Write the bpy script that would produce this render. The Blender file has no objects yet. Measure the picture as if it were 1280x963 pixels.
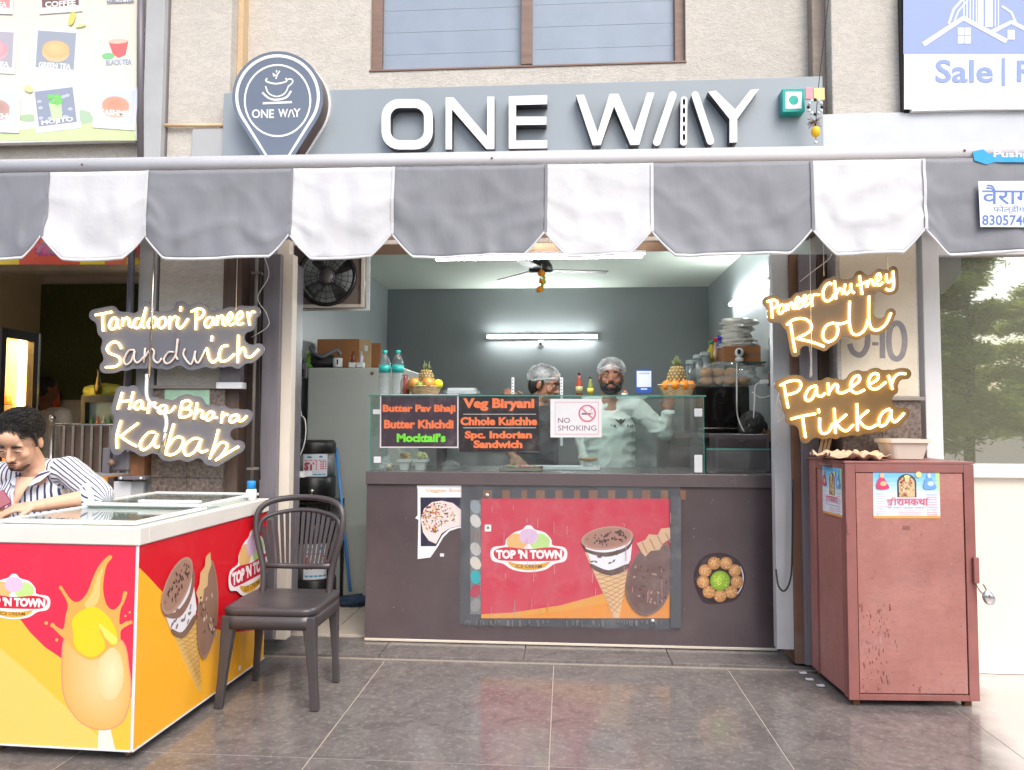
import bpy, bmesh, math, random
import numpy as np
from mathutils import Vector, Matrix, noise
random.seed(7)
R = math.radians
sc = bpy.context.scene
COL = sc.collection

# ---------------------------------------------------------------- camera
F, CX, CY = 930.0, 640.0, 481.5
cd = bpy.data.cameras.new('camera'); cam = bpy.data.objects.new('camera', cd); COL.objects.link(cam)
cd.sensor_width = 36; cd.lens = F / 1280 * 36; cd.clip_end = 2000; cd.clip_start = .05
cam.location = (0, 0, 1.25)
cam.rotation_euler = (R(90) + math.atan(48.5 / F), R(-.25), math.atan(66 / F))
sc.camera = cam
CM = cam.rotation_euler.to_matrix()
CO = Vector((0, 0, 1.25))

# ---------------------------------------------------------------- light
w = bpy.data.worlds.new('World'); sc.world = w; w.use_nodes = True
nt = w.node_tree; sky = nt.nodes.new('ShaderNodeTexSky')
sky.sky_type = 'NISHITA'; sky.sun_disc = False
SUN_EL, SUN_AZ = R(50), R(152)          # soft sun, behind and a little right of the camera
sky.sun_elevation = SUN_EL; sky.sun_rotation = SUN_AZ
sky.air_density = 1.0; sky.dust_density = 4.0; sky.ozone_density = 1.0
bg = nt.nodes['Background']; nt.links.new(sky.outputs[0], bg.inputs[0]); bg.inputs[1].default_value = .15
sl = bpy.data.lights.new('sun', 'SUN'); sl.energy = 1.0; sl.angle = R(35); sl.color = (1, .97, .93)
so = bpy.data.objects.new('sun', sl); COL.objects.link(so)
sd = Vector((math.sin(SUN_AZ) * math.cos(SUN_EL), math.cos(SUN_AZ) * math.cos(SUN_EL), math.sin(SUN_EL)))
so.rotation_euler = sd.to_track_quat('Z', 'Y').to_euler(); so.location = sd * 20
sc.view_settings.view_transform = 'Standard'; sc.view_settings.look = 'None'
sc.view_settings.exposure = .8
sc.cycles.use_denoising = True
try: sc.cycles.denoiser = 'OPENIMAGEDENOISE'
except Exception: pass
sc.cycles.max_bounces = 8; sc.cycles.transparent_max_bounces = 16; sc.cycles.diffuse_bounces = 4
sc.cycles.caustics_reflective = False; sc.cycles.caustics_refractive = False
sc.cycles.sample_clamp_indirect = 6

# ---------------------------------------------------------------- helpers
def ray(px, py):
    return CM @ Vector(((px - CX) / F, -(py - CY) / F, -1))
def at(px, py, y):
    d = ray(px, py); return CO + d * (y / d.y)
def atz(px, py, z):
    d = ray(px, py); return CO + d * ((z - 1.25) / d.z)
def onp(px, py, P, N):
    d = ray(px, py); return CO + d * ((P - CO).dot(N) / d.dot(N))
def lin(c):
    c = c / 255.0
    return c / 12.92 if c <= .04045 else ((c + .055) / 1.055) ** 2.4
def S(r, g, b): return (lin(r), lin(g), lin(b))

MATS = {}
def nodes(name):
    m = bpy.data.materials.new(name); m.use_nodes = True
    return m, m.node_tree, m.node_tree.nodes['Principled BSDF']
def mat(name, c, rough=.5, metal=0, var=.12, scale=6, bump=0, bscale=60, c2=None, spec=.5, coat=0, stretch=None, wear=0, trans=0, emit=0, alpha=1, crack=0):
    """procedural: two-scale noise between shades, optional bump and scuffs"""
    if name in MATS: return MATS[name]
    m, t, b = nodes(name); L = t.links.new
    tc = t.nodes.new('ShaderNodeTexCoord')
    src = tc.outputs['Object']
    if stretch:
        mp = t.nodes.new('ShaderNodeMapping'); mp.inputs['Scale'].default_value = stretch; L(src, mp.inputs[0]); src = mp.outputs[0]
    n = t.nodes.new('ShaderNodeTexNoise'); n.inputs['Scale'].default_value = scale; n.inputs['Detail'].default_value = 8; n.inputs['Roughness'].default_value = .62
    L(src, n.inputs[0])
    r = t.nodes.new('ShaderNodeValToRGB'); r.color_ramp.elements[0].position = .3; r.color_ramp.elements[1].position = .7
    a = tuple(v * (1 - var) for v in c); z = c2 if c2 else tuple(min(1, v * (1 + var)) for v in c)
    r.color_ramp.elements[0].color = (*a, 1); r.color_ramp.elements[1].color = (*z, 1)
    L(n.outputs[0], r.inputs[0]); out = r.outputs[0]
    if wear:
        n3 = t.nodes.new('ShaderNodeTexNoise'); n3.inputs['Scale'].default_value = 2.3; n3.inputs['Detail'].default_value = 10; n3.inputs['Roughness'].default_value = .75
        L(tc.outputs['Object'], n3.inputs[0])
        r3 = t.nodes.new('ShaderNodeValToRGB'); r3.color_ramp.elements[0].position = .52; r3.color_ramp.elements[1].position = .68
        L(n3.outputs[0], r3.inputs[0])
        mx = t.nodes.new('ShaderNodeMixRGB'); mx.inputs[2].default_value = (*[v * .45 + .12 for v in c], 1)
        ml = t.nodes.new('ShaderNodeMath'); ml.operation = 'MULTIPLY'; ml.inputs[1].default_value = wear; L(r3.outputs[0], ml.inputs[0])
        L(ml.outputs[0], mx.inputs[0]); L(out, mx.inputs[1]); out = mx.outputs[0]
    if crack:
        mp2 = t.nodes.new('ShaderNodeMapping'); mp2.inputs['Scale'].default_value = (9, 9, 26); L(tc.outputs['Object'], mp2.inputs[0])
        n4 = t.nodes.new('ShaderNodeTexNoise'); n4.inputs['Scale'].default_value = 1.0; n4.inputs['Detail'].default_value = 12; n4.inputs['Roughness'].default_value = .8; n4.inputs['Distortion'].default_value = 1.5; L(mp2.outputs[0], n4.inputs[0])
        r4 = t.nodes.new('ShaderNodeValToRGB'); e = r4.color_ramp.elements; e[0].position = .50; e[0].color = (0, 0, 0, 1); e[1].position = .525; e[1].color = (1, 1, 1, 1); e2 = r4.color_ramp.elements.new(.55); e2.color = (0, 0, 0, 1); L(n4.outputs[0], r4.inputs[0])
        m4 = t.nodes.new('ShaderNodeMath'); m4.operation = 'MULTIPLY'; m4.inputs[1].default_value = crack; L(r4.outputs[0], m4.inputs[0])
        x4 = t.nodes.new('ShaderNodeMixRGB'); x4.inputs[2].default_value = (*[v * .45 for v in c], 1); L(m4.outputs[0], x4.inputs[0]); L(out, x4.inputs[1]); out = x4.outputs[0]
    L(out, b.inputs['Base Color'])
    rr = t.nodes.new('ShaderNodeMapRange'); rr.inputs[3].default_value = max(.02, rough - .07); rr.inputs[4].default_value = min(1, rough + .07)
    L(n.outputs[0], rr.inputs[0]); L(rr.outputs[0], b.inputs['Roughness'])
    b.inputs['Metallic'].default_value = metal; b.inputs['Specular IOR Level'].default_value = spec
    b.inputs['Coat Weight'].default_value = coat; b.inputs['Transmission Weight'].default_value = trans
    if alpha < 1: b.inputs['Alpha'].default_value = alpha
    if emit:
        b.inputs['Emission Color'].default_value = (*c, 1); b.inputs['Emission Strength'].default_value = emit
    if bump:
        n2 = t.nodes.new('ShaderNodeTexNoise'); n2.inputs['Scale'].default_value = bscale; n2.inputs['Detail'].default_value = 6; L(src, n2.inputs[0])
        bm_ = t.nodes.new('ShaderNodeBump'); bm_.inputs['Strength'].default_value = bump; bm_.inputs['Distance'].default_value = .01
        L(n2.outputs[0], bm_.inputs['Height']); L(bm_.outputs[0], b.inputs['Normal'])
    MATS[name] = m; return m
def glow(name, c, s):
    if name in MATS: return MATS[name]
    m, t, b = nodes(name)
    b.inputs['Base Color'].default_value = (.8, .8, .8, 1); b.inputs['Emission Color'].default_value = (*c, 1); b.inputs['Emission Strength'].default_value = s
    MATS[name] = m; return m
def glass(name, tint=(.93, .97, .95), ior=1.5, rough=0.0, milky=0.0):
    """thin sheet glass: tinted see-through plus fresnel mirror"""
    if name in MATS: return MATS[name]
    m = bpy.data.materials.new(name); m.use_nodes = True; t = m.node_tree; t.nodes.clear(); L = t.links.new
    o = t.nodes.new('ShaderNodeOutputMaterial'); tr = t.nodes.new('ShaderNodeBsdfTransparent'); tr.inputs[0].default_value = (*tint, 1)
    gl = t.nodes.new('ShaderNodeBsdfGlossy'); gl.inputs['Roughness'].default_value = rough
    fr = t.nodes.new('ShaderNodeFresnel'); ge = t.nodes.new('ShaderNodeNewGeometry'); mi = t.nodes.new('ShaderNodeMapRange'); mi.inputs[3].default_value = ior; mi.inputs[4].default_value = 1 / ior; L(ge.outputs['Backfacing'], mi.inputs[0]); L(mi.outputs[0], fr.inputs[0])
    mx = t.nodes.new('ShaderNodeMixShader'); L(fr.outputs[0], mx.inputs[0]); L(tr.outputs[0], mx.inputs[1]); L(gl.outputs[0], mx.inputs[2])
    last = mx
    if milky:
        df = t.nodes.new('ShaderNodeBsdfDiffuse'); df.inputs[0].default_value = (.75, .78, .78, 1)
        tc = t.nodes.new('ShaderNodeTexCoord'); n = t.nodes.new('ShaderNodeTexNoise'); n.inputs['Scale'].default_value = 7; n.inputs['Detail'].default_value = 9
        L(tc.outputs['Object'], n.inputs[0]); rr = t.nodes.new('ShaderNodeMapRange'); rr.inputs[1].default_value = .3; rr.inputs[2].default_value = .8; rr.inputs[4].default_value = milky * 2
        L(n.outputs[0], rr.inputs[0]); m2 = t.nodes.new('ShaderNodeMixShader'); L(rr.outputs[0], m2.inputs[0]); L(last.outputs[0], m2.inputs[1]); L(df.outputs[0], m2.inputs[2]); last = m2
    L(last.outputs[0], o.inputs[0]); MATS[name] = m; return m

ORG = {}
def tag(o, label=None, cat=None, group=None, kind=None):
    if label: o['label'] = label
    if cat: o['category'] = cat
    if group: o['group'] = group
    if kind: o['kind'] = kind
    return o
def thing(name, label, cat, loc=(0, 0, 0), rz=0, group=None, local=False):
    o = bpy.data.objects.new(name, None); COL.objects.link(o); o.empty_display_size = .1
    o.location = loc; o.rotation_euler = (0, 0, rz); tag(o, label, cat, group)
    ORG[o.name] = Vector((0, 0, 0)) if local else Vector(loc)
    return o
class MB:
    """collects geometry; every shape goes into one mesh"""
    def __init__(s): s.v = []; s.f = []; s.m = []; s.sm = []
    def add(s, vs, fs, mi=0, smooth=False):
        k = len(s.v); s.v += [tuple(v) for v in vs]; s.f += [tuple(i + k for i in f) for f in fs]
        s.m += [mi] * len(fs); s.sm += [smooth] * len(fs); return s
    def box(s, a, b, mi=0, M=None):
        x0, y0, z0 = a; x1, y1, z1 = b
        if x0 > x1: x0, x1 = x1, x0
        if y0 > y1: y0, y1 = y1, y0
        if z0 > z1: z0, z1 = z1, z0
        vs = [Vector(p) for p in ((x0, y0, z0), (x1, y0, z0), (x1, y1, z0), (x0, y1, z0), (x0, y0, z1), (x1, y0, z1), (x1, y1, z1), (x0, y1, z1))]
        if M: vs = [M @ v for v in vs]
        return s.add(vs, [(0, 3, 2, 1), (4, 5, 6, 7), (0, 1, 5, 4), (1, 2, 6, 5), (2, 3, 7, 6), (3, 0, 4, 7)], mi)
    def tube(s, pts, r, n=10, mi=0, cap=True, closed=False, flat=1.0, up=None):
        pts = [Vector(p) for p in pts]; rs = r if isinstance(r, (list, tuple)) else [r] * len(pts)
        rings = []; prev = None; N = len(pts)
        for i, p in enumerate(pts):
            if closed: d = pts[(i + 1) % N] - pts[i - 1]
            else: d = pts[min(i + 1, N - 1)] - pts[max(i - 1, 0)]
            if d.length < 1e-9: d = Vector((0, 0, 1))
            d.normalize()
            if prev is None:
                u = Vector(up) if up else (Vector((0, 0, 1)) if abs(d.z) < .9 else Vector((0, 1, 0)))
            else: u = prev
            a = u - d * u.dot(d)
            if a.length < 1e-6: a = d.orthogonal()
            a.normalize(); b = d.cross(a); prev = a
            rings.append([p + (a * math.cos(2 * math.pi * k / n) + b * math.sin(2 * math.pi * k / n) * flat) * rs[i] for k in range(n)])
        vs = [v for q in rings for v in q]; fs = []
        for i in range(N if closed else N - 1):
            j = (i + 1) % N
            for k in range(n): fs.append((i * n + k, i * n + (k + 1) % n, j * n + (k + 1) % n, j * n + k))
        if cap and not closed: fs.append(tuple(range(n - 1, -1, -1))); fs.append(tuple((N - 1) * n + k for k in range(n)))
        return s.add(vs, fs, mi, True)
    def lathe(s, prof, c=(0, 0, 0), n=20, mi=0, axis='Z'):
        c = Vector(c); vs = []; fs = []
        for (r, z) in prof:
            for k in range(n):
                a = 2 * math.pi * k / n
                p = Vector((r * math.cos(a), r * math.sin(a), z))
                if axis == 'Y': p = Vector((p.x, p.z, p.y))
                elif axis == 'X': p = Vector((p.z, p.x, p.y))
                vs.append(c + p)
        for i in range(len(prof) - 1):
            for k in range(n): fs.append((i * n + k, i * n + (k + 1) % n, (i + 1) * n + (k + 1) % n, (i + 1) * n + k))
        fs.append(tuple(range(n - 1, -1, -1))); fs.append(tuple((len(prof) - 1) * n + k for k in range(n)))
        return s.add(vs, fs, mi, True)
    def ball(s, c, r, n=12, mi=0, M=None):
        c = Vector(c); r = (r, r, r) if not isinstance(r, (tuple, list)) else r
        vs = []; fs = []; h = n // 2 + 1
        for i in range(h + 1):
            t = math.pi * i / h
            for k in range(n):
                a = 2 * math.pi * k / n
                p = Vector((math.sin(t) * math.cos(a) * r[0], math.sin(t) * math.sin(a) * r[1], math.cos(t) * r[2]))
                if M: p = M @ p
                vs.append(c + p)
        for i in range(h):
            for k in range(n): fs.append((i * n + k, (i + 1) * n + k, (i + 1) * n + (k + 1) % n, i * n + (k + 1) % n))
        return s.add(vs, fs, mi, True)
    def prism(s, pts, y0, y1, mi=0):
        """outline in x,z pushed along y"""
        n = len(pts); vs = [(p[0], y0, p[1]) for p in pts] + [(p[0], y1, p[1]) for p in pts]
        fs = [tuple(range(n)), tuple(range(2 * n - 1, n - 1, -1))] + [(i, i + n, (i + 1) % n + n, (i + 1) % n) for i in range(n)]
        return s.add(vs, fs, mi)
    def ob(s, name, mats, parent=None, bevel=0, seg=2, label=None, auto=None, solid=0, sub=0):
        me = bpy.data.meshes.new(name)
        off = ORG[parent.name] if parent is not None else Vector((0, 0, 0))
        me.from_pydata([(v[0] - off.x, v[1] - off.y, v[2] - off.z) for v in s.v], [], s.f)
        if not isinstance(mats, (list, tuple)): mats = [mats]
        for m in mats: me.materials.append(m)
        me.polygons.foreach_set('material_index', s.m); me.polygons.foreach_set('use_smooth', s.sm)
        bm = bmesh.new(); bm.from_mesh(me); bmesh.ops.recalc_face_normals(bm, faces=bm.faces); bm.to_mesh(me); bm.free()
        me.update(); o = bpy.data.objects.new(name, me); COL.objects.link(o)
        if parent is not None: o.parent = parent; ORG[o.name] = off
        else: ORG[o.name] = Vector((0, 0, 0))
        if solid:
            md = o.modifiers.new('thick', 'SOLIDIFY'); md.thickness = solid; md.offset = 0
        if bevel:
            md = o.modifiers.new('bevel', 'BEVEL'); md.width = bevel; md.segments = seg; md.limit_method = 'ANGLE'; md.angle_limit = R(40)
        if sub:
            md = o.modifiers.new('sub', 'SUBSURF'); md.levels = sub; md.render_levels = sub
        if label: o['label'] = label
        return o
def bx(name, a, b, m, parent=None, bevel=.002, **k): return MB().box(a, b).ob(name, m, parent, bevel, **k)
def pbox(x0, y0, x1, y1, yf, dep):
    """corners of an upright box whose front face covers this region of the photograph at depth yf"""
    a = at(x0, (y0 + y1) / 2, yf).x; b = at(x1, (y0 + y1) / 2, yf).x
    zt = at((x0 + x1) / 2, y0, yf).z; zb = at((x0 + x1) / 2, y1, yf).z
    return (a, yf, zb), (b, yf + dep, zt)
def pbx(name, x0, y0, x1, y1, yf, dep, m, parent=None, bevel=.002, **k):
    a, b = pbox(x0, y0, x1, y1, yf, dep); return bx(name, a, b, m, parent, bevel, **k)
def copy_tree(o, parent=None):
    c = o.copy(); COL.objects.link(c); ORG[c.name] = ORG.get(o.name, Vector((0, 0, 0)))
    if parent is not None: c.parent = parent
    for ch in list(o.children): copy_tree(ch, c)
    return c
def smooth_path(pts, k=5, closed=False):
    P = [Vector(p) for p in pts]; n = len(P)
    if n < 3: return P
    out = []
    rng = range(n if closed else n - 1)
    for i in rng:
        if closed: a, b, c, d = P[i - 1], P[i], P[(i + 1) % n], P[(i + 2) % n]
        else: a, b, c, d = P[max(i - 1, 0)], P[i], P[i + 1], P[min(i + 2, n - 1)]
        for j in range(k):
            t = j / k
            out.append(.5 * ((2 * b) + (c - a) * t + (2 * a - 5 * b + 4 * c - d) * t * t + (3 * b - a - 3 * c + d) * t ** 3))
    if not closed: out.append(P[-1])
    return out

# ---- flat print: coloured shapes laid on a surface
def print_mat(name, rough=.35, spec=.5, fade=.06):
    if name in MATS: return MATS[name]
    m, t, b = nodes(name); L = t.links.new
    a = t.nodes.new('ShaderNodeAttribute'); a.attribute_name = 'Col'
    tc = t.nodes.new('ShaderNodeTexCoord'); n = t.nodes.new('ShaderNodeTexNoise'); n.inputs['Scale'].default_value = 9; n.inputs['Detail'].default_value = 10; n.inputs['Roughness'].default_value = .7
    L(tc.outputs['Object'], n.inputs[0])
    mr = t.nodes.new('ShaderNodeMapRange'); mr.inputs[1].default_value = .5; mr.inputs[2].default_value = .85; mr.inputs[4].default_value = fade * 4
    L(n.outputs[0], mr.inputs[0])
    mx = t.nodes.new('ShaderNodeMixRGB'); mx.inputs[2].default_value = (.5, .46, .42, 1); L(mr.outputs[0], mx.inputs[0]); L(a.outputs[0], mx.inputs[1]); L(mx.outputs[0], b.inputs['Base Color'])
    b.inputs['Roughness'].default_value = rough; b.inputs['Specular IOR Level'].default_value = spec
    MATS[name] = m; return m
TXT = {}
def text_tris(s, weight=0, shear=0):
    key = (s, weight, shear)
    if key in TXT: return TXT[key]
    cu = bpy.data.curves.new('t', 'FONT'); cu.body = s; cu.size = 1; cu.offset = weight; cu.resolution_u = 3; cu.shear = shear
    o = bpy.data.objects.new('t', cu); COL.objects.link(o)
    dg = bpy.context.evaluated_depsgraph_get(); ev = o.evaluated_get(dg); me = ev.to_mesh()
    v = np.array([(q.co.x, q.co.y) for q in me.vertices]) if len(me.vertices) else np.zeros((1, 2))
    f = [tuple(p.vertices) for p in me.polygons]; ev.to_mesh_clear()
    bpy.data.objects.remove(o); bpy.data.curves.remove(cu)
    mn, mx = v.min(0), v.max(0); v = (v - mn) / np.maximum(mx - mn, 1e-6)
    TXT[key] = (v, f, (mx - mn)); return TXT[key]
class Art:
    def __init__(s, P, N, base=.0006, step=.00007):
        s.P = Vector(P); s.N = Vector(N).normalized(); s.v = []; s.f = []; s.c = []; s.off = base; s.step = step; s.fade = 0
        s.map = lambda u, v: onp(u, v, s.P, s.N)
    def fd(s, c): return tuple(v + (w - v) * s.fade for v, w in zip(S(*c), (.78, .8, .82)))
    def frame(s, p00, p10, p01):
        """local units 0..1 spanned by three photograph points on the surface (y down)"""
        o, u, v = (onp(*q, s.P, s.N) for q in (p00, p10, p01)); U, V = u - o, v - o
        s.map = lambda a, b: o + U * a + V * b; return s
    def px(s): s.map = lambda u, v: onp(u, v, s.P, s.N); return s
    def poly(s, pts, col, bump=True):
        """col: one sRGB triple or one per vertex"""
        if bump: s.off += s.step
        k = len(s.v)
        for p in pts: s.v.append(s.map(*p) + s.N * s.off)
        s.f.append(tuple(range(k, k + len(pts)))); multi = isinstance(col[0], (tuple, list))
        K = s.fd; s.c.append([K(c) for c in col] if multi else [K(col)] * len(pts))
    def strip(s, A, B, col, bump=True):
        if bump: s.off += s.step
        for i in range(len(A) - 1): s.poly([A[i], A[i + 1], B[i + 1], B[i]], col, False)
    def rect(s, x0, y0, x1, y1, col, bump=True): s.poly([(x0, y0), (x1, y0), (x1, y1), (x0, y1)], col, bump)
    def ell(s, cx, cy, rx, ry, col, n=20, rot=0, a0=0, a1=360, c2=None, bump=True):
        c, q = math.cos(rot), math.sin(rot); pts = []
        for i in range(n + (0 if a1 - a0 >= 360 else 1)):
            a = R(a0 + (a1 - a0) * i / n); x, y = rx * math.cos(a), ry * math.sin(a); pts.append((cx + x * c - y * q, cy + x * q + y * c))
        if c2: # radial shade of the printed picture
            if bump: s.off += s.step
            for i in range(len(pts)): s.poly([(cx - rx * .2, cy - ry * .25), pts[i], pts[(i + 1) % len(pts)]], [c2, col, col], False)
        else: s.poly(pts, col, bump)
    def shade(s, pts, c, cc, ec):
        s.off += s.step
        for i in range(len(pts)): s.poly([c, pts[i], pts[(i + 1) % len(pts)]], [cc, ec, ec], False)
    def line(s, pts, w, col, closed=False, sm=0):
        if sm: pts = [(p.x, p.y) for p in smooth_path([(a, b, 0) for a, b in pts], sm, closed)]
        A = []; B = []; N_ = len(pts)
        for i, p in enumerate(pts):
            q0, q1 = (pts[i - 1], pts[(i + 1) % N_]) if closed else (pts[max(i - 1, 0)], pts[min(i + 1, N_ - 1)]); dx, dy = q1[0] - q0[0], q1[1] - q0[1]; l = math.hypot(dx, dy) or 1
            A.append((p[0] - dy / l * w / 2, p[1] + dx / l * w / 2)); B.append((p[0] + dy / l * w / 2, p[1] - dx / l * w / 2))
        if closed: A.append(A[0]); B.append(B[0])
        s.strip(A, B, col)
    def text(s, t, x0, y0, x1, y1, col, weight=0, shear=0, rise=0, arc=0):
        """t fills the box x0..x1, y0 (top)..y1 (bottom); rise lifts the right end, arc bows it"""
        v, f, _ = text_tris(t, weight, shear); s.off += s.step; k = len(s.v)
        par = list(range(len(v)))
        def root(i):
            while par[i] != i: par[i] = par[par[i]]; i = par[i]
            return i
        for q in f:
            for z in q[1:]: par[root(z)] = root(q[0])
        rk = {}
        for i in range(len(v)): rk.setdefault(root(i), len(rk))
        for i, (a, b) in enumerate(v):
            lift = (rk[root(i)] % 3) * .00005
            y = y1 + (y0 - y1) * b - rise * a + arc * (1 - (2 * a - 1) ** 2)
            s.v.append(s.map(x0 + (x1 - x0) * a, y) + s.N * (s.off + lift))
        s.off += .0001
        for q in f: s.f.append(tuple(i + k for i in q)); s.c.append([s.fd(col)] * len(q))
    def ob(s, name, parent, m=None, label=None):
        me = bpy.data.meshes.new(name); off = ORG[parent.name] if parent is not None else Vector((0, 0, 0))
        inv = s.inv if hasattr(s, 'inv') else None
        vs = [(inv @ v) if inv else (v - off) for v in s.v]
        me.from_pydata([tuple(v) for v in vs], [], s.f)
        ca = me.color_attributes.new('Col', 'FLOAT_COLOR', 'CORNER')
        flat = []
        for c in s.c:
            for q in c: flat += [*q, 1.0]
        ca.data.foreach_set('color', flat)
        me.materials.append(m or print_mat('print_gloss'))
        o = bpy.data.objects.new(name, me); COL.objects.link(o); o.parent = parent
        if parent is not None: ORG[o.name] = off
        if label: o['label'] = label
        return o
FR = Vector((0, -1, 0))
def frect(name, x0, y0, x1, y1, yf, th, m, parent):   # thin upright sheet facing the street
    return pbx(name, x0, y0, x1, y1, yf, th, m, parent, .0008)
# ================================================================ materials
m_plaster = mat('plaster', S(204, 200, 192), .9, var=.08, scale=2, bump=.45, bscale=130, stretch=(.8, 1, 1.3), wear=.3, crack=.6)
m_plaster_b = mat('plaster_buff', S(205, 180, 146), .9, var=.10, scale=3, bump=.5, bscale=50)
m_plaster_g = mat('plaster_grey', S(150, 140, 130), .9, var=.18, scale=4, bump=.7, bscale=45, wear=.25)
m_granite = mat('granite_cladding', S(96, 84, 78), .35, var=.45, scale=60, c2=S(150, 134, 124), bump=.05)
m_board = mat('brown_board', S(92, 74, 64), .6, var=.3, scale=5, stretch=(8, 8, .6), bump=.2, wear=.3)
m_alu = mat('aluminium_painted', S(176, 179, 181), .4, var=.07, scale=4, wear=.35)
m_alu_d = mat('aluminium_dark', S(112, 108, 114), .4, var=.12, scale=5, stretch=(6, 6, .5), wear=.2)
m_cream = mat('cream_paint', S(214, 204, 190), .5, var=.05, scale=3, wear=.1)
m_roomwall = mat('grey_room_paint', S(112, 118, 120), .55, var=.05, scale=1.5, bump=.05, bscale=80)
m_roomside = mat('light_grey_room_paint', S(150, 157, 160), .4, var=.06, scale=1.5)
m_ceil = mat('pale_green_ceiling', S(206, 216, 206), .7, var=.04, scale=2)
m_wintile = mat('white_floor_tile', S(190, 180, 168), .15, var=.08, scale=6, wear=.2)
m_grout = mat('grout', S(170, 158, 146), .9, var=.15, scale=40)
m_frame = mat('brown_window_frame', S(128, 104, 92), .5, var=.2, scale=5, stretch=(1, 1, 6), wear=.3)
m_pane = mat('frosted_window_pane', S(146, 160, 176), .18, var=.06, scale=5, wear=.06)
m_steel = mat('stainless_steel', S(178, 170, 160), .25, metal=1, var=.1, scale=20)
m_black = mat('black_plastic', S(28, 27, 28), .35, var=.2, scale=10)
m_white = mat('white_plastic', S(222, 224, 226), .35, var=.04, scale=8)
m_cable_w = mat('white_cable', S(215, 212, 205), .5)
m_cable_b = mat('black_cable', S(30, 28, 28), .5)
m_laminate = mat('dark_laminate', S(84, 73, 76), .3, var=.12, scale=2.5, wear=.06, c2=S(96, 84, 86))
g_clear = glass('clear_glass', (.92, .955, .945), 1.5)
g_edge = mat('glass_edge_green', S(60, 150, 135), .15, var=.1)
g_milky = glass('dusty_glass', (.89, .94, .925), 1.5, .0, .04)

def floor_mat(name, a, b, fleck, rough, pale_right=False):
    m, t, bs = nodes(name); L = t.links.new
    tc = t.nodes.new('ShaderNodeTexCoord'); gi = t.nodes.new('ShaderNodeObjectInfo')
    ad = t.nodes.new('ShaderNodeVectorMath'); ad.operation = 'ADD'; L(tc.outputs['Object'], ad.inputs[0])
    cmb = t.nodes.new('ShaderNodeCombineXYZ'); ml = t.nodes.new('ShaderNodeMath'); ml.operation = 'MULTIPLY'; ml.inputs[1].default_value = 37
    L(gi.outputs['Random'], ml.inputs[0]); L(ml.outputs[0], cmb.inputs[0]); L(cmb.outputs[0], ad.inputs[1])
    n1 = t.nodes.new('ShaderNodeTexNoise'); n1.inputs['Scale'].default_value = 7; n1.inputs['Detail'].default_value = 10; n1.inputs['Roughness'].default_value = .7; n1.inputs['Distortion'].default_value = 1.2
    n2 = t.nodes.new('ShaderNodeTexNoise'); n2.inputs['Scale'].default_value = 38; n2.inputs['Detail'].default_value = 6; n2.inputs['Roughness'].default_value = .7
    L(ad.outputs[0], n1.inputs[0]); L(ad.outputs[0], n2.inputs[0])
    r1 = t.nodes.new('ShaderNodeValToRGB'); r1.color_ramp.elements[0].position = .35; r1.color_ramp.elements[1].position = .68
    r1.color_ramp.elements[0].color = (*a, 1); r1.color_ramp.elements[1].color = (*b, 1); L(n1.outputs[0], r1.inputs[0])
    r2 = t.nodes.new('ShaderNodeValToRGB'); r2.color_ramp.elements[0].position = .52; r2.color_ramp.elements[1].position = .66; L(n2.outputs[0], r2.inputs[0])
    mx = t.nodes.new('ShaderNodeMixRGB'); mx.inputs[2].default_value = (*fleck, 1); sc_ = t.nodes.new('ShaderNodeMath'); sc_.operation = 'MULTIPLY'; sc_.inputs[1].default_value = .55
    L(r2.outputs[0], sc_.inputs[0]); L(sc_.outputs[0], mx.inputs[0]); L(r1.outputs[0], mx.inputs[1]); L(mx.outputs[0], bs.inputs['Base Color'])
    mr = t.nodes.new('ShaderNodeMapRange'); mr.inputs[3].default_value = rough; mr.inputs[4].default_value = rough + .18; L(n1.outputs[0], mr.inputs[0]); L(mr.outputs[0], bs.inputs['Roughness'])
    bs.inputs['Specular IOR Level'].default_value = .6
    if pale_right:   # paving blends softly to a pale tone to the right of the cabinet
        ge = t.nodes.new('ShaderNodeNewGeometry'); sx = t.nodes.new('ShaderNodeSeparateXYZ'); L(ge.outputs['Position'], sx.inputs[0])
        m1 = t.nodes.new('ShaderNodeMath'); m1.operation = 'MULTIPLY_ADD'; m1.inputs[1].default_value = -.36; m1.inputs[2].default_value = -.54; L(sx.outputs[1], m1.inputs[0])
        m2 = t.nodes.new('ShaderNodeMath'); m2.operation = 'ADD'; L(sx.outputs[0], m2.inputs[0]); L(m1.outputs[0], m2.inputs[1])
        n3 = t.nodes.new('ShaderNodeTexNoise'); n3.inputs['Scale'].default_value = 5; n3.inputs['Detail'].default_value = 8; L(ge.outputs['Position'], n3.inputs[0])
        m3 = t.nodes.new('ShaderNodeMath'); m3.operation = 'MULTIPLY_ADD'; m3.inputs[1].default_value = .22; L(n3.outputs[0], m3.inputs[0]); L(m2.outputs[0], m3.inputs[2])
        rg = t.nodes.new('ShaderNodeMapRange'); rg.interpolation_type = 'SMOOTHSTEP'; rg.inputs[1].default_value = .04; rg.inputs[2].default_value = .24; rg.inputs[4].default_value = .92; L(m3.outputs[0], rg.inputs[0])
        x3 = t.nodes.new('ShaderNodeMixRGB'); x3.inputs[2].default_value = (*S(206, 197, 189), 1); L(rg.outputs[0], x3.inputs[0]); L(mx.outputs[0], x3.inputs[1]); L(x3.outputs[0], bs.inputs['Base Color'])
    MATS[name] = m; return m
m_floor = floor_mat('polished_brown_granite', S(96, 92, 90), S(124, 118, 115), S(152, 143, 137), .04, pale_right=True)
m_floor_c = floor_mat('cream_floor_tile', S(200, 190, 182), S(214, 206, 198), S(188, 178, 168), .15)
m_asphalt = mat('asphalt', S(120, 112, 104), .9, var=.2, scale=3, bump=.3)

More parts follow.
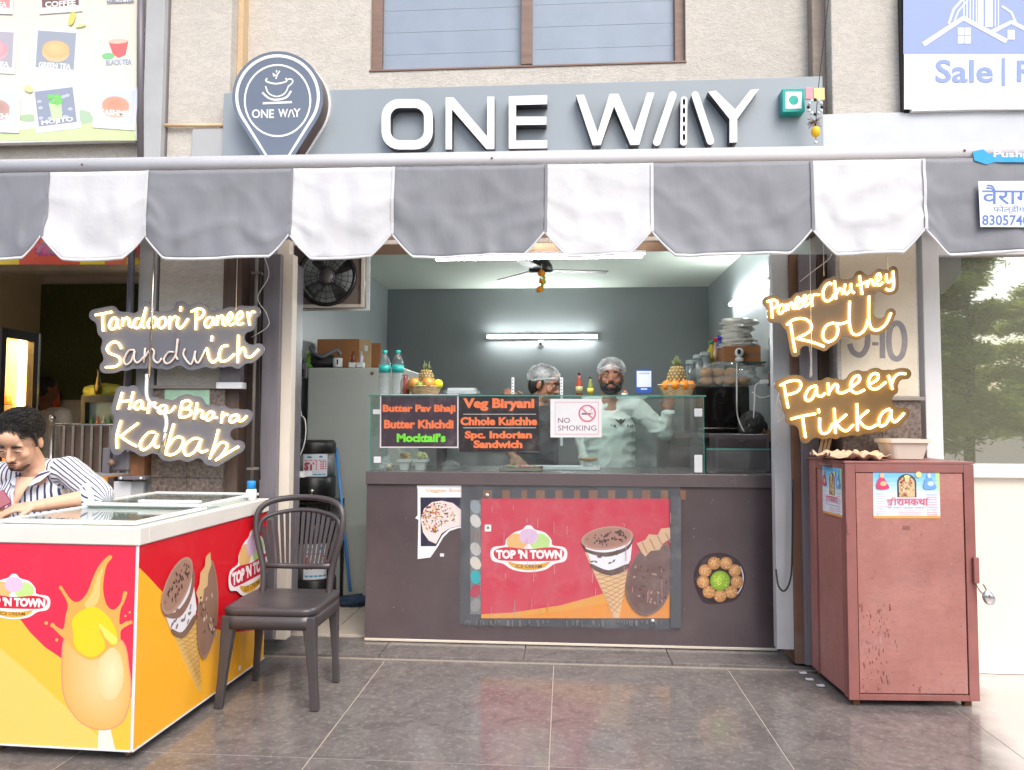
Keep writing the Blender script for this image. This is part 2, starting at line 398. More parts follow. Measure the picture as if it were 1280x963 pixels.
# ================================================================ ground and floor tiles
g = MB(); g.box((-300, -300, -.2), (300, 300, -.03)); tag(g.ob('ground', m_asphalt), kind='structure')
fl = MB().box((-5, 1.0, -.029), (6, 3.93, -.0018)).ob('floor_paving', m_grout); tag(fl, kind='structure')
XJ = [-.057 + .89 * k for k in range(-5, 2)]; YJ = [1.62, 2.79, 3.95]
def tile_mesh(wd, dp, th=.02):
    b = MB().box((0, 0, -th), (wd, dp, 0)); return b
tile_cache = {}
def tile(name, x0, y0, x1, y1, z, m, parent, gap=.0042):
    key = (round(x1 - x0, 3), round(y1 - y0, 3), m.name)
    if key not in tile_cache:
        o = MB().box((0, 0, -.018), (x1 - x0 - gap, y1 - y0 - gap, 0)).ob(name, m, None, .0012, 1); tile_cache[key] = o.data; o.parent = parent
    else:
        o = bpy.data.objects.new(name, tile_cache[key]); COL.objects.link(o); o.parent = parent
        md = o.modifiers.new('bevel', 'BEVEL'); md.width = .0012; md.segments = 1
        ORG[o.name] = Vector((0, 0, 0))
    o.location = (x0 + gap / 2, y0 + gap / 2, z); return o
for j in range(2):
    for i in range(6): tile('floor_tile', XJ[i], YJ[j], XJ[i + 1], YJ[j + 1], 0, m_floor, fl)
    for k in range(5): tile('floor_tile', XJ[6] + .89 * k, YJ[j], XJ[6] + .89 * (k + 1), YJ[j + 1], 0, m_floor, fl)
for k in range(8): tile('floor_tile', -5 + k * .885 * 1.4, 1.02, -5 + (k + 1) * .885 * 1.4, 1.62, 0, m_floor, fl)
# low granite doorstep in front of the counter
st = MB().box((-1.75, 3.955, -.02), (1.32, 4.6, .006)).ob('doorstep', m_grout); tag(st, kind='structure')
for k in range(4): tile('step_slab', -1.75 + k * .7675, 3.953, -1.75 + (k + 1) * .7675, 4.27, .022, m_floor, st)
pm = MB().box((1.36, 3.955, -.02), (6, 4.3, .0)).ob('right_pavement', m_floor_c); tag(pm, kind='structure')

# ================================================================ the shop building
Y0 = 4.05
bld = thing('shop_building', 'cream plastered shop building with a wide open grey shop room at street level', 'building', (0, 4.3, 0))
def P(name, *a, **k): return pbx(name, *a, parent=bld, **k)
# upper wall with window hole
wx0, wx1 = at(463, 40, Y0).x, at(857, 40, Y0).x; wz = at(660, 82, Y0).z
zt = 5.2; zb = 2.60
u = MB(); L0 = at(305, 90, Y0).x; R0 = at(1045, 90, Y0).x
u.box((L0, Y0, zb), (wx0, Y0 + .25, zt)); u.box((wx1, Y0, zb), (R0, Y0 + .25, zt)); u.box((wx0, Y0, zb), (wx1, Y0 + .25, wz)); u.box((wx0, Y0, 4.5), (wx1, Y0 + .25, zt))
u.ob('upper_wall', m_plaster, bld)
win = MB(); fw = .045
win.box((wx0, Y0 + .03, wz), (wx0 + .06, Y0 + .1, 4.5)); win.box((wx1 - .055, Y0 + .03, wz), (wx1, Y0 + .1, 4.5))
win.box((wx0 + .06, Y0 + .035, wz), (wx1 - .055, Y0 + .1, wz + .02)); win.box((wx0 + .06, Y0 + .035, 4.46), (wx1 - .055, Y0 + .1, 4.5))
mx_ = at(658, 40, Y0).x; win.box((mx_ - .032, Y0 + .025, wz + .02), (mx_ + .032, Y0 + .095, 4.46))
window = win.ob('window_frame', m_frame, bld, .003)
bx('pane', (wx0 + .06, Y0 + .07, wz + .02), (mx_ - .032, Y0 + .08, 4.46), m_pane, window, 0)
bx('pane', (mx_ + .032, Y0 + .06, wz + .02), (wx1 - .055, Y0 + .07, 4.46), m_pane, window, 0)
sb = MB()
for q in range(5):
    sb.box((wx0 + .07, Y0 + .0688, wz + .12 + q * .13), (mx_ - .04, Y0 + .0695, wz + .123 + q * .13)); sb.box((mx_ + .04, Y0 + .0588, wz + .12 + q * .13), (wx1 - .06, Y0 + .0595, wz + .123 + q * .13))
sb.ob('pane_bar', mat('pane_bar', S(150, 164, 179), .4), window)
bx('window_sill_edge', (wx0 - .004, Y0 - .006, wz - .012), (wx1 + .004, Y0 + .03, wz - .001), m_frame, bld)
# pilasters
YP = 3.9
lx0, lx1 = at(205, 150, YP).x, at(286, 150, YP).x
bx('pilaster', (lx0, YP, 1.445), (lx1, YP + .4, zt), m_plaster, bld, .006)
bx('pilaster_return', (lx1, YP + .08, 2.55), (L0 + .02, YP + .4, zt), m_plaster_b, bld, .004)
rx0, rx1 = at(1040, 100, YP).x, at(1133, 100, YP).x
bx('pilaster', (rx0, YP, 1.39), (rx1 + .03, YP + .4, zt), m_plaster, bld, .006)
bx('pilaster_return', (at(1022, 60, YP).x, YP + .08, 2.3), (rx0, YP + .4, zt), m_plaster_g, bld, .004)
# granite cladding at the foot of both pilasters with its ledge
for (a, b, z) in ((lx0, lx1 + .03, 1.43), (rx0 + .01, rx1 + .02, 1.375)):
    nrow = 3
    for r_ in range(nrow):
        for c_ in range(2):
            wz0 = z / nrow * r_; bx('granite_slab', (a + (b - a) / 2 * c_ + .001, YP - .03, wz0 + .001), (a + (b - a) / 2 * (c_ + 1) - .001, YP + .4, z / nrow * (r_ + 1) - .001), m_granite, bld, .0015)
    bx('granite_ledge', (a - .01, YP - .05, z), (b + .01, YP + .38, z + .018), mat('ledge_stone', S(150, 140, 132), .5), bld, .003)
bx('wall_notice', at(206, 507, YP - .032), at(262, 487, YP - .036), mat('green_notice', S(168, 206, 176), .6, var=.15, scale=20), bld, 0)
# left recess boards, jambs
P('brown_board', 276, 320, 299, 640, YP - .005, .1, m_board)
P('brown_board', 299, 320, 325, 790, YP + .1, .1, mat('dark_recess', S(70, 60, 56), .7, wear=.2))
P('door_jamb', 325, 318, 346, 800, YP + .02, .36, m_alu_d)
P('door_jamb', 347, 318, 362, 800, YP + .06, .07, m_cream)
P('jamb_header', 347, 300, 362, 318, YP + .065, .06, m_cream)
# right recess boards, jambs
P('door_jamb', 968, 318, 990, 812, YP + .07, .06, m_alu)
P('brown_board', 990.5, 318, 1003, 830, YP + .05, .2, mat('rust_board', S(110, 78, 60), .7, wear=.5))
P('door_jamb', 1003, 318, 1024, 832, YP + .02, .25, m_alu_d)
P('brown_board', 1024, 318, 1053, 700, YP + .12, .1, m_board)
# lintel box above the opening (rolled shutter housing)
sh = thing('shutter_box', 'brown rolled shutter housing above the shop opening behind the awning', 'shutter', (0, 4.1, 2.17))
bx('housing', (at(362, 310, 4.12).x, 4.12, 2.275), (at(966, 310, 4.12).x, 4.42, 2.62), mat('shutter_brown', S(150, 116, 92), .5, var=.2, scale=4, stretch=(1, 1, 8)), sh)
bx('bottom_rail', (at(362, 310, 4.1).x, 4.10, 2.262), (at(966, 310, 4.1).x, 4.119, 2.285), m_cream, sh)
# the room
BY = 7.75; bxl, bxr = at(483, 400, BY).x, at(887, 400, BY).x; cz = at(685, 360, BY).z
lfx = bxl
RL = MB(); RL.add([(lfx, 4.04, 0.024), (bxl, BY, .024), (bxl, BY, cz), (lfx, 4.04, cz)], [(0, 1, 2, 3)])
RL.ob('room_left_wall', m_roomside, bld, solid=.02)
fx = bxr
RL = MB(); RL.add([(fx, 4.04, 0.024), (bxr, BY, .024), (bxr, BY, cz), (fx, 4.04, cz)], [(0, 1, 2, 3)])
RL.ob('room_right_wall', m_roomside, bld, solid=.02)
bx('room_back_wall', (bxl - .3, BY + .012, 0), (bxr + .3, BY + .2, cz + .02), m_roomwall, bld, 0)
bx('room_ceiling', (-2.3, 4.44, cz), (1.9, BY + .2, cz + .15), m_ceil, bld, 0)
b_ = MB().box((-2.2, 4.6, -.02), (1.8, BY, .016)).ob('room_floor', m_grout, bld)
for i in range(6):
    for j in range(5):
        t = tile('room_floor_tile', -1.95 + i * .6, 4.28 + j * .6, -1.35 + i * .6, 4.88 + j * .6, .032, m_wintile, b_, .005); t.location -= ORG[b_.name]
# conduits
cw = MB(); p = at(321, 330, YP - .03); cw.tube([(p.x, p.y, 2.4), (p.x, p.y, .9)], .009, 8)
for z in (2.05, 1.0): cw.box((p.x - .025, p.y - .012, z), (p.x + .025, p.y + .03, z + .012))
cw.ob('conduit_pipe', mat('grey_conduit', S(120, 112, 106), .4), bld)
hb = MB(); a = at(197, 157, YP - .02); b = at(281, 157, YP - .02); hb.tube([a, b], .011, 8); hb.ob('wall_rod', mat('bare_wood', S(214, 186, 150), .6), bld)
cwh = MB(); cwh.tube(smooth_path([at(297, -20, 4.0), at(299, 40, 4.0), at(301, 100, 3.99), at(300, 150, 3.98)]), .004, 6); cwh.ob('white_wire', m_cable_w, bld)

# J-10 painted on the right pilaster
bx('cream_band', (rx0 + .02, YP - .002, 1.40), (rx1 + .02, YP - .0002, 2.29), mat('cream_band_finish', S(232, 220, 196), .8, var=.06, scale=4, wear=.25, bump=.2, bscale=90), bld, 0)  # thin cream sheet, paler than the plaster, over the lower right pilaster
a = Art((0, YP - .0022, 0), FR); gy = (150, 146, 146)
a.line([(1084, 408), (1084, 432), (1076, 444), (1066, 440), (1062, 430)], 7, gy, sm=3)
a.line([(1090, 430), (1098, 430)], 4, gy); a.line([(1103, 412), (1103, 448)], 7, gy)
a.line([(1121, 404), (1113, 410), (1111, 428), (1114, 444), (1121, 449), (1128, 443), (1131, 426), (1128, 410)], 7, gy, closed=True, sm=3)
a.ob('painted_number', bld, print_mat('print_chalky', .9, .2, .25))
# electrical box on left pillar side
P('junction_box', 274, 455, 300, 485, YP - .06, .05, m_alu_d)
P('junction_box', 270, 478, 302, 486, YP - .08, .06, m_white)

# ================================================================ cladding panels and the fascia sign
pan = thing('fascia_cladding', 'pale grey metal cladding strip along the wall behind the awning tube', 'cladding', (0, 3.86, 2.5))
bx('cladding_panel', (at(240, 180, 3.88).x, 3.88, 2.5), (at(279, 180, 3.88).x, 3.895, at(260, 161, 3.88).z), m_alu, pan)
bx('cladding_panel', (at(1029, 180, 3.85).x, 3.862, 2.35), (at(1330, 180, 3.85).x, 3.89, at(1150, 139, 3.85).z), mat('pale_cladding', S(196, 202, 208), .4, var=.05), pan)
m_sign = mat('sign_panel_blue_grey', S(150, 161, 169), .3, var=.05, scale=1.4, wear=.05)
sg = thing('fascia_sign', 'long blue grey fascia board with raised white letters ONE WAY above the awning', 'shop sign', (0, 3.85, 2.5))
a_, b__ = pbox(279, 106, 1029, 200, 3.85, .03); bx('back_panel', a_, b__, m_sign, sg)
m_face = mat('white_acrylic_face', S(240, 240, 242), .25, var=.02); m_side = mat('letter_side_grey', S(58, 58, 64), .4, var=.2)
YL = 3.79
def W2(px, py): p = at(px, py, YL); return (p.x, p.z)
def letter(pts, holes=(), name='letter', parent=sg, y0=YL, y1=3.849, round_=False):
    """outline given as points on the sign; face white, sides grey"""
    cu = bpy.data.curves.new('l', 'CURVE'); cu.dimensions = '2D'; cu.fill_mode = 'BOTH'
    for lp in (pts, *holes):
        sp = cu.splines.new('POLY'); sp.points.add(len(lp) - 1)
        for q, (x, z) in zip(sp.points, lp): q.co = (x, z, 0, 1)
        sp.use_cyclic_u = True
    cu.extrude = (y1 - y0) / 2
    o = bpy.data.objects.new('l', cu); COL.objects.link(o); dg = bpy.context.evaluated_depsgraph_get()
    me = bpy.data.meshes.new_from_object(o.evaluated_get(dg)); bpy.data.objects.remove(o)
    me.transform(Matrix.Translation((0, (y0 + y1) / 2, 0)) @ Matrix.Rotation(R(90), 4, 'X')); off = ORG[parent.name]
    me.transform(Matrix.Translation(-off)); me.name = name
    me.materials.clear(); me.materials.append(m_face); me.materials.append(m_side)
    for f in me.polygons: f.material_index = 0 if f.normal.y < -.9 or f.normal.y > .9 else 1
    o = bpy.data.objects.new(name, me); COL.objects.link(o); o.parent = parent; ORG[o.name] = off; return o
def rrect(x0, y0, x1, y1, r, k=6):
    o = []
    for cx_, cy_, a0 in ((x1 - r, y0 + r, -90), (x1 - r, y1 - r, 0), (x0 + r, y1 - r, 90), (x0 + r, y0 + r, 180)):
        for i in range(k + 1):
            a = R(a0 + 90 * i / k); o.append((cx_ + r * math.cos(a), cy_ + r * math.sin(a)))
    return o
def wl(l): return [W2(*q) for q in l]
letter(wl(rrect(477, 124, 541, 187, 22)), [wl(rrect(488, 135, 530, 175.5, 12))])
letter(wl([(557, 187), (557, 122), (567, 122), (609, 171), (609, 121), (618, 121), (618, 186.5), (608, 186.5), (565, 137), (565, 187)]))
letter(wl([(636, 186), (636, 120.5), (684, 119), (684, 130.5), (645, 131.5), (645, 146), (683, 146), (683, 156), (645, 156.5), (645, 176), (684, 175.5), (684, 185.5)]))
letter(wl([(720, 119), (730, 118.5), (747, 166), (762, 117.5), (773, 117.5), (793, 165), (809, 116), (818, 116), (799, 181), (788, 181.5), (767.5, 133), (751, 181.5), (741, 182)]))
def capsule(x0, y0, x1, y1, r, k=8):
    a = math.atan2(y1 - y0, x1 - x0); o = []
    for i in range(k + 1): t = a + math.pi / 2 + math.pi * i / k; o.append((x0 + r * math.cos(t), y0 + r * math.sin(t)))
    for i in range(k + 1): t = a - math.pi / 2 + math.pi * i / k; o.append((x1 + r * math.cos(t), y1 + r * math.sin(t)))
    return o
letter(wl(capsule(841, 119, 821, 178, 4.6)))
letter(wl(capsule(855, 125, 854.5, 178, 4.2)), [wl(capsule(855, 125 + 11 * k, 855, 130 + 11 * k, 1.5, 4)) for k in range(5)], 'road_mark')
letter(wl(capsule(869, 119, 888, 176.5, 4.6)))
letter(wl([(885, 115), (895, 113.5), (919, 137), (938, 112.5), (949, 111.5), (921.5, 149), (921.5, 178), (912, 178.5), (912, 149)]))
# map pin sign with a cup
pin = thing('pin_sign', 'round grey map pin sign with white steaming cup beside the ONE WAY letters', 'shop sign', (at(347, 200, 3.74).x, 3.76, 2.5))
def pinout(cx_, cy_, r, ytip):
    o = []; d = ytip - cy_; th = math.degrees(math.acos(r / d)); k = 40
    for i in range(k + 1):
        a = R(90 + th + (360 - 2 * th) * i / k); o.append((cx_ + r * math.cos(a), cy_ + r * math.sin(a)))
    o.append((cx_, ytip)); return o
def Wp(l): return [(at(x, y, 3.74).x, at(x, y, 3.74).z) for x, y in l]
po = letter(Wp(pinout(347, 121, 57, 228)), (), 'pin_body', pin, 3.742, 3.83)
po.data.materials[0] = mat('pin_grey_blue', S(108, 119, 136), .25, var=.04); po.data.materials[1] = mat('pin_side_brown', S(96, 80, 72), .4)
bo = letter(Wp(pinout(348, 121, 58, 230)), (), 'pin_backplate', pin, 3.831, 3.848); bo.data.materials[1] = m_face
a = Art((0, 3.742, 0), FR); wh = (248, 250, 252)
a.line(pinout(347, 121, 51, 217), 3.6, wh, closed=True); a.line([(347 + 41 * math.cos(R(t)), 126 + 44.5 * math.sin(R(t))) for t in range(0, 360, 9)], 2.2, wh, closed=True)
a.line([(334, 98), (333, 102), (345, 105), (358, 102), (357, 98)], 2.0, wh, sm=3); a.line([(332, 108), (336, 117), (346, 121), (356, 117), (361, 107)], 1.6, wh, sm=3)
a.line([(358, 100), (364, 99), (366, 103), (361, 108)], 1.6, wh, sm=3); a.line([(328, 116), (336, 123), (346, 125), (358, 122), (364, 114)], 2.4, wh, sm=3)
a.line([(328.5, 129.5), (365, 128)], 2.6, wh); a.line([(343, 96), (341, 92), (346, 96)], 1.6, wh, sm=2); a.line([(345, 99), (347, 93), (350, 89)], 1.6, wh, sm=2); a.line([(345.5, 91), (346, 88)], 1.6, wh)
a.text('ONE', 315, 137, 342.5, 148, wh, .02); a.text('W', 348, 136.5, 360, 147, wh, .02); a.line([(360.5, 147), (363.5, 137.5)], 1.5, wh); a.line([(365, 137.5), (368, 146.8)], 1.5, wh); a.text('Y', 367, 136, 376, 146.5, wh, .02)
a.ob('pin_print', pin)
# vegetarian mark box
vg = thing('veg_mark_box', 'small teal box sign with a green dot beside the last sign letter', 'sign', (at(992, 140, 3.79).x, 3.8, at(992, 140, 3.79).z))
pbx('box', 978, 111, 1006, 140, 3.785, .062, mat('teal_acrylic', S(0, 160, 150), .3, var=.04), vg)
a = Art((0, 3.785, 0), FR); a.rect(982, 115, 1002, 136, (238, 240, 245)); a.ell(992, 125.5, 6, 6, (0, 168, 150)); a.ob('veg_print', vg)
# ================================================================ awning
YA = 3.55
aw = thing('awning', 'retracted folding awning with scalloped grey and white striped valance and white top tube', 'awning', (0, YA, 2.0))
zc = at(640, 198, YA).z
xl, xr = at(-40, 200, YA).x, at(1340, 200, YA).x
m_tube = mat('awning_tube_white', S(206, 207, 212), .3, var=.04, scale=4, wear=.06)
tb = MB().tube([(xl, YA, zc), (xr, YA, zc)], .037, 20); tb.ob('roller_tube', m_tube, aw)
for px in (108, 615, 1200): mb = MB(); p = at(px, 200, YA); mb.ball((p.x, YA - .037, zc), .006, 8); mb.ob('rivet', m_frame, aw)
cap = MB(); zt_ = zc + .018
cap.box((xl, YA - .005, zt_ + .02), (xr, YA + .12, zt_ + .026)); cap.ob('cover_strip', m_tube, aw)
m_vg = mat('valance_grey', S(128, 131, 138), .6, var=.08, scale=2, bump=.2, bscale=30, wear=.14, stretch=(1, 1, .5))
m_vw = mat('valance_white', S(204, 206, 210), .55, var=.025, scale=2, bump=.15, bscale=30, wear=.06)
ztop = zc - .036; zbot = at(640, 321, YA).z; znot = at(640, 292, YA).z
bounds = [-110, 64, 187, 366, 492, 681, 812, 1010, 1149, 1340]
def valance(i):
    grey = i % 2 == 0; x0 = at(bounds[i], 260, YA).x; x1 = at(bounds[i + 1], 260, YA).x; wd = x1 - x0; n = 60; k = 20
    hw = .105; rs = random.Random(i)
    def bot(x):
        d = min(x - x0, x1 - x)
        if d > hw: return zbot + .006 * math.sin(x * 9 + i)
        t = d / hw; return znot + (zbot - znot) * (t ** 1.05) * (1.25 - .25 * t) if t > .0 else znot
    vs = []; fs = []; tr = []
    def dep(x, s):
        v = .015 * noise.noise(Vector((x * 3.1, s * 1.4, 1))) + .010 * noise.noise(Vector((x * 11, s * 3, 4)))
        v += .006 * max(0, 1 - 5 * abs(noise.noise(Vector((x * 3 + s * 2.2, s * 1.5 - x * 2, 3.3))))) + .005 * max(0, 1 - 6 * abs(noise.noise(Vector((x * 2 - s * 1.6, s * 1.2 + x * 1.5, 8.3))))) 
        return YA - .032 - v * (.3 + s) - .01 * s
    for a in range(n + 1):
        x = x0 + wd * a / n; zb = bot(x)
        for c in range(k + 1):
            s = c / k; z = ztop + (zb - ztop) * s; vs.append((x, dep(x, s), z))
        tr.append(Vector((x, dep(x, 1) - .002, zb)))
    for a in range(n):
        for c in range(k): q = a * (k + 1) + c; fs.append((q, q + 1, q + k + 2, q + k + 1))
    m = MB(); m.add(vs, fs, 0, True); o = m.ob('valance_panel', m_vg if grey else m_vw, aw, solid=.002)
    m = MB()
    A = [p + Vector((0, -.002, .010)) for p in tr]; B = [p + Vector((0, -.002, -.004)) for p in tr]
    m.add(A + B, [(j, j + 1, j + 1 + len(A), j + len(A)) for j in range(len(A) - 1)], 0, True); m.ob('trim', m_vw, o, solid=.002)
    m = MB()
    m.add([(x0 - .0015, dep(x0, s_ / 6) - .007, ztop + (bot(x0) - ztop) * s_ / 6) for s_ in range(7)] + [(x0 + .012, dep(x0 + .012, s_ / 6) - .007, ztop + (bot(x0) - ztop) * s_ / 6) for s_ in range(7)], [(j, j + 1, j + 8, j + 7) for j in range(6)]); m.ob('seam', m_vg if not grey else m_vw, o)
for i in range(9): valance(i)
aw.rotation_euler = (0, R(.3), 0); aw.location.z -= .012
# paper sticker on the last grey panel and blue tape on the tube
a = Art((0, YA - .062, 0), FR)
a.poly([(1222, 221), (1300, 220), (1300, 278), (1225, 278)], (232, 236, 242)); bl = (92, 124, 190)
a.text('वैराग', 1227, 225, 1290, 250, bl, .012); a.text('फोल्डींग अ', 1241, 251, 1293, 262, bl, .01); a.text('8305740', 1227, 263, 1286, 276, bl, .02); a.off = 0
a.poly([(1222, 221), (1300, 220), (1300, 278), (1225, 278)][::-1], (232, 236, 242), False)
a.ob('paper_sticker', aw)
a = Art((0, YA - .0385, 0), FR); cy = (20, 160, 222)
a.poly([(1215, 184), (1228, 181), (1234, 186), (1245, 188), (1300, 188), (1300, 197), (1243, 197), (1232, 200), (1217, 195)], cy); a.text('Pushpa', 1241, 183, 1296, 193, (240, 246, 250), .02)
a.ob('blue_tape', aw)
# hook rod of the awning crank hanging before the left signs
cr = thing('awning_crank_rod', 'steel awning crank rod with white bent handle hanging before the left neon signs', 'crank rod', (at(188, 320, 3.6).x, 3.6, 1.3))
YC = 3.62
r_ = MB(); r_.tube([at(194, 300, YC), at(189.5, 400, YC), at(186, 472, YC)], .0065, 8); r_.ob('rod', m_steel, cr)
r_ = MB(); r_.tube(smooth_path([at(184, 468, YC), at(183, 492, YC), at(187, 503, YC), at(196, 511, YC), at(206, 519, YC), at(208, 530, YC), at(206, 541, YC)], 4), .009, 8); r_.ob('handle', m_white, cr)
r_ = MB(); r_.tube([at(207, 541, YC), at(200, 566, YC)], .01, 8); r_.ob('grip', m_steel, cr)
# hanging lemon and bead charm
ch = thing('hanging_charm', 'hanging charm of beads tags and a yellow lemon beside the teal box', 'charm', tuple(at(1019, 175, 3.7)))
YH = 3.72
m = MB(); m.tube(smooth_path([at(1039, -30, YH), at(1031, 40, YH), at(1024, 100, YH), at(1020, 150, YH), at(1020, 178, YH)]), .002, 6); m.ob('string', m_cable_b, ch)
pbx('pink_tag', 1007, 109, 1016, 124, YH, .01, mat('pink_tag', S(224, 160, 170), .6), ch); pbx('yellow_tag', 1017, 110, 1031, 125, YH - .003, .01, mat('yellow_tag', S(232, 214, 150), .6), ch)
for k in range(12):
    t = R(k * 30); m = MB(); c = at(1019 + 8.5 * math.cos(t), 134 + 9 * math.sin(t), YH - .004); m.ball(c, .0085, 8); m.ob('bead', m_white if k % 3 else m_black, ch)
m = MB()
rs = random.Random(3)
for k in range(30): c = at(1019 + rs.uniform(-1, 1), 152, YH); m.tube([c, c + Vector((rs.uniform(-.035, .03), rs.uniform(-.02, .02), rs.uniform(-.035, .02)))], .0018, 4)
m.ob('tuft', mat('brown_tuft', S(120, 96, 84), .9), ch)
m = MB(); m.ball(at(1019.5, 165, YH), (.022, .022, .028), 14); m.ob('lemon', mat('lemon_yellow', S(240, 190, 20), .4, bump=.2), ch)
m = MB(); m.ball(at(1019.5, 178, YH), .009, 8); m.ob('bead', m_white, ch)

# ================================================================ neon signs
def march(field, x0, y0, h, r):
    """outer loop of field<r on a grid (marching squares)"""
    ny, nx = field.shape; segs = {}
    def ip(a, b, fa, fb): t = (r - fa) / (fb - fa); return (a[0] + (b[0] - a[0]) * t, a[1] + (b[1] - a[1]) * t)
    for j in range(ny - 1):
        for i in range(nx - 1):
            f = [field[j, i], field[j, i + 1], field[j + 1, i + 1], field[j + 1, i]]; c = sum(1 << k for k in range(4) if f[k] < r)
            if c in (0, 15): continue
            p = [(i, j), (i + 1, j), (i + 1, j + 1), (i, j + 1)]
            e = {k: ((p[k], p[(k + 1) % 4]), ip(p[k], p[(k + 1) % 4], f[k], f[(k + 1) % 4])) for k in range(4) if (f[k] < r) != (f[(k + 1) % 4] < r)}
            ks = sorted(e)
            prs = [(ks[0], ks[1])] if len(ks) == 2 else [(ks[0], ks[1]), (ks[2], ks[3])] if c == 10 else [(ks[0], ks[3]), (ks[1], ks[2])]
            for a, b in prs:
                ka, kb = tuple(sorted(e[a][0])), tuple(sorted(e[b][0]))
                segs.setdefault(ka, []).append((kb, e[a][1])); segs.setdefault(kb, []).append((ka, e[b][1]))
    best = []; seen = set()
    for s in list(segs):
        if s in seen: continue
        loop = []; cur = s; prev = None
        while cur not in seen:
            seen.add(cur); loop.append(segs[cur][0][1]); nx_ = [q[0] for q in segs[cur] if q[0] != prev]
            prev, cur = cur, (nx_[0] if nx_ else cur)
        if len(loop) > len(best): best = loop
    return [(x0 + x * h, y0 + y * h) for x, y in best]
m_neon = glow('neon_warm_white', S(255, 206, 116), 5.2); m_neonoff = mat('neon_tube_unlit', S(226, 212, 204), .4)
m_nhot = glow('neon_amber', S(255, 208, 104), 6.0)
def neon(label, letters, zx, zy, k, yp, rpx, mplate, mlit, off=(), holes=()):
    t = thing('neon_sign', label, 'neon sign', tuple(at(zx + 600 / k, zy + 300 / k, yp)), group='cursive neon dish signs on the shop front')
    allp = []
    for ch_, strokes in letters:
        for s in strokes:
            q = smooth_path([(zx + a / k, zy + b / k, 0) for a, b in s], 4); allp += [(q[i], q[i + 1]) for i in range(len(q) - 1)]
    xs = [p.x for s in allp for p in s]; ys = [p.y for s in allp for p in s]
    h = 1.3; mg = rpx + 12; x0 = min(xs) - mg; y0 = min(ys) - mg; nx = int((max(xs) + mg - x0) / h) + 1; ny = int((max(ys) + mg - y0) / h) + 1
    gx, gy = np.meshgrid(x0 + np.arange(nx) * h, y0 + np.arange(ny) * h); fld = np.full((ny, nx), 1e9)
    for a, b in allp:
        dx, dy = b.x - a.x, b.y - a.y; l2 = dx * dx + dy * dy + 1e-9; tt = np.clip(((gx - a.x) * dx + (gy - a.y) * dy) / l2, 0, 1)
        fld = np.minimum(fld, np.hypot(gx - a.x - tt * dx, gy - a.y - tt * dy))
    cl = 7.0; lp = np.array(march(fld, x0, y0, h, rpx + cl)); q2 = np.roll(lp, -1, 0)
    ins = np.zeros(fld.shape, bool)
    for (ax, ay), (bx_, by_) in zip(lp, q2):
        if ay != by_: ins ^= ((ay > gy) != (by_ > gy)) & (gx < (bx_ - ax) * (gy - ay) / (by_ - ay) + ax)
    dist = np.full(fld.shape, 1e9)
    for ax, ay in lp[::2]: dist = np.minimum(dist, np.hypot(gx - ax, gy - ay))
    lp = march(np.where(ins, -dist, dist), x0, y0, h, -cl); lp = lp[::2]
    pl = letter([(at(x, y, yp).x, at(x, y, yp).z) for x, y in lp], (), 'backing_plate', t, yp, yp + .006)
    pl.data.materials[0] = mplate; pl.data.materials[1] = mplate
    for n_, (ch_, strokes) in enumerate(letters):
        m = MB()
        for s in strokes:
            m.tube(smooth_path([at(zx + a / k, zy + b / k, yp - .010) for a, b in s], 4), .0052, 8)
        m.ob('neon_letter' if n_ not in off else 'unlit_letter', m_neonoff if n_ in off else mlit, t)
    for px, py in holes:
        m = MB(); p = at(px, py, yp); m.tube([p, (p.x, p.y, zbot + .12)], .0016, 5); m.ob('hanging_wire', m_cable_w, t)
    return t
m_pl1 = mat('grey_acrylic', S(104, 106, 116), .12, var=.06, scale=2); m_pl2 = mat('brown_acrylic', S(108, 88, 60), .15, var=.1, scale=2)
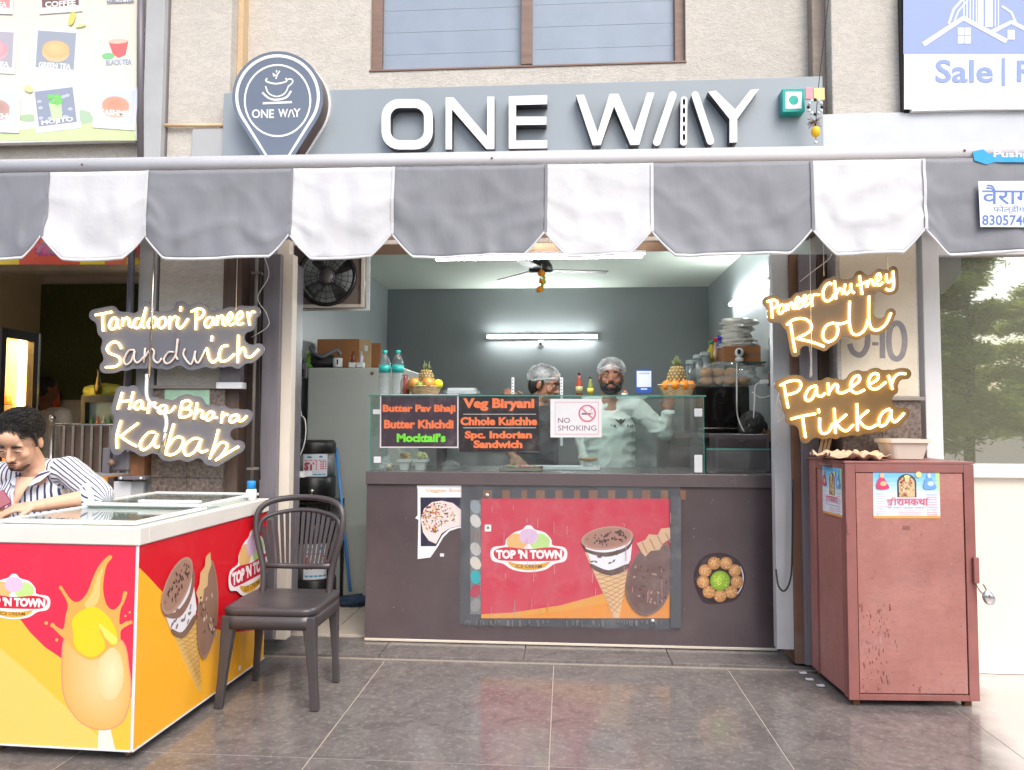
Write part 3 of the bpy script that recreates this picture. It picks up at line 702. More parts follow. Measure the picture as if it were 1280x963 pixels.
L1 = [('T', [[(100, 182), (150, 172), (212, 160)], [(150, 172), (150, 230), (155, 290)]]), ('a', [[(240, 200), (215, 205), (195, 245), (205, 275), (235, 265), (250, 205)], [(250, 205), (248, 250), (265, 270)]]),
 ('n', [[(285, 200), (282, 255)], [(283, 225), (310, 200), (328, 215), (325, 250), (345, 262)]]), ('d', [[(395, 205), (370, 210), (355, 250), (375, 268), (405, 245), (440, 130)], [(440, 130), (415, 240), (428, 268)]]),
 ('o', [[(500, 195), (470, 205), (450, 245), (468, 268), (500, 250), (508, 210), (495, 198)]]), ('o', [[(555, 195), (525, 215), (520, 255), (545, 268), (570, 240), (568, 205), (555, 195)]]), ('r', [[(600, 190), (595, 275)], [(597, 225), (620, 200), (640, 190)]]),
 ('i', [[(655, 195), (645, 245), (665, 270), (690, 250), (720, 205)], [(672, 125), (668, 155)]]), ('P', [[(775, 150), (770, 280)], [(740, 160), (790, 138), (825, 155), (815, 190), (775, 215)]]), ('a', [[(870, 195), (845, 205), (830, 240), (850, 265), (880, 235), (885, 195), (890, 250)]]),
 ('n', [[(915, 185), (912, 250)], [(912, 220), (940, 185), (955, 200), (950, 240), (970, 250)]]), ('e', [[(985, 225), (1015, 195), (1005, 165), (985, 185), (980, 225), (1000, 248), (1030, 235)]]), ('e', [[(1045, 220), (1080, 190), (1075, 158), (1050, 175), (1040, 215), (1055, 245), (1090, 235)]]), ('r', [[(1115, 160), (1130, 250)], [(1125, 200), (1140, 165), (1165, 160)]]),
 ('S', [[(275, 405), (250, 365), (210, 365), (180, 400), (195, 435), (255, 460), (268, 495), (235, 525), (170, 530)]]), ('a', [[(365, 415), (325, 420), (295, 475), (305, 512), (340, 490), (365, 420)], [(365, 420), (360, 475), (385, 500), (425, 460)]]),
 ('n', [[(435, 400), (425, 500)], [(428, 470), (470, 410), (495, 425), (490, 475), (520, 500), (545, 470)]]), ('d', [[(625, 430), (590, 430), (560, 475), (575, 505), (610, 490), (640, 440), (652, 340)], [(652, 340), (640, 450), (655, 480)]]), ('w', [[(700, 405), (690, 450), (740, 510), (770, 420)], [(770, 420), (765, 470), (790, 500), (835, 410)]]),
 ('i', [[(845, 400), (860, 470), (885, 498), (920, 470)], [(880, 320), (875, 355)]]), ('c', [[(985, 385), (945, 395), (925, 450), (940, 490), (985, 480), (1030, 440)]]), ('h', [[(1055, 315), (1050, 500)], [(1050, 450), (1085, 400), (1100, 420), (1105, 455), (1140, 460), (1190, 410)]])]
L2 = [('H', [[(190, 120), (155, 245)], [(270, 115), (240, 245)], [(170, 190), (255, 180)]]), ('a', [[(330, 180), (295, 190), (275, 225), (300, 245), (330, 215), (335, 185), (335, 235), (360, 240)]]), ('r', [[(385, 195), (375, 275)], [(380, 235), (410, 200), (435, 200)]]),
 ('a', [[(500, 215), (470, 220), (450, 255), (475, 275), (505, 245), (510, 215), (510, 260), (540, 260), (575, 220)]]), ('B', [[(625, 190), (605, 290)], [(625, 190), (670, 180), (690, 205), (660, 235), (625, 240)], [(625, 240), (680, 245), (690, 275), (650, 300), (605, 300)]]),
 ('h', [[(735, 195), (712, 315)], [(715, 290), (750, 250), (775, 265), (765, 300), (790, 310)]]), ('a', [[(845, 258), (815, 270), (795, 305), (815, 325), (845, 300), (855, 265), (855, 300), (880, 305)]]), ('r', [[(920, 260), (910, 345)], [(912, 310), (940, 280), (960, 285)]]),
 ('a', [[(1030, 285), (990, 290), (970, 320), (985, 340), (1020, 320), (1035, 290), (1035, 325), (1065, 325), (1095, 290)]]), ('K', [[(180, 325), (150, 440), (152, 530)], [(305, 345), (175, 440)], [(175, 440), (240, 485), (295, 512)]]),
 ('a', [[(425, 410), (380, 415), (330, 470), (320, 515), (345, 540), (400, 500), (445, 420)], [(445, 420), (420, 490), (440, 520), (490, 500)]]), ('b', [[(565, 350), (535, 450), (505, 565)], [(515, 530), (565, 460), (610, 445), (635, 475), (600, 545), (550, 575), (505, 570)]]),
 ('a', [[(745, 455), (700, 460), (645, 510), (640, 555), (665, 580), (720, 545), (765, 460)], [(765, 460), (745, 530), (770, 555), (810, 540)]]), ('b', [[(890, 390), (860, 500), (825, 605)], [(840, 570), (900, 490), (945, 490), (950, 520), (910, 580), (870, 615)], [(870, 615), (950, 565), (1035, 515)]])]
L3 = [('P', [[(145, 340), (155, 475)], [(115, 350), (165, 335), (195, 355), (180, 390), (150, 400)]]), ('a', [[(235, 370), (210, 385), (200, 425), (220, 440), (245, 410), (250, 370), (258, 420)]]), ('n', [[(270, 365), (275, 415)], [(275, 395), (295, 360), (310, 365), (312, 400), (330, 400)]]),
 ('e', [[(335, 380), (365, 345), (350, 315), (335, 340), (335, 385), (355, 400), (380, 380)]]), ('e', [[(385, 365), (420, 330), (405, 300), (388, 330), (390, 370), (410, 382), (435, 360)]]), ('r', [[(440, 295), (462, 385)], [(455, 350), (465, 300), (515, 295)]]), ('C', [[(610, 215), (580, 210), (545, 260), (545, 320), (570, 345), (605, 330), (625, 295)]]),
 ('h', [[(630, 190), (640, 330)], [(640, 300), (665, 250), (685, 260), (690, 295)]]), ('u', [[(710, 215), (705, 270), (725, 290), (755, 250)], [(755, 210), (757, 260), (780, 285)]]), ('t', [[(820, 150), (840, 295)], [(800, 225), (860, 205)]]), ('n', [[(870, 190), (880, 240)], [(880, 225), (900, 185), (920, 190), (925, 220), (940, 225)]]),
 ('e', [[(945, 205), (980, 170), (970, 135), (948, 160), (950, 205), (970, 225), (1000, 200)]]), ('y', [[(1025, 140), (1025, 185), (1045, 200), (1075, 165)], [(1075, 115), (1080, 200), (1075, 250), (1045, 262), (1020, 250)]]),
 ('R', [[(295, 520), (310, 620), (330, 735)], [(265, 525), (320, 485), (400, 480), (450, 520), (440, 575), (340, 630)], [(340, 630), (450, 655), (550, 690)]]), ('o', [[(625, 510), (570, 530), (540, 590), (550, 640), (590, 655), (640, 620), (655, 560), (640, 515)], [(640, 515), (680, 518), (735, 500)]]),
 ('l', [[(745, 345), (742, 440), (745, 530), (765, 590), (810, 600), (860, 560), (885, 480)]]), ('l', [[(893, 305), (890, 400), (893, 500), (915, 555), (960, 565), (1020, 520), (1060, 435)]])]
L4 = [('P', [[(175, 240), (190, 330), (205, 410)], [(145, 245), (210, 215), (280, 210), (298, 245), (270, 290), (195, 315)]]), ('a', [[(410, 245), (360, 265), (330, 320), (340, 355), (375, 345), (405, 290), (412, 250)], [(412, 250), (415, 310), (445, 325), (475, 300)]]), ('n', [[(495, 225), (500, 315)], [(500, 300), (540, 240), (565, 245), (565, 290), (600, 300), (650, 275)]]),
 ('e', [[(660, 260), (720, 215), (720, 175), (685, 185), (660, 235), (670, 285), (710, 300), (760, 275)]]), ('e', [[(790, 240), (855, 200), (855, 160), (815, 165), (790, 210), (800, 260), (850, 270), (915, 220)]]), ('r', [[(935, 170), (965, 275)], [(960, 230), (975, 190), (1010, 160), (1060, 160)]]), ('T', [[(225, 490), (300, 470), (405, 450)], [(310, 470), (320, 550), (332, 625)]]),
 ('i', [[(435, 480), (435, 560), (455, 595), (500, 580), (530, 520)], [(425, 415), (430, 445)]]), ('k', [[(540, 410), (550, 595)], [(630, 455), (555, 520)], [(555, 520), (590, 560), (630, 575), (680, 530)]]), ('k', [[(705, 375), (710, 575)], [(790, 425), (715, 490)], [(715, 490), (755, 540), (800, 555), (850, 530)]]),
 ('a', [[(945, 415), (895, 440), (865, 500), (875, 540), (915, 525), (945, 470), (955, 420)], [(955, 420), (955, 480), (985, 510), (1050, 445)]])]
neon('grey cloud shaped neon sign reading Tandoori Paneer Sandwich with some letters unlit', L1, 100, 360, 5.333, 3.74, 7.5, m_pl1, m_neon, (15, 16, 17, 18), [(295, 388)])
neon('lower left grey cloud shaped neon sign reading Hara Bhara Kabab', L2, 120, 470, 5.818, 3.74, 8, m_pl1, m_neon)
neon('amber glowing neon sign reading Paneer Chutney Roll on the right pillar', L3, 940, 320, 6.095, 3.74, 6, m_pl2, m_nhot, holes=[(1030, 345), (1110, 338)])
neon('lower right amber neon sign reading Paneer Tikka above the red cabinet', L4, 950, 440, 5.818, 3.74, 7, m_pl2, m_nhot, holes=[(1015, 470)])

# ================================================================ billboards on the upper wall
post = thing('aluminium_post', 'tall weathered aluminium post between the tea menu billboard and cream pilaster', 'post', (at(190, 200, 3.86).x, 3.86, 0))
a_ = at(182, 10, 3.86).x; a_ = at(186, 200, 3.86).x - .06; 
bx('post', (at(172, 400, 3.9).x, 3.90, .0), (at(194, 400, 3.9).x, 3.99, 2.28), m_alu, post); xx = at(178, 100, 3.82).x
bx('upper_post', (at(180, 100, 3.84).x, 3.84, 2.3), (at(203, 100, 3.84).x, 3.98, 5), m_alu, post)
bx('edge_strip', (at(203.5, 100, 3.88).x, 3.88, 2.3), (at(209, 100, 3.88).x, 3.98, 5), m_alu_d, post)
pp = MB(); pp.tube([at(176, -60, 3.84), at(176, 215, 3.84)], .018, 10); pp.ob('pipe', m_alu_d, post)
pp = MB(); p = at(162, 400, 3.86); pp.tube([(p.x, p.y, 2.3), (p.x, p.y, 1.3)], .018, 12); pp.ob('dark_pipe', mat('dark_pipe', S(84, 86, 96), .35), post)
tbd = thing('tea_billboard', 'pale yellow billboard with small tea and mojito pictures above the left shop', 'billboard', (-2.4, 3.88, 2.4))
a_, b__ = pbox(-60, -60, 170, 178, 3.88, .04); bx('board', a_, b__, m_white, tbd)
a = Art((0, 3.88, 0), FR); a.fade = .1; 
a.off += .0003
for k in range(8): t = k / 8; a.rect(-60, -60 + 236 * t, 171, -60 + 236 * (t + .125), tuple(int(c0 + (c1 - c0) * t) for c0, c1 in zip((238, 226, 206), (222, 232, 216))), False)
a.poly([(-60, 172), (-60, 176), (172, 176), (166, 162), (110, 152), (60, 158), (0, 166)], (202, 222, 160)); a.poly([(100, 137), (112, 140), (120, 152), (104, 156), (99, 150)], (170, 200, 170)); a.ell(36, 148, 12, 5, (170, 200, 160))
def photo(x0, y0, x1, y1, rot, bgc, dr, lab, tc=(250, 250, 252), l2=None, border=True):
    cx_, cy_ = (x0 + x1) / 2, (y0 + y1) / 2; c, s_ = math.cos(R(rot)), math.sin(R(rot)); T = lambda x, y: (cx_ + (x - cx_) * c - (y - cy_) * s_, cy_ + (x - cx_) * s_ + (y - cy_) * c)
    base = a.map; a.map = lambda u, v: base(*T(u, v))
    if border: a.rect(x0 - 4, y0 - 4, x1 + 4, y1 + 8, (226, 230, 240))
    if border: a.rect(x0, y0, x1, y1, bgc)
    dr(cx_, cy_)
    if l2: a.text(lab, x0 + 4, y1 - 16, x1 - 2, y1 - 9, tc, .03); a.text(l2, x0 + 9, y1 - 7, x1 - 6, y1, tc, .03)
    else: a.text(lab, x0 + 4, y1 - 7, x1 - 4, y1, tc, .03)
    a.map = base
rr = random.Random(5)
def cupart(col, liq): 
    def f(x, y): a.ell(x, y + 3, 17, 12, tuple(int(c * .8 + 50) for c in col)); a.ell(x, y - 1, 17, 11, col, c2=liq)
    return f
def glassart(x, y):
    for k in range(14): a.ell(x + rr.uniform(-20, 20), y + rr.uniform(-16, 16), 3, 2, (190, 200, 214))
    a.poly([(x - 8, y - 6), (x + 8, y - 6), (x + 6, y + 16), (x - 6, y + 16)], (196, 230, 170)); 
    for k in range(9): a.ell(x + rr.uniform(-6, 6), y - 8 + rr.uniform(-8, 8), 5, 2.4, (110, 205, 90), rot=rr.uniform(0, 3))
def teacup(x, y):
    a.ell(x, y + 17, 17, 3.5, (206, 214, 222)); a.poly([(x - 12, y - 8), (x + 13, y - 8), (x + 9, y + 9), (x, y + 13), (x - 7, y + 8)], (220, 90, 90)); a.ell(x, y - 8, 12.5, 3, (230, 190, 170)); a.ell(x - 13, y + 10, 8, 4, (120, 200, 130))
photo(46, 40, 94, 86, 4, (150, 160, 176), cupart((222, 178, 116), (238, 200, 140)), 'GREEN TEA')
photo(128, 38, 168, 82, -2, (214, 222, 236), teacup, 'BLACK TEA', (150, 156, 170), border=False)
photo(46, 112, 94, 156, -7, (140, 152, 176), glassart, 'MOJITO')
photo(122, 112, 168, 154, 4, (206, 216, 230), cupart((214, 160, 130), (226, 140, 110)), 'KASHMIRI', l2='KAHWA')
photo(-30, 40, 17, 84, 3, (172, 170, 184), cupart((220, 150, 160), (236, 190, 196)), 'PINK TEA')
photo(-30, 116, 22, 158, 2, (206, 214, 226), cupart((196, 160, 150), (176, 130, 116)), 'MOCHA', l2='COFFEE')
photo(52, -38, 98, 9, -4, (110, 70, 60), cupart((90, 56, 46), (60, 36, 30)), 'COFFEE')
photo(-30, -36, 14, 10, 2, (210, 140, 140), cupart((220, 120, 120), (230, 160, 150)), 'ROSE TEA')
photo(130, -38, 172, 5, -1, (226, 228, 236), teacup, 'LEMON TEA', (140, 146, 160), border=False)
a.ell(91, 24, 4, 9, (206, 206, 90), rot=.3); a.ell(102, 33, 7, 2, (206, 216, 150), rot=-.2); a.ell(37, 112, 6, 4, (220, 222, 150), rot=.5)
a.ob('billboard_print', tbd, print_mat('print_matt', .45, .4, .02))
rb = thing('property_billboard', 'blue and white billboard with house drawings and the word Sale at upper right', 'billboard', (2.4, 3.84, 2.7))
a_, b__ = pbox(1137, -60, 1340, 137, 3.84, .04); bx('board', a_, b__, m_white, rb)
bx('dark_edge', (a_[0] - .03, 3.86, a_[2]), (a_[0] - .001, 3.9, b__[2]), m_black, rb)
a = Art((0, 3.84, 0), FR); a.fade = .14; bl = (120, 146, 200); a.rect(1130, -60, 1340, 137, (226, 231, 238)); a.rect(1129, -60, 1340, 68, bl)
a.line([(1186, 30), (1192, 12), (1206, -4)], 3, (214, 222, 238)); a.line([(1190, 34), (1198, 14), (1210, 0)], 2, (214, 222, 238))
for k in range(12): a.rect(1204 + k * 3.9, -20, 1205.6 + k * 3.9, 34 if k > 4 else 26 + k, (206, 216, 232))
a.rect(1222, -30, 1229, 32, (222, 228, 238)); a.rect(1232, -30, 1240, 34, (230, 234, 240))
a.line([(1252, 8), (1264, 16), (1270, 30)], 3, (214, 222, 238))
a.line([(1154, 56), (1204, 23), (1258, 52)], 6, (228, 236, 238)); a.line([(1240, 40), (1264, 28), (1300, 46)], 5, (228, 236, 238))
a.rect(1197, 35, 1213, 55, (226, 234, 240)); a.line([(1205, 35), (1205, 55)], 1.2, bl); a.line([(1197, 45), (1213, 45)], 1.2, bl); a.rect(1259, 38, 1268, 50, (222, 230, 238))
a.text('Sale', 1169, 75, 1241, 104, (110, 140, 196), .02); a.rect(1252, 73, 1256, 108, (110, 140, 196)); a.text('Rent', 1271, 76, 1345, 103, (110, 140, 196), .02)
a.ob('billboard_print', rb, MATS['print_matt'])
# ================================================================ right neighbour: framed glass shopfront
YN = 4.0
nb = thing('glass_shopfront', 'white framed shopfront at right with large dark glass pane over a cream panel', 'shopfront', (2.6, YN, 0))
m_wf = mat('white_frame', S(222, 222, 222), .35, var=.04, wear=.05); m_cp = mat('cream_panel', S(226, 222, 208), .25, var=.03, scale=2)
xa = at(1151, 400, YN).x; xb = at(1172, 400, YN).x; xe = 4.4
zr0, zr1 = at(1220, 320, YN).z, at(1220, 190, YN).z; zs1, zs0 = at(1220, 580, YN).z, at(1220, 597, YN).z
bx('frame_post', (xa, YN - .03, 0), (xb, YN + .08, zr1), m_wf, nb, .004)
bx('top_rail', (xb, YN - .02, zr0), (xe, YN + .07, zr1), m_wf, nb, .004)
bx('middle_rail', (xb, YN - .03, zs0), (xe, YN + .07, zs1), m_wf, nb, .004)
bx('lower_panel', (xb, YN, .07), (xe, YN + .06, zs0), m_cp, nb)
bx('bottom_rail', (xb, YN - .02, .002), (xe, YN + .06, .07), m_wf, nb, .004)
m_tg, t_, b_2 = nodes('tinted_mirror_glass'); b_2.inputs['Base Color'].default_value = (*S(128, 130, 112), 1); b_2.inputs['Roughness'].default_value = .3
g_1 = t_.nodes.new('ShaderNodeBsdfGlossy'); g_1.inputs[0].default_value = (.93, .95, .9, 1); g_1.inputs['Roughness'].default_value = .012; x_1 = t_.nodes.new('ShaderNodeMixShader'); x_1.inputs[0].default_value = .5
t_.links.new(b_2.outputs[0], x_1.inputs[1]); t_.links.new(g_1.outputs[0], x_1.inputs[2]); t_.links.new(x_1.outputs[0], t_.nodes['Material Output'].inputs[0])
bx('glass_pane', (xb, YN + .012, zs1), (xe, YN + .02, zr0), m_tg, nb, 0)
bx('wall_above', (xb - .1, YN + .1, zr1), (xe, YN + .3, 5.2), m_plaster, nb)

# ================================================================ left neighbour: snack shop
ln = thing('snack_shop', 'cream walled snack shop at far left with dark green turf wall behind', 'shop', (-3.2, 4.2, 0))
LB = 6.6
bx('back_wall', (-5.2, LB, 0), (at(172, 400, LB).x + .3, LB + .1, 3.2), m_cream, ln, 0)
tx0, tx1 = at(51, 400, LB).x, at(176, 400, LB).x + .25; tz0, tz1 = at(100, 500, LB).z, at(100, 356, LB).z
m_turf = mat('artificial_turf', S(80, 86, 40), .95, var=.3, scale=90, c2=S(108, 112, 62), bump=1.2, bscale=220)
bx('turf_panel', (tx0, LB - .03, tz0), (tx1, LB - .001, tz1), m_turf, ln, 0)
wl_ = MB(); p0 = at(51, 400, LB); p1x = p0.x
wl_.add([(p1x, 4.4, 0), (p0.x, LB, 0), (p0.x, LB, 3.2), (p1x, 4.4, 3.2)], [(0, 1, 2, 3)]); wl_.ob('side_wall', mat('warm_cream_wall', S(232, 218, 184), .6, var=.05), ln, solid=.03)
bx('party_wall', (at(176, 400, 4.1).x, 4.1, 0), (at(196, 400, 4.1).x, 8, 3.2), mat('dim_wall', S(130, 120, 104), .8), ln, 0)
bx('ceiling', (-5.2, 4.1, tz1 + .07), (-1.9, LB + .1, tz1 + .2), mat('shop_ceiling', S(216, 206, 188), .7, var=.08), ln, 0)
for k, yy in enumerate((4.55, 5.25, 5.95)): bx('ceiling_beam', (-4.9, yy, tz1 + .0), (-2.05, yy + .12, tz1 + .069), mat('ceiling_beam', S(222, 212, 194), .6), ln)
bx('ceiling_beam', (at(110, 335, 5.2).x, 4.14, tz1 - .02), (at(110, 335, 5.2).x + .08, LB - .05, tz1 - .002), MATS['ceiling_beam'], ln)
bx('shop_floor', (-5.2, 4.0, -.02), (-1.9, LB, .012), m_floor_c, ln, 0)
bx('wall_above', (-5.2, 3.95, 2.26), (at(178, 200, 3.95).x, 4.1, 5.2), m_plaster, ln, 0)
bn = thing('red_yellow_banner', 'red and yellow printed banner edge above the snack shop under the awning', 'banner', (-2.8, 3.93, 2.1))
a_, b__ = pbox(-60, 290, 174, 327, 3.92, .012); bx('banner_sheet', a_, b__, mat('banner_red', S(226, 90, 70), .4), bn, 0)
a = Art((0, 3.92, 0), FR); a.rect(-60, 290, 174, 331, (226, 96, 72)); a.rect(-60, 323, 24, 331, (236, 206, 40)); a.rect(100, 321, 131, 331, (240, 216, 40)); a.rect(131, 321, 158, 331, (226, 120, 90)); a.rect(158, 322, 174, 331, (236, 200, 60))
for k in range(26): a.ell(rr.uniform(45, 78), rr.uniform(302, 318), 4, 2.5, (200 + rr.randint(-30, 20), 110 + rr.randint(-40, 40), 150), rot=rr.uniform(0, 3))
for k in range(10): a.ell(rr.uniform(160, 173), rr.uniform(305, 320), 3, 3, (190, 60 + rr.randint(0, 80), 100))
a.ob('banner_print', bn)
# lit display fridge at far left, its door facing across the shop
df = thing('display_fridge', 'tall white display fridge with warm lit glass door at far left', 'fridge', (-4.06, 5.08, .012), R(90), local=True)
m_df = mat('fridge_cream', S(206, 196, 178), .4, var=.04); W_ = at(52, 415, 5).y * 0 + .40; H_ = 1.92
bx('cabinet_back', (0, .55, 0), (W_, .6, H_), m_df, df); bx('side', (W_ - .03, .06, 0), (W_, .549, H_), m_df, df); bx('side', (0, .06, 0), (.03, .549, H_), m_df, df)
bx('top', (.031, .06, H_ - .03), (W_ - .031, .549, H_), m_df, df); bx('bottom', (.031, .06, 0), (W_ - .031, .549, .2), m_df, df)
d = MB(); d.box((0, 0, 0), (.05, .055, H_)); d.box((W_ - .07, 0, 0), (W_ - .021, .055, H_)); d.box((.05, 0, H_ - .07), (W_ - .07, .055, H_)); d.box((.05, 0, 0), (W_ - .07, .055, .3))
dd = d.ob('door', mat('door_brown_black', S(52, 44, 40), .3), df, .003); bx('glass', (.05, .03, .3), (W_ - .07, .035, H_ - .07), g_clear, dd, 0); bx('edge_trim', (W_ - .02, -.002, 0), (W_, .058, H_), m_steel, df)
m_shl = mat('warm_shelf', S(226, 200, 150), .4)
for k in range(5):
    zz = .4 + k * .24; bx('shelf', (.035, .12, zz), (W_ - .035, .54, zz + .012), m_shl, df)
    for q in range(3): m = MB(); m.lathe([(.04, 0), (.052, .02), (.05, .055), (.02, .07)], ((.1 + q * .12), .24, zz + .013), 12); m.ob('sweet_box', mat('sweets' + str(q), [S(226, 150, 60), S(236, 216, 180), S(200, 120, 50)][q], .5), df)
bx('light_tube', (W_ - .062, .10, .3), (W_ - .034, .13, H_ - .08), glow('fridge_lamp', S(255, 206, 130), 14), df); bx('light_tube', (.034, .10, .3), (.062, .13, H_ - .08), MATS['fridge_lamp'], df); bx('light_panel', (.05, .1, H_ - .045), (W_ - .08, .5, H_ - .032), MATS['fridge_lamp'], df)
# railing
rl = thing('steel_railing', 'stainless steel railing with vertical bars before the snack shop wall', 'railing', tuple(at(100, 600, 4.45).xy) + (.5,))
YR = 4.45; pz = lambda px, py: at(px, py, YR)
m = MB(); m.tube([pz(65, 531), pz(172, 531)], .008, 10); m.ob('top_rail', m_steel, rl)
m = MB(); m.tube([(pz(66, 500).x, YR, .35), pz(66, 529)], .014, 12); m.ob('post', m_steel, rl)
m = MB(); m.ball(pz(66, 523), .022, 12); m.ob('finial', m_steel, rl)
for k in range(9): x = pz(78.5 + 11.6 * k, 600).x; m = MB(); m.box((x - .008, YR - .006, .45), (x + .008, YR + .006, pz(80, 531).z - .006)); m.ob('bar', m_steel, rl)
bx('railing_panel', (pz(66, 600).x, YR + .05, .4), (pz(168, 600).x, YR + .06, pz(80, 533).z), mat('brown_panel', S(120, 98, 84), .4, var=.1), rl)
bx('bottom_rail', (pz(118, 593).x, YR - .03, pz(118, 600).z), (pz(172, 593).x, YR + .02, pz(118, 591).z), m_alu, rl)
# small black framed fridge with bag on top
yk = 5.6
bf = thing('small_glass_fridge', 'black framed glass cooler with bottles behind the steel railing', 'fridge', tuple(at(135, 560, yk)))
a_, b__ = pbox(99, 495, 172, 640, yk, .5)
bx('body', (a_[0] + .0, yk + .06, .3), (b__[0], yk + .5, b__[2]), mat('fridge_inside', S(150, 160, 160), .4), bf)
d = MB(); x0, x1, z1 = a_[0], b__[0], b__[2]; d.box((x0, yk, .3), (x0 + .035, yk + .05, z1)); d.box((x1 - .035, yk, .3), (x1, yk + .05, z1)); d.box((x0 + .035, yk, z1 - .05), (x1 - .035, yk + .05, z1)); d = d.ob('door_frame', m_black, bf)
bx('glass', (x0 + .035, yk + .01, .3), (x1 - .035, yk + .015, z1 - .05), g_clear, d, 0)
for k in range(7):
    m = MB(); c = (x0 + .07 + k * .05, yk + .035, 1.14); m.lathe([(.018, 0), (.018, .1), (.007, .13), (.007, .16)], c, 10); m.ob('bottle', mat('bot' + str(k % 3), [S(80, 150, 80), S(220, 120, 80), S(210, 215, 220)][k % 3], .3), bf)
yb = thing('yellow_bag', 'crumpled yellow green bag on top of the black framed cooler', 'bag', tuple(at(130, 494, yk)))
def crumple(name, c, r, m, parent, seed=0, amp=.35, sub=3, flat=False, fq=6, scl=1.0):
    bm = bmesh.new(); bmesh.ops.create_icosphere(bm, subdivisions=sub, radius=1)
    for v in bm.verts:
        k = 1 + amp * noise.noise(v.co * fq * .4 + Vector((seed * 7.1, 0, 0))) + amp * .5 * abs(noise.noise(v.co * fq + Vector((0, seed * 3.3, 0))))
        v.co = Vector((v.co.x * r[0] * k, v.co.y * r[1] * k, max(-.9, v.co.z * k) * r[2])) + Vector(c)
    q = MB(); q.add([v.co for v in bm.verts], [tuple(x.index for x in f.verts) for f in bm.faces], 0, not flat); bm.free()
    return q.ob(name, m, parent)
p = at(131, 491, yk + .2); crumple('bag', (p.x, p.y, p.z + .01), (.17, .1, .06), mat('yellow_green_cloth', S(206, 206, 90), .6), yb, 2); 
m = MB(); m.lathe([(.02, 0), (.028, .05), (.02, .1), (.008, .16), (.02, .2)], (p.x + .02, p.y - .12, p.z - .02), 10); m.ob('bell', mat('brass', S(150, 130, 80), .3, metal=.8), yb)
# motor unit on the pillar and cabinets below
mo = thing('shutter_motor', 'brown and grey shutter motor fixed low on the left granite pillar', 'motor', tuple(at(155, 585, 3.83)))
pbx('bracket', 128, 560, 137, 592, 3.86, .03, m_alu_d, mo); pbx('housing', 140, 566, 161, 589, 3.80, .1, m_alu_d, mo, .012, seg=3)
m = MB(); c = at(143, 578, 3.8); m.lathe([(.014, -.02), (.02, 0), (.017, .008), (.006, .01)], (c.x, c.y - .02, c.z), 16, axis='Y'); m.ob('drum', m_frame, mo)
pbx('gearbox', 161, 566, 180, 596, 3.815, .09, mat('rust_brown', S(128, 86, 54), .6, var=.25, scale=20), mo, .008)
pbx('base_plate', 147, 595, 181, 600, 3.80, .09, m_alu_d, mo)
for px in (151, 176): m = MB(); c = at(px, 598, 3.795); m.ball(c, .008, 8); m.ob('bolt', m_white, mo)
oc = thing('orange_cabinet', 'white cabinet with orange and brown panel beside the left pillar', 'cabinet', tuple(at(140, 660, 4.0).xy) + (0.012,))
zz = lambda py, y: at(140, py, y).z
bx('orange_panel', (at(119, 610, 4.05).x, 4.05, .012), (at(134, 610, 4.05).x, 4.3, zz(597, 4.05)), mat('orange_paint', S(226, 150, 50), .4), oc)
bx('brown_panel', (at(134, 610, 4.05).x, 4.051, .012), (at(142, 610, 4.05).x, 4.3, zz(597, 4.05)), m_board, oc)
bx('white_panel', (at(142, 610, 3.84).x, 3.84, .012), (at(163, 610, 3.84).x, 3.87, zz(602, 3.84)), m_white, oc)
bx('grey_panel', (at(163, 610, 3.845).x, 3.845, .012), (at(179, 610, 3.845).x, 3.869, zz(602, 3.84)), m_alu, oc)
# ================================================================ serving counter
YC0 = 4.2
ct = thing('serving_counter', 'long dark brown laminate serving counter across the shop opening', 'counter', (0, YC0, .024))
cx0, cx1 = at(457, 700, YC0).x, at(970, 700, YC0).x; ctop = at(640, 591, YC0).z; cslab = at(640, 607, YC0).z; cbase = .026
pm_ = (cx1 - cx0) / 4
bx('front_panel', (cx0, YC0 + .004, cbase + .014), (cx1, YC0 + .03, cslab), m_laminate, ct, .0015)
bx('base_strip', (cx0, YC0 - .004, cbase), (cx1, YC0 + .03, cbase + .0125), m_cream, ct)
bx('side_panel', (cx0, YC0 + .031, cbase), (cx0 + .03, YC0 + .6, cslab), m_laminate, ct); bx('side_panel', (cx1 - .03, YC0 + .031, cbase), (cx1, YC0 + .6, cslab), m_laminate, ct)
bx('worktop', (cx0 - .004, YC0 - .012, cslab + .001), (cx1 + .004, YC0 + .64, ctop), mat('laminate_top', S(96, 86, 88), .25, var=.08, wear=.05), ct, .002)
# glass case on the counter
YG = YC0 + .04
gc = thing('glass_display_case', 'greenish glass display case on the counter holding tubs and trays', 'display case', (0, YG, ctop))
gx0, gx1 = at(463, 540, YG).x, at(880, 540, YG).x; gz = at(670, 496, YG).z; GD = .42
bx('front_glass', (gx0, YG, ctop + .001), (gx1, YG + .006, gz), g_milky, gc, 0)
bx('side_glass', (gx0, YG + .007, ctop + .001), (gx0 + .006, YG + GD, gz), g_milky, gc, 0); bx('side_glass', (gx1 - .006, YG + .007, ctop + .001), (gx1, YG + GD, gz), g_milky, gc, 0)
bx('top_glass', (gx0 - .01, YG - .012, gz + .001), (gx1 + .01, YG + GD + .01, gz + .009), g_milky, gc, 0)
for (a0, a1) in (((gx0 - .01, YG - .014, gz + .001), (gx1 + .01, YG - .0125, gz + .009)), ((gx1 + .0105, YG - .01, gz + .001), (gx1 + .012, YG + GD, gz + .009))): bx('glass_edge', a0, a1, g_edge, gc, 0)
bx('glass_edge', (gx0 - .0015, YG - .0015, ctop + .002), (gx0 + .003, YG - .0002, gz), g_edge, gc, 0); bx('glass_edge', (gx1 - .003, YG - .0015, ctop + .002), (gx1 + .001, YG - .0002, gz), g_edge, gc, 0)
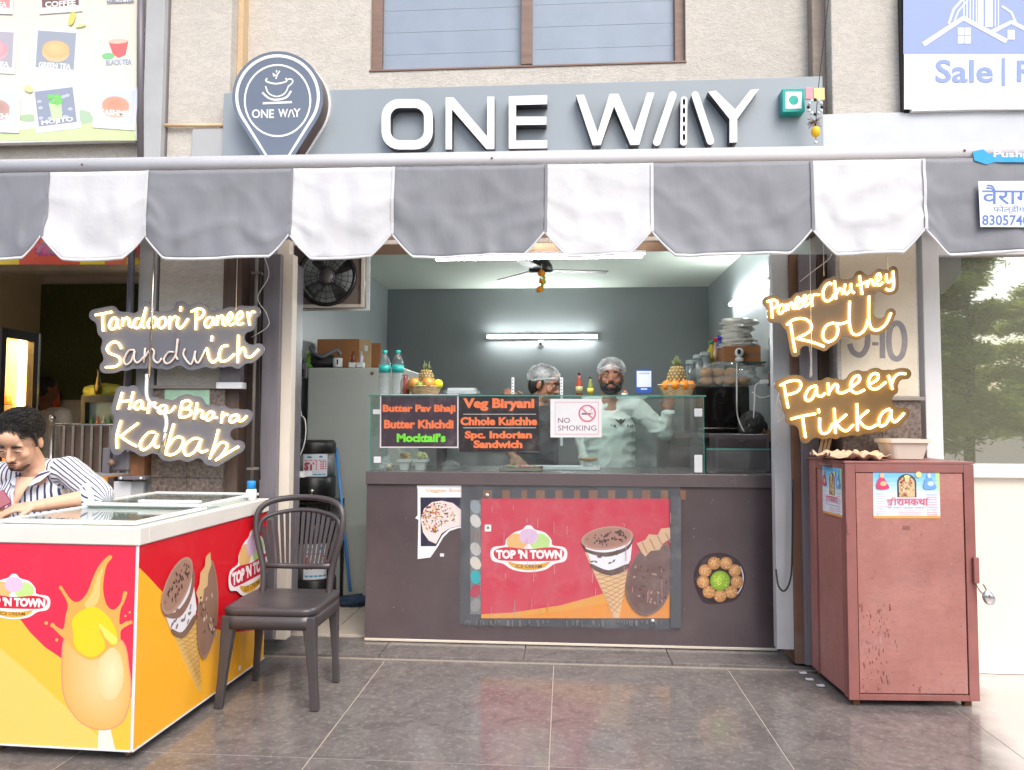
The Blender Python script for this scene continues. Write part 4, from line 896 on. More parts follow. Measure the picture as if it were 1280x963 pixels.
for py0, py1, px0, px1 in ((511, 521, 868, 878), (569, 591, 868, 878), (571, 579, 467, 476), (512, 518, 466, 475)):
    pbx('glass_clip', px0, py0, px1, py1, YG - .006, .004, m_white, gc)
# low glass guard at the right end
gg = thing('low_glass_guard', 'low glass guard on the right end of the counter', 'glass guard', (at(925, 570, YG).x, YG, ctop))
pbx('glass', 883, 562, 966, 590, YG, .005, g_milky, gg, 0); pbx('glass_edge', 883, 561, 966, 562.5, YG - .001, .006, g_edge, gg, 0)
# menu boards
m_mb = mat('menu_purple_black', S(62, 50, 62), .25, var=.08)
def board(name, label, x0, y0, x1, y1, border, cat='menu board', parent=None):
    t = thing(name, label, cat, tuple(at((x0 + x1) / 2, y1, YG - .012))); pbx('sheet', x0, y0, x1, y1, YG - .012, .004, m_white, t, .0005); return t, Art((0, YG - .012, 0), FR)
org = (240, 122, 72)
t, a = board('menu_board', 'menu board reading Butter Pav Bhaji, Butter Khichdi and Mocktails', 475, 493, 573, 560, 1)
a.poly([(475, 493), (573, 493), (573, 560), (475, 560)], (226, 214, 216)); a.poly([(476.5, 494.5), (571.5, 494.5), (571.5, 558.5), (476.5, 558.5)], (64, 50, 62))
a.text('Butter Pav Bhaji', 478.5, 506, 569.5, 518, org, .05); a.text('Butter Khichdi', 480, 525, 567, 536, org, .05); a.text('Mocktail’s', 496, 542, 557, 553, (120, 224, 60), .05); a.ob('menu_print', t)
t, a = board('menu_board', 'menu board reading Veg Biryani, Chhole Kulchhe and Indorian Sandwich', 573.5, 493, 674, 565, 0)
a.poly([(573.5, 493), (674, 493), (674, 565), (573.5, 565)], (40, 34, 38))
a.text('Veg Biryani', 579, 498, 668, 514, org, .05); a.rect(579, 517.6, 670, 518.4, (196, 190, 190)); a.text('Chhole Kulchhe', 575.5, 521.5, 671.5, 532, org, .05); a.rect(579, 534.6, 670, 535.4, (196, 190, 190))
a.text('Spc. Indorian', 581, 539, 665, 551, org, .05); a.text('Sandwich', 592, 550.5, 653, 560.5, org, .05); a.ob('menu_print', t)
t, a = board('no_smoking_sign', 'white NO SMOKING sign with red crossed cigarette on the glass case', 688, 499, 752, 547, 0, 'sign')
a.rect(688, 499, 752, 547, (232, 230, 232)); a.line([(694, 503), (748, 503), (748, 543), (694, 543)], .8, (216, 130, 140), closed=True)
a.text('NO', 697.5, 522.5, 712.5, 529, (140, 104, 124), .012); a.text('SMOKING', 697.5, 532, 745.5, 538.6, (140, 104, 124), 0)
a.ell(734, 517, 11, 11, (222, 110, 130), 28); a.ell(734, 517, 9, 9, (232, 230, 232), 28); a.rect(727, 516.4, 741, 518.6, (110, 96, 110)); a.rect(738, 515.6, 741.5, 518.8, (210, 190, 196)); a.line([(727.5, 511), (740.5, 523)], 1.8, (222, 110, 130)); a.line([(738, 514), (740, 511), (738, 509)], .7, (120, 110, 120)); a.ob('sign_print', t)

# ---- shared print pictures (local 0..1 frames)
def logo(a):
    wht = (246, 240, 240)
    a.poly(smooth2([(.02, .58), (.06, .46), (.2, .42), (.22, .3), (.32, .16), (.42, .1), (.47, .02), (.53, .02), (.58, .1), (.7, .16), (.78, .3), (.8, .42), (.94, .46), (.98, .58), (.95, .74), (.82, .8), (.7, .92), (.5, .97), (.3, .92), (.18, .8), (.05, .74)]), wht)
    a.ell(.35, .36, .125, .18, (232, 186, 120), 22); a.ell(.64, .36, .125, .18, (190, 226, 140), 22); a.ell(.5, .24, .12, .16, (222, 190, 220), 22)
    a.poly(smooth2([(.06, .58), (.1, .5), (.24, .46), (.5, .5), (.76, .46), (.9, .5), (.94, .58), (.9, .7), (.76, .74), (.24, .74), (.1, .7)]), (208, 40, 66))
    a.poly(smooth2([(.24, .76), (.36, .8), (.5, .815), (.64, .8), (.76, .76), (.68, .88), (.5, .93), (.32, .88)]), (224, 168, 60))
    a.text("TOP 'N TOWN", .09, .51, .915, .7, wht, .06); a.text('ICE CREAM', .34, .815, .66, .885, (120, 80, 30), .01)
def smooth2(p, k=4): return [(q.x, q.y) for q in smooth_path([(x, y, 0) for x, y in p], k, True)]
def conebar(a, seed=1):
    r = random.Random(seed)
    a.poly([(.03, .30), (.55, .30), (.50, .60), (.42, 1.0), (.36, 1.0)], (226, 190, 146))
    for k in range(13): t = k / 13; a.line([(.06 + .30 * t, .34 + .66 * t), (.52 - .0 * t, .30 + .5 * t)], .008, (190, 140, 96)); a.line([(.51 - .1 * t, .34 + .66 * t), (.05 + .26 * t, .3 + .6 * t)], .007, (196, 150, 104))
    a.poly([(.0, .16), (.58, .12), (.55, .38), (.50, .46), (.30, .52), (.12, .45)], (238, 238, 244))
    for k in range(12): a.ell(r.uniform(.1, .5), r.uniform(.28, .42), .022, .009, (96, 74, 70), rot=r.uniform(-1, 1))
    a.poly(smooth2([(.10, .42), (.3, .49), (.52, .42), (.51, .48), (.32, .545), (.13, .48)]), (96, 70, 64))
    a.poly(smooth2([(-.01, .16), (.02, .25), (.25, .30), (.5, .24), (.59, .12), (.57, .20), (.5, .28), (.28, .345), (.04, .29)]), (98, 72, 66))
    a.ell(.285, .145, .30, .125, (188, 146, 130), 30, rot=-.12); a.ell(.285, .142, .275, .105, (172, 128, 112), 30, rot=-.12)
    for k in range(46):
        t = r.uniform(0, 6.28); q = r.random() ** .5; a.ell(.285 + .24 * q * math.cos(t), .142 + .08 * q * math.sin(t) - .02 * math.cos(t), r.uniform(.008, .022), r.uniform(.006, .014), (70 + r.randint(0, 30), 52, 50), 6, rot=r.uniform(0, 3))
    bar = smooth2([(.66, .28), (.9, .2), (1.0, .26), (1.02, .6), (.92, .86), (.74, .97), (.6, .92), (.5, .75), (.53, .5)])
    a.poly(bar, (126, 98, 92)); a.poly([(x * .93 + .055, y * .94 + .03) for x, y in bar], (112, 84, 80))
    a.poly([(.68, .3), (.62, .2), (.72, .16), (.76, .1), (.86, .11), (.9, .04), (1.0, .03), (1.02, .14), (.92, .2), (.88, .27), (.78, .28), (.72, .34)], (214, 178, 144))
    for k in range(4): a.line([(.68 + .09 * k, .18 - .03 * k), (.74 + .09 * k, .3 - .035 * k)], .014, (176, 134, 104))
    for k in range(26): a.ell(r.uniform(.58, .96), r.uniform(.42, .86), .018, .012, (170, 140, 126) if k % 2 else (82, 60, 58), 7, rot=r.uniform(0, 3))
# big ice cream poster on the counter front
YPo = YC0 + .003
ip = thing('ice_cream_poster', 'red ice cream poster behind a clear sheet fixed on the counter front', 'poster', tuple(at(712, 785, YPo)))
pbx('backing_sheet', 576, 607, 850, 784, YPo - .003, .0035, mat('poster_backing', S(78, 80, 86), .3, var=.1, scale=6, wear=.15), ip, .0005)
a = Art((0, YPo - .003, 0), FR)
for k in range(12):
    a.rect(604 + k * 22 + 2 * (k % 3), 613, 615 + k * 22, 625, (132, 96, 76)) 
r2 = random.Random(4)
a.rect(588, 625, 601, 768, (118, 122, 124))
for k, c_ in enumerate([(150, 160, 168), (206, 204, 200), (130, 120, 118), (190, 188, 184), (214, 206, 194), (40, 170, 178), (176, 60, 84), (140, 142, 140)]): a.ell(594.5, 634 + k * 17.5, 6.5, 9, c_, 9, rot=r2.uniform(-.6, .6))
a.rect(601.5, 623.5, 837.5, 773, (204, 62, 82)); a.poly([(601.5, 773), (601.5, 768), (640, 766), (700, 757), (770, 738), (837.5, 712), (837.5, 773)], (226, 160, 70)); a.poly([(601.5, 773), (640, 771), (700, 764), (770, 752), (837.5, 734), (837.5, 773)], (230, 148, 62))
a.rect(606, 656, 614, 664.5, (240, 244, 240)); a.ell(610, 660, 1.6, 1.8, (20, 150, 80))
sv = a.map
a.frame((611, 656), (711, 656), (611, 717)); logo(a)
a.frame((728, 656), (837, 656), (728, 772)); conebar(a)
a.px(); a.rect(837.6, 620, 851, 784.5, (84, 86, 92)); 
for k in range(40): x = r2.uniform(590, 838); y = r2.uniform(624, 760); a.rect(x, y, x + .5, y + r2.uniform(4, 22), (216, 150, 156) if y < 740 and x > 602 else (150, 150, 150), k == 0)
for k in range(60): x = r2.uniform(580, 838); a.rect(x, 775, x + r2.uniform(.5, 2), 775 + r2.uniform(2, 8), (110, 112, 116), k == 0)
a.off = .0045; a.ob('poster_print', ip)
cs = thing('clear_poster_cover', 'thin clear plastic cover screwed over the red ice cream poster', 'plastic cover', tuple(at(712, 785, YPo - .01)))
pbx('cover_sheet', 574, 607, 851, 785, YPo - .016, .002, glass('clear_plastic', (.98, .985, .99), 1.25, .08, .025), cs, 0)
for px, py in ((609, 619), (816, 776)): m = MB(); c = at(px, py, YPo - .017); m.lathe([(.009, -.004), (.009, .001), (.004, .003)], c, 12, axis='Y'); m.ob('screw_cap', m_white, cs)
# torn food poster
tp = thing('torn_food_poster', 'torn white poster with a plate of rice at the counter upper left', 'poster', tuple(at(545, 700, YPo)))
letter([(at(x, y, YPo).x, at(x, y, YPo).z) for x, y in [(521, 607), (585, 607), (587, 611), (587, 668), (585, 662), (574, 660), (562, 664), (554, 672), (547, 684), (538, 697), (522, 699), (523, 650), (519, 648), (522, 644), (522, 612)]], (), 'paper', tp, YPo - .0005, YPo + .0005)
a = Art((0, YPo - .0005, 0), FR); a.poly([(525.5, 622), (583, 622), (583.5, 659), (574, 658), (562, 661), (553, 669), (545, 683), (526, 683)], (48, 46, 66))
pl_ = [(p_[0], p_[1]) for p_ in [(526, 650), (530, 636), (540, 628), (552, 626), (566, 629), (577, 638), (582, 650), (582, 658), (574, 657.5), (562, 660.5), (552, 667), (545, 680), (536, 676), (529, 666)]]
a.poly(pl_, (226, 214, 212))
r3 = random.Random(8)
for k in range(230):
    t = r3.uniform(0, 6.28); q = r3.random() ** .5; x, y = 548 + 21 * q * math.cos(t), 648 + 19 * q * math.sin(t)
    if x - 548 + (y - 648) * .9 > 14 and y > 652: continue
    a.ell(x, y, r3.uniform(.6, 2.0), r3.uniform(.5, 1.4), r3.choice([(212, 150, 90), (150, 60, 60), (226, 190, 150), (90, 140, 70), (190, 90, 80), (222, 170, 70), (120, 70, 80), (236, 220, 206)]), 6, rot=r3.uniform(0, 3), bump=k % 20 == 0)
a.text('Veggies Bowl', 532, 611, 578, 616.5, (226, 190, 130), .01); a.ob('poster_print', tp)
bx('paper_scrap', at(550, 696, YPo - .001), at(555, 692, YPo), m_white, tp, 0)
# round fritter sticker
fs = thing('round_food_sticker', 'round sticker of fried balls around green chutney at counter lower right', 'sticker', tuple(at(899, 755, YPo)))
q_ = letter([(at(x, y, YPo).x, at(x, y, YPo).z) for x, y in smooth2([(899, 691), (915, 695), (927, 706), (932, 722), (927, 740), (916, 752), (884, 755), (873, 744), (867, 724), (871, 706), (883, 694)])], (), 'sticker', fs, YPo - .0005, YPo + .0005); q_.data.materials[0] = mat('sticker_dark', S(60, 46, 54), .4, var=.2, scale=20)
a = Art((0, YPo - .0005, 0), FR); a.ell(899, 723, 30.5, 30, (52, 38, 44), 30); a.line([(899 + 30 * math.cos(R(t)), 723 + 29.5 * math.sin(R(t))) for t in range(-30, 50, 8)], 1.6, (206, 206, 222))
for k in range(9):
    t = R(-110 + 40 * k); x, y = 900 + 21.5 * math.cos(t), 724 + 21 * math.sin(t); a.ell(x, y, 8, 8, (176, 122, 74), 16, c2=(226, 180, 122))
    for q in range(14): a.ell(x + r3.uniform(-6, 6), y + r3.uniform(-6, 6), .9, .7, r3.choice([(236, 200, 150), (150, 96, 56)]), 5, bump=q == 0)
a.ell(900, 726, 12.5, 12.5, (120, 158, 40), 22, c2=(196, 226, 90))
for q in range(40): a.ell(900 + r3.uniform(-8, 8), 726 + r3.uniform(-8, 8), .9, .7, r3.choice([(214, 236, 120), (120, 160, 40)]), 5, bump=q == 0)
a.ob('sticker_print', fs)

# ================================================================ chest freezer
cA = atz(166, 955, 0); yA = cA.y; rzf = math.radians(2.5)
pB = at(332, 623, yA + 1.08)
fz = thing('chest_freezer', 'white chest freezer wrapped in red and orange ice cream print at the left foreground', 'freezer', (0, 0, 0), local=True)
topz = 1.25 - (529.5 - 660 + 0) * 0 - 0; topz = at(182, 660, yA).z; xR = at(170, 800, yA).x; xBk = pB.x
rzf = -math.atan2(xBk - xR, 1.08)
fz.location = (xR, yA, 0); fz.rotation_euler = (0, 0, rzf)
FM = Matrix.Translation((xR, yA, 0)) @ Matrix.Rotation(rzf, 4, 'Z'); FI = FM.inverted()
FW, FD = .63, 1.10; zb_ = .042; zr = topz - .066
bx('body', (-FW, 0, zb_), (0, FD, zr), m_white, fz, .006)
m_rim = mat('freezer_rim_white', S(224, 220, 212), .35, var=.04, wear=.06)
m = MB(); o = .008; w_ = .05
m.box((-FW - o, -o, zr + .0005), (o, w_, topz)); m.box((-FW - o, FD - w_, zr + .0005), (o, FD + o, topz)); m.box((-FW - o, w_, zr + .0005), (-FW + w_, FD - w_, topz)); m.box((-w_, w_, zr + .0005), (o, FD - w_, topz)); m.ob('rim', m_rim, fz, .004)
bx('inner_floor', (-FW + w_, w_, zr - .002 + .003), (-w_, FD - w_, zr + .012), mat('freezer_inside', S(206, 220, 216), .4), fz, 0)
for k in range(6): bx('ice_cream_pack', (-FW + .08 + .17 * (k % 3), .12 + .5 * (k // 3), zr + .013), (-FW + .22 + .17 * (k % 3), .45 + .5 * (k // 3), zr + .04), mat('pack' + str(k % 3), [S(190, 214, 200), S(214, 190, 150), S(150, 170, 180)][k % 3], .4), fz, .004)
for y0, y1, dz in ((.03, .56, .004), (.5, FD - .02, .018)):
    lid = MB(); x0, x1, z = -FW + .035, -.035, topz + dz; lid.box((x0, y0, z), (x1, y0 + .035, z + .013)); lid.box((x0, y1 - .035, z), (x1, y1, z + .013)); lid.box((x0, y0 + .035, z), (x0 + .025, y1 - .035, z + .013)); lid.box((x1 - .025, y0 + .035, z), (x1, y1 - .035, z + .013))
    lo = lid.ob('sliding_lid', m_white, fz, .003); bx('lid_glass', (x0 + .025, y0 + .035, z + .004), (x1 - .025, y1 - .035, z + .008), g_milky, lo, 0)
bx('lid_handle', (-FW + .28, .53, topz + .032), (-.06, .56, topz + .044), m_white, fz, .004)
for px_, py_ in ((-.05, .06), (-FW + .06, .06), (-.05, FD - .06), (-FW + .06, FD - .06)):
    m = MB(); m.lathe([(.019, -.008), (.021, -.004), (.021, .004), (.019, .008)], (px_, py_, .021), 14, axis='X'); m.tube([(px_ - .014, py_, .022), (px_ - .014, py_, .045)], .003, 6); m.ob('castor', mat('castor_brown', S(120, 96, 70), .4), fz)
# wraps
FN = (FM.to_3x3() @ Vector((0, -1, 0))); FP = FM @ Vector((0, 0, 0)); SN = (FM.to_3x3() @ Vector((1, 0, 0)))
a = Art(FP, FN); a.inv = FI; loc = lambda x, z: FM @ Vector((x, 0, z)) 
a.map = lambda u, v: loc(-FW + .002 + u * (FW - .012), zb_ + .006 + (zr - zb_ - .008) * (1 - v))
red, yel = (232, 48, 78), (255, 186, 66)
a.rect(0, 0, 1, 1, red)
# px-based frame: u=1 at px 160, u=0 about px -35; v 0 at 686, 1 at 940
U = lambda px: 1 - (161 - px) / 196.0; V = lambda py: (py - 688) / 252.0
cur = smooth2([(-36, 752), (0, 770), (30, 792), (56, 822), (80, 838), (120, 856), (161, 876), (300, 990), (-300, 990)])
lp = [(max(0, min(1, U(x))), max(0, min(1, V(y)))) for x, y in [(-36, 750), (-10, 768), (15, 782), (30, 800), (50, 818), (70, 830), (100, 846), (161, 876), (161, 940), (-36, 940)]]
a.poly(lp, (255, 190, 66)); a.poly([(0, V(800)), (U(30), V(850)), (U(90), V(900)), (U(140), 1), (0, 1)], (255, 200, 104))
def fl_(l): return [(U(x), V(y)) for x, y in l]
# mango juice glass: zoom coords /3.403
def zf(l): return [(U(x / 3.403), V(680 + y / 3.403)) for x, y in l]
spl = (240, 168, 84)
body = smooth2(zf([(250, 430), (243, 520), (250, 640), (280, 720), (340, 785), (420, 808), (490, 790), (530, 740), (547, 640), (535, 540), (505, 430), (400, 400), (300, 400)]))
a.poly(zf([(412, 790), (460, 790), (486, 886), (412, 886)]), (236, 226, 212))
a.poly(body, (226, 146, 116)); b2 = [(x * .96 + U(400 / 3.403) * .04, y * .975 + V(680 + 610 / 3.403) * .025) for x, y in body]; a.shade(b2, (U(425 / 3.403), V(680 + 600 / 3.403)), (252, 206, 150), (246, 176, 96))
a.shade([(U(455 / 3.403) + .085 * math.cos(R(t)), V(680 + 570 / 3.403) + .13 * math.sin(R(t))) for t in range(0, 360, 15)], (U(465 / 3.403), V(680 + 560 / 3.403)), (253, 222, 178), (251, 203, 146))
a.poly(smooth2(zf([(432, 70), (446, 78), (425, 110), (415, 160), (413, 220), (430, 280), (460, 300), (490, 270), (500, 225), (515, 225), (505, 265), (490, 300), (488, 360), (520, 345), (535, 355), (495, 385), (490, 430), (440, 470), (400, 505), (340, 500), (280, 450), (240, 420), (195, 378), (200, 368), (245, 390), (255, 330), (262, 280), (225, 215), (233, 208), (275, 262), (310, 270), (345, 230), (370, 160), (395, 110)])), spl)
a.poly(smooth2(zf([(410, 120), (400, 180), (395, 260), (360, 300), (335, 280), (365, 230), (385, 160)])), (250, 196, 120))
for x, y, q in ((438, 78, 9), (230, 214, 8), (508, 228, 9), (200, 374, 10), (172, 366, 8), (220, 436, 7), (535, 350, 8), (530, 308, 5), (512, 324, 5)): a.ell(U(x / 3.403), V(680 + y / 3.403), q / 3.403 / 196, q / 3.403 / 252, spl, 10)
a.poly(smooth2(zf([(290, 400), (285, 350), (320, 310), (380, 290), (440, 330), (475, 390), (480, 440), (450, 445), (420, 400), (430, 470), (400, 500), (350, 505), (300, 460)])), (250, 206, 40)); a.poly(smooth2(zf([(400, 360), (430, 380), (480, 420), (470, 445), (440, 430), (415, 400)])), (252, 220, 100))
a.line(zf([(265, 430), (310, 480), (365, 508), (410, 490), (435, 450), (405, 385)]), .012, (238, 176, 70), sm=3)
sv2 = a.map; a.map = lambda u, v: sv2(U(-43 + 100 * u), V(726 + 60 * v)); a_v = len(a.v); logo(a); a.map = sv2
# keep the part of the print that fits on this face
for i in range(a_v, len(a.v)):
    l_ = FI @ a.v[i]
    if l_.x < -FW: l_.x = -FW; a.v[i] = FM @ l_
a.ob('front_print', fz, print_mat('print_freezer', .16, .6, .01))
a = Art(FP, SN); a.inv = FI
a.map = lambda u, v: FM @ Vector((0, .003 + u * (FD - .006), zb_ + .006 + (zr - zb_ - .008) * (1 - v)))
a.rect(0, 0, 1, 1, (216, 26, 40)); sp = lambda px, py: (lambda l: ((l.y - .003) / (FD - .006), 1 - (l.z - zb_ - .006) / (zr - zb_ - .008)))(FI @ onp(px, py, FP, SN))
cv = [sp(x, y) for x, y in [(172, 708), (186, 722), (205, 742), (236, 768), (262, 784), (290, 790), (318, 788), (331, 785)]]
cv = [(q.x, q.y) for q in smooth_path([(x, y, 0) for x, y in cv], 4)]
a.poly([(0, cv[0][1] - .03)] + cv + [(1, cv[-1][1]), (1, 1), (0, 1)], (255, 184, 44))
def sframe(p00, p10, p01):
    A, B, C_ = sp(*p00), sp(*p10), sp(*p01); base = a.map
    return base, (lambda u, v: base(A[0] + (B[0] - A[0]) * u + (C_[0] - A[0]) * v, A[1] + (B[1] - A[1]) * u + (C_[1] - A[1]) * v))
def cone2(a):
    r = random.Random(3)
    a.poly([(.04, .35), (.6, .35), (.62, .62), (.56, 1.02), (.52, 1.02), (.3, .74)], (226, 186, 110))
    for k in range(16): t = k / 16; a.line([(.08 + .44 * t, .4 + .6 * t), (.62 - .05 * t, .34 + .64 * t)], .006, (198, 150, 80)); a.line([(.62 - .04 * t, .4 + .6 * t), (.08 + .4 * t, .36 + .5 * t)], .005, (200, 156, 90))
    a.poly([(.0, .3), (.6, .16), (.62, .4), (.5, .5), (.25, .55), (.1, .48)], (236, 234, 238))
    for k in range(14): a.ell(r.uniform(.12, .55), r.uniform(.36, .48), .03, .009, (140, 120, 116), rot=r.uniform(-1, 0))
    a.poly(smooth2([(.12, .48), (.3, .53), (.55, .44), (.58, .48), (.34, .57), (.15, .53)]), (130, 100, 84))
    a.poly(smooth2([(-.02, .28), (.05, .35), (.25, .37), (.5, .27), (.62, .1), (.62, .2), (.5, .33), (.28, .42), (.03, .38)]), (140, 106, 92))
    a.ell(.3, .19, .34, .135, (180, 146, 128), 30, rot=-.42); a.ell(.3, .188, .31, .115, (168, 130, 112), 30, rot=-.42)
    for k in range(36): t = r.uniform(0, 6.28); q = r.random() ** .5; a.ell(.3 + .25 * q * math.cos(t), .19 + .09 * q * math.sin(t) - .1 * q * math.cos(t), r.uniform(.01, .026), r.uniform(.006, .012), (84, 60, 52), 6, rot=r.uniform(0, 3))
    bar = smooth2([(.66, .3), (.85, .12), (.98, .06), (1.05, .12), (1.08, .3), (1.02, .5), (.9, .66), (.72, .78), (.6, .76), (.57, .6)])
    a.poly(bar, (160, 126, 106)); a.poly([(x * .93 + .06, y * .94 + .025) for x, y in bar], (146, 112, 94))
    a.poly([(.66, .36), (.62, .28), (.7, .22), (.74, .14), (.84, .1), (.88, .03), (.98, .0), (.98, .1), (.9, .16), (.86, .25), (.78, .27), (.74, .35)], (222, 182, 130))
    for k in range(26): a.ell(r.uniform(.66, .98), r.uniform(.3, .66), .022, .009, (216, 190, 170) if k % 2 else (90, 66, 56), 7, rot=r.uniform(0, 3))
base, f_ = sframe((196, 702), (262, 690), (214, 880)); a.map = f_; cone2(a); a.map = base
base, f_ = sframe((282, 674), (340, 651), (282, 763)); a.map = f_; logo(a); a.map = base
# cut the overhanging logo at the panel edge
for i in range(len(a.v)):
    l_ = FI @ a.v[i]
    if l_.y > FD - .004: l_.y = FD - .004; a.v[i] = FM @ l_
a.ell(*sp(297, 835), .012, .016, (240, 240, 236)); a.ob('side_print', fz, MATS['print_freezer'])
bx('corner_trim', (-.004, -.003, zb_), (.003, -.0005, zr), m_white, fz); bx('bottom_trim', (.0008, .0, zb_ - .001), (.004, FD, zb_ + .006), m_white, fz); bx('bottom_trim', (-FW, -.004, zb_ - .001), (-.006, -.0008, zb_ + .006), m_white, fz)
# bottle cap and puck standing on the freezer
q = FM @ Vector((-.04, 1.0, topz))
sb_ = thing('blue_capped_bottle', 'small white bottle with bright blue cap on the freezer rear corner', 'bottle', tuple(q))
m = MB(); m.lathe([(.024, 0), (.026, .01), (.026, .05), (.015, .06)], q + Vector((0, 0, .002)), 16); m.ob('body', m_white, sb_)
m = MB(); m.lathe([(.021, 0), (.021, .04), (.018, .043)], q + Vector((0, 0, .055)), 16); m.ob('cap', mat('blue_cap', S(30, 140, 214), .35), sb_)

# scuffs and specks on the counter front
a = Art((0, YC0 + .004, 0), FR, .0002, .00002); rw = random.Random(6)
for k in range(90):
    x, y = rw.uniform(460, 966), rw.uniform(612, 796)
    if 515 < x < 855 and y < 790 or 862 < x < 938 and 686 < y < 760: continue
    if k % 3: a.ell(x, y, rw.uniform(.3, .9), rw.uniform(.3, .8), (150, 142, 144), 6, bump=k % 8 == 0)
    else: a.line([(x, y), (x + rw.uniform(-6, 6), y + rw.uniform(-3, 8))], .4, (124, 114, 117))
w_ = a.ob('scuff_marks', ct, print_mat('print_chalky', .9, .2, .25)); w_['kind'] = 'stuff'
# ================================================================ red steel cabinet
cf = atz(1062, 884, 0); cl_ = atz(1002, 832, 0); cr_ = atz(1218, 884, 0)
rzc = math.radians(1.0); CWd = .575; CDp = (cl_ - cf).length - .02; CH = at(1100, 577, cf.y).z
cb = thing('red_steel_cabinet', 'worn brick red steel cabinet with padlock standing before the right pillar', 'cabinet', local=True)
cb.location = (cf.x, cf.y, 0); rzc = math.atan2(-(cl_.x - cf.x), cl_.y - cf.y) * .95; cb.rotation_euler = (0, 0, rzc)
BM = Matrix.Translation(cb.location) @ Matrix.Rotation(rzc, 4, 'Z'); BI = BM.inverted()
m_red = mat('brick_red_enamel', S(158, 104, 97), .42, var=.12, scale=2.6, c2=S(180, 126, 117), wear=.55, bump=.12, bscale=22, crack=.35)
m_redd = mat('brick_red_edge', S(142, 90, 85), .45, var=.15, wear=.35)
bx('body', (.006, .016, .035), (CWd - .006, CDp, CH - .012), m_red, cb, .003)
bx('top', (-.002, -.002, CH - .011), (CWd + .002, CDp + .002, CH), m_redd, cb, .002)
fm = MB(); fm.box((0, 0, .03), (.045, .015, CH - .012)); fm.box((CWd - .045, 0, .03), (CWd, .015, CH - .012)); fm.box((.0455, 0, CH - .05), (CWd - .0455, .015, CH - .012)); fm.box((.0455, 0, .03), (CWd - .0455, .015, .055)); fm.ob('front_frame', m_redd, cb, .0015)
bx('door', (.049, .004, .06), (CWd - .049, .0155, CH - .054), m_red, cb, .0015)
sm_ = MB(); sm_.box((-.001, .016, .035), (.0055, .05, CH - .012)); sm_.box((-.001, .34, .035), (.0055, .35, CH - .012)); sm_.box((-.001, CDp - .06, .035), (.0055, CDp, CH - .012)); sm_.box((-.001, .051, CH - .05), (.0055, .339, CH - .012)); sm_.ob('side_frame', m_redd, cb, .001)
for x, y in ((.03, .03), (CWd - .05, .03), (.03, CDp - .04), (CWd - .05, CDp - .04)): m = MB(); m.box((x, y, .001), (x + .03, y + .03, .034)); m.ob('foot', mat('rusty_foot', S(110, 70, 44), .8, wear=.4), cb)
lz = CH * .0 + (BI @ at(1218, 715, cf.y)).z
bx('latch', (CWd - .02, -.016, lz - .055), (CWd + .004, -.0005, lz + .06), m_redd, cb, .003)
m = MB(); m.tube(smooth_path([(CWd - .008, -.012, lz - .06), (CWd + .0, -.02, lz - .085), (CWd + .018, -.022, lz - .10), (CWd + .03, -.02, lz - .085), (CWd + .018, -.014, lz - .055)]), .0035, 8); m.ob('shackle', m_steel, cb)
m = MB(); m.ball((CWd + .035, -.026, lz - .115), (.027, .013, .034), 16, M=Matrix.Rotation(R(-30), 3, 'Y')); m.ob('padlock', mat('chrome', S(200, 200, 204), .15, metal=1), cb)
bx('keyhole_plate', (.255, .002, CH * .72), (.285, .0035, CH * .735), m_redd, cb, 0)
bx('hinge', (.002, -.003, CH * .7), (.018, -.0003, CH * .75), m_redd, cb)
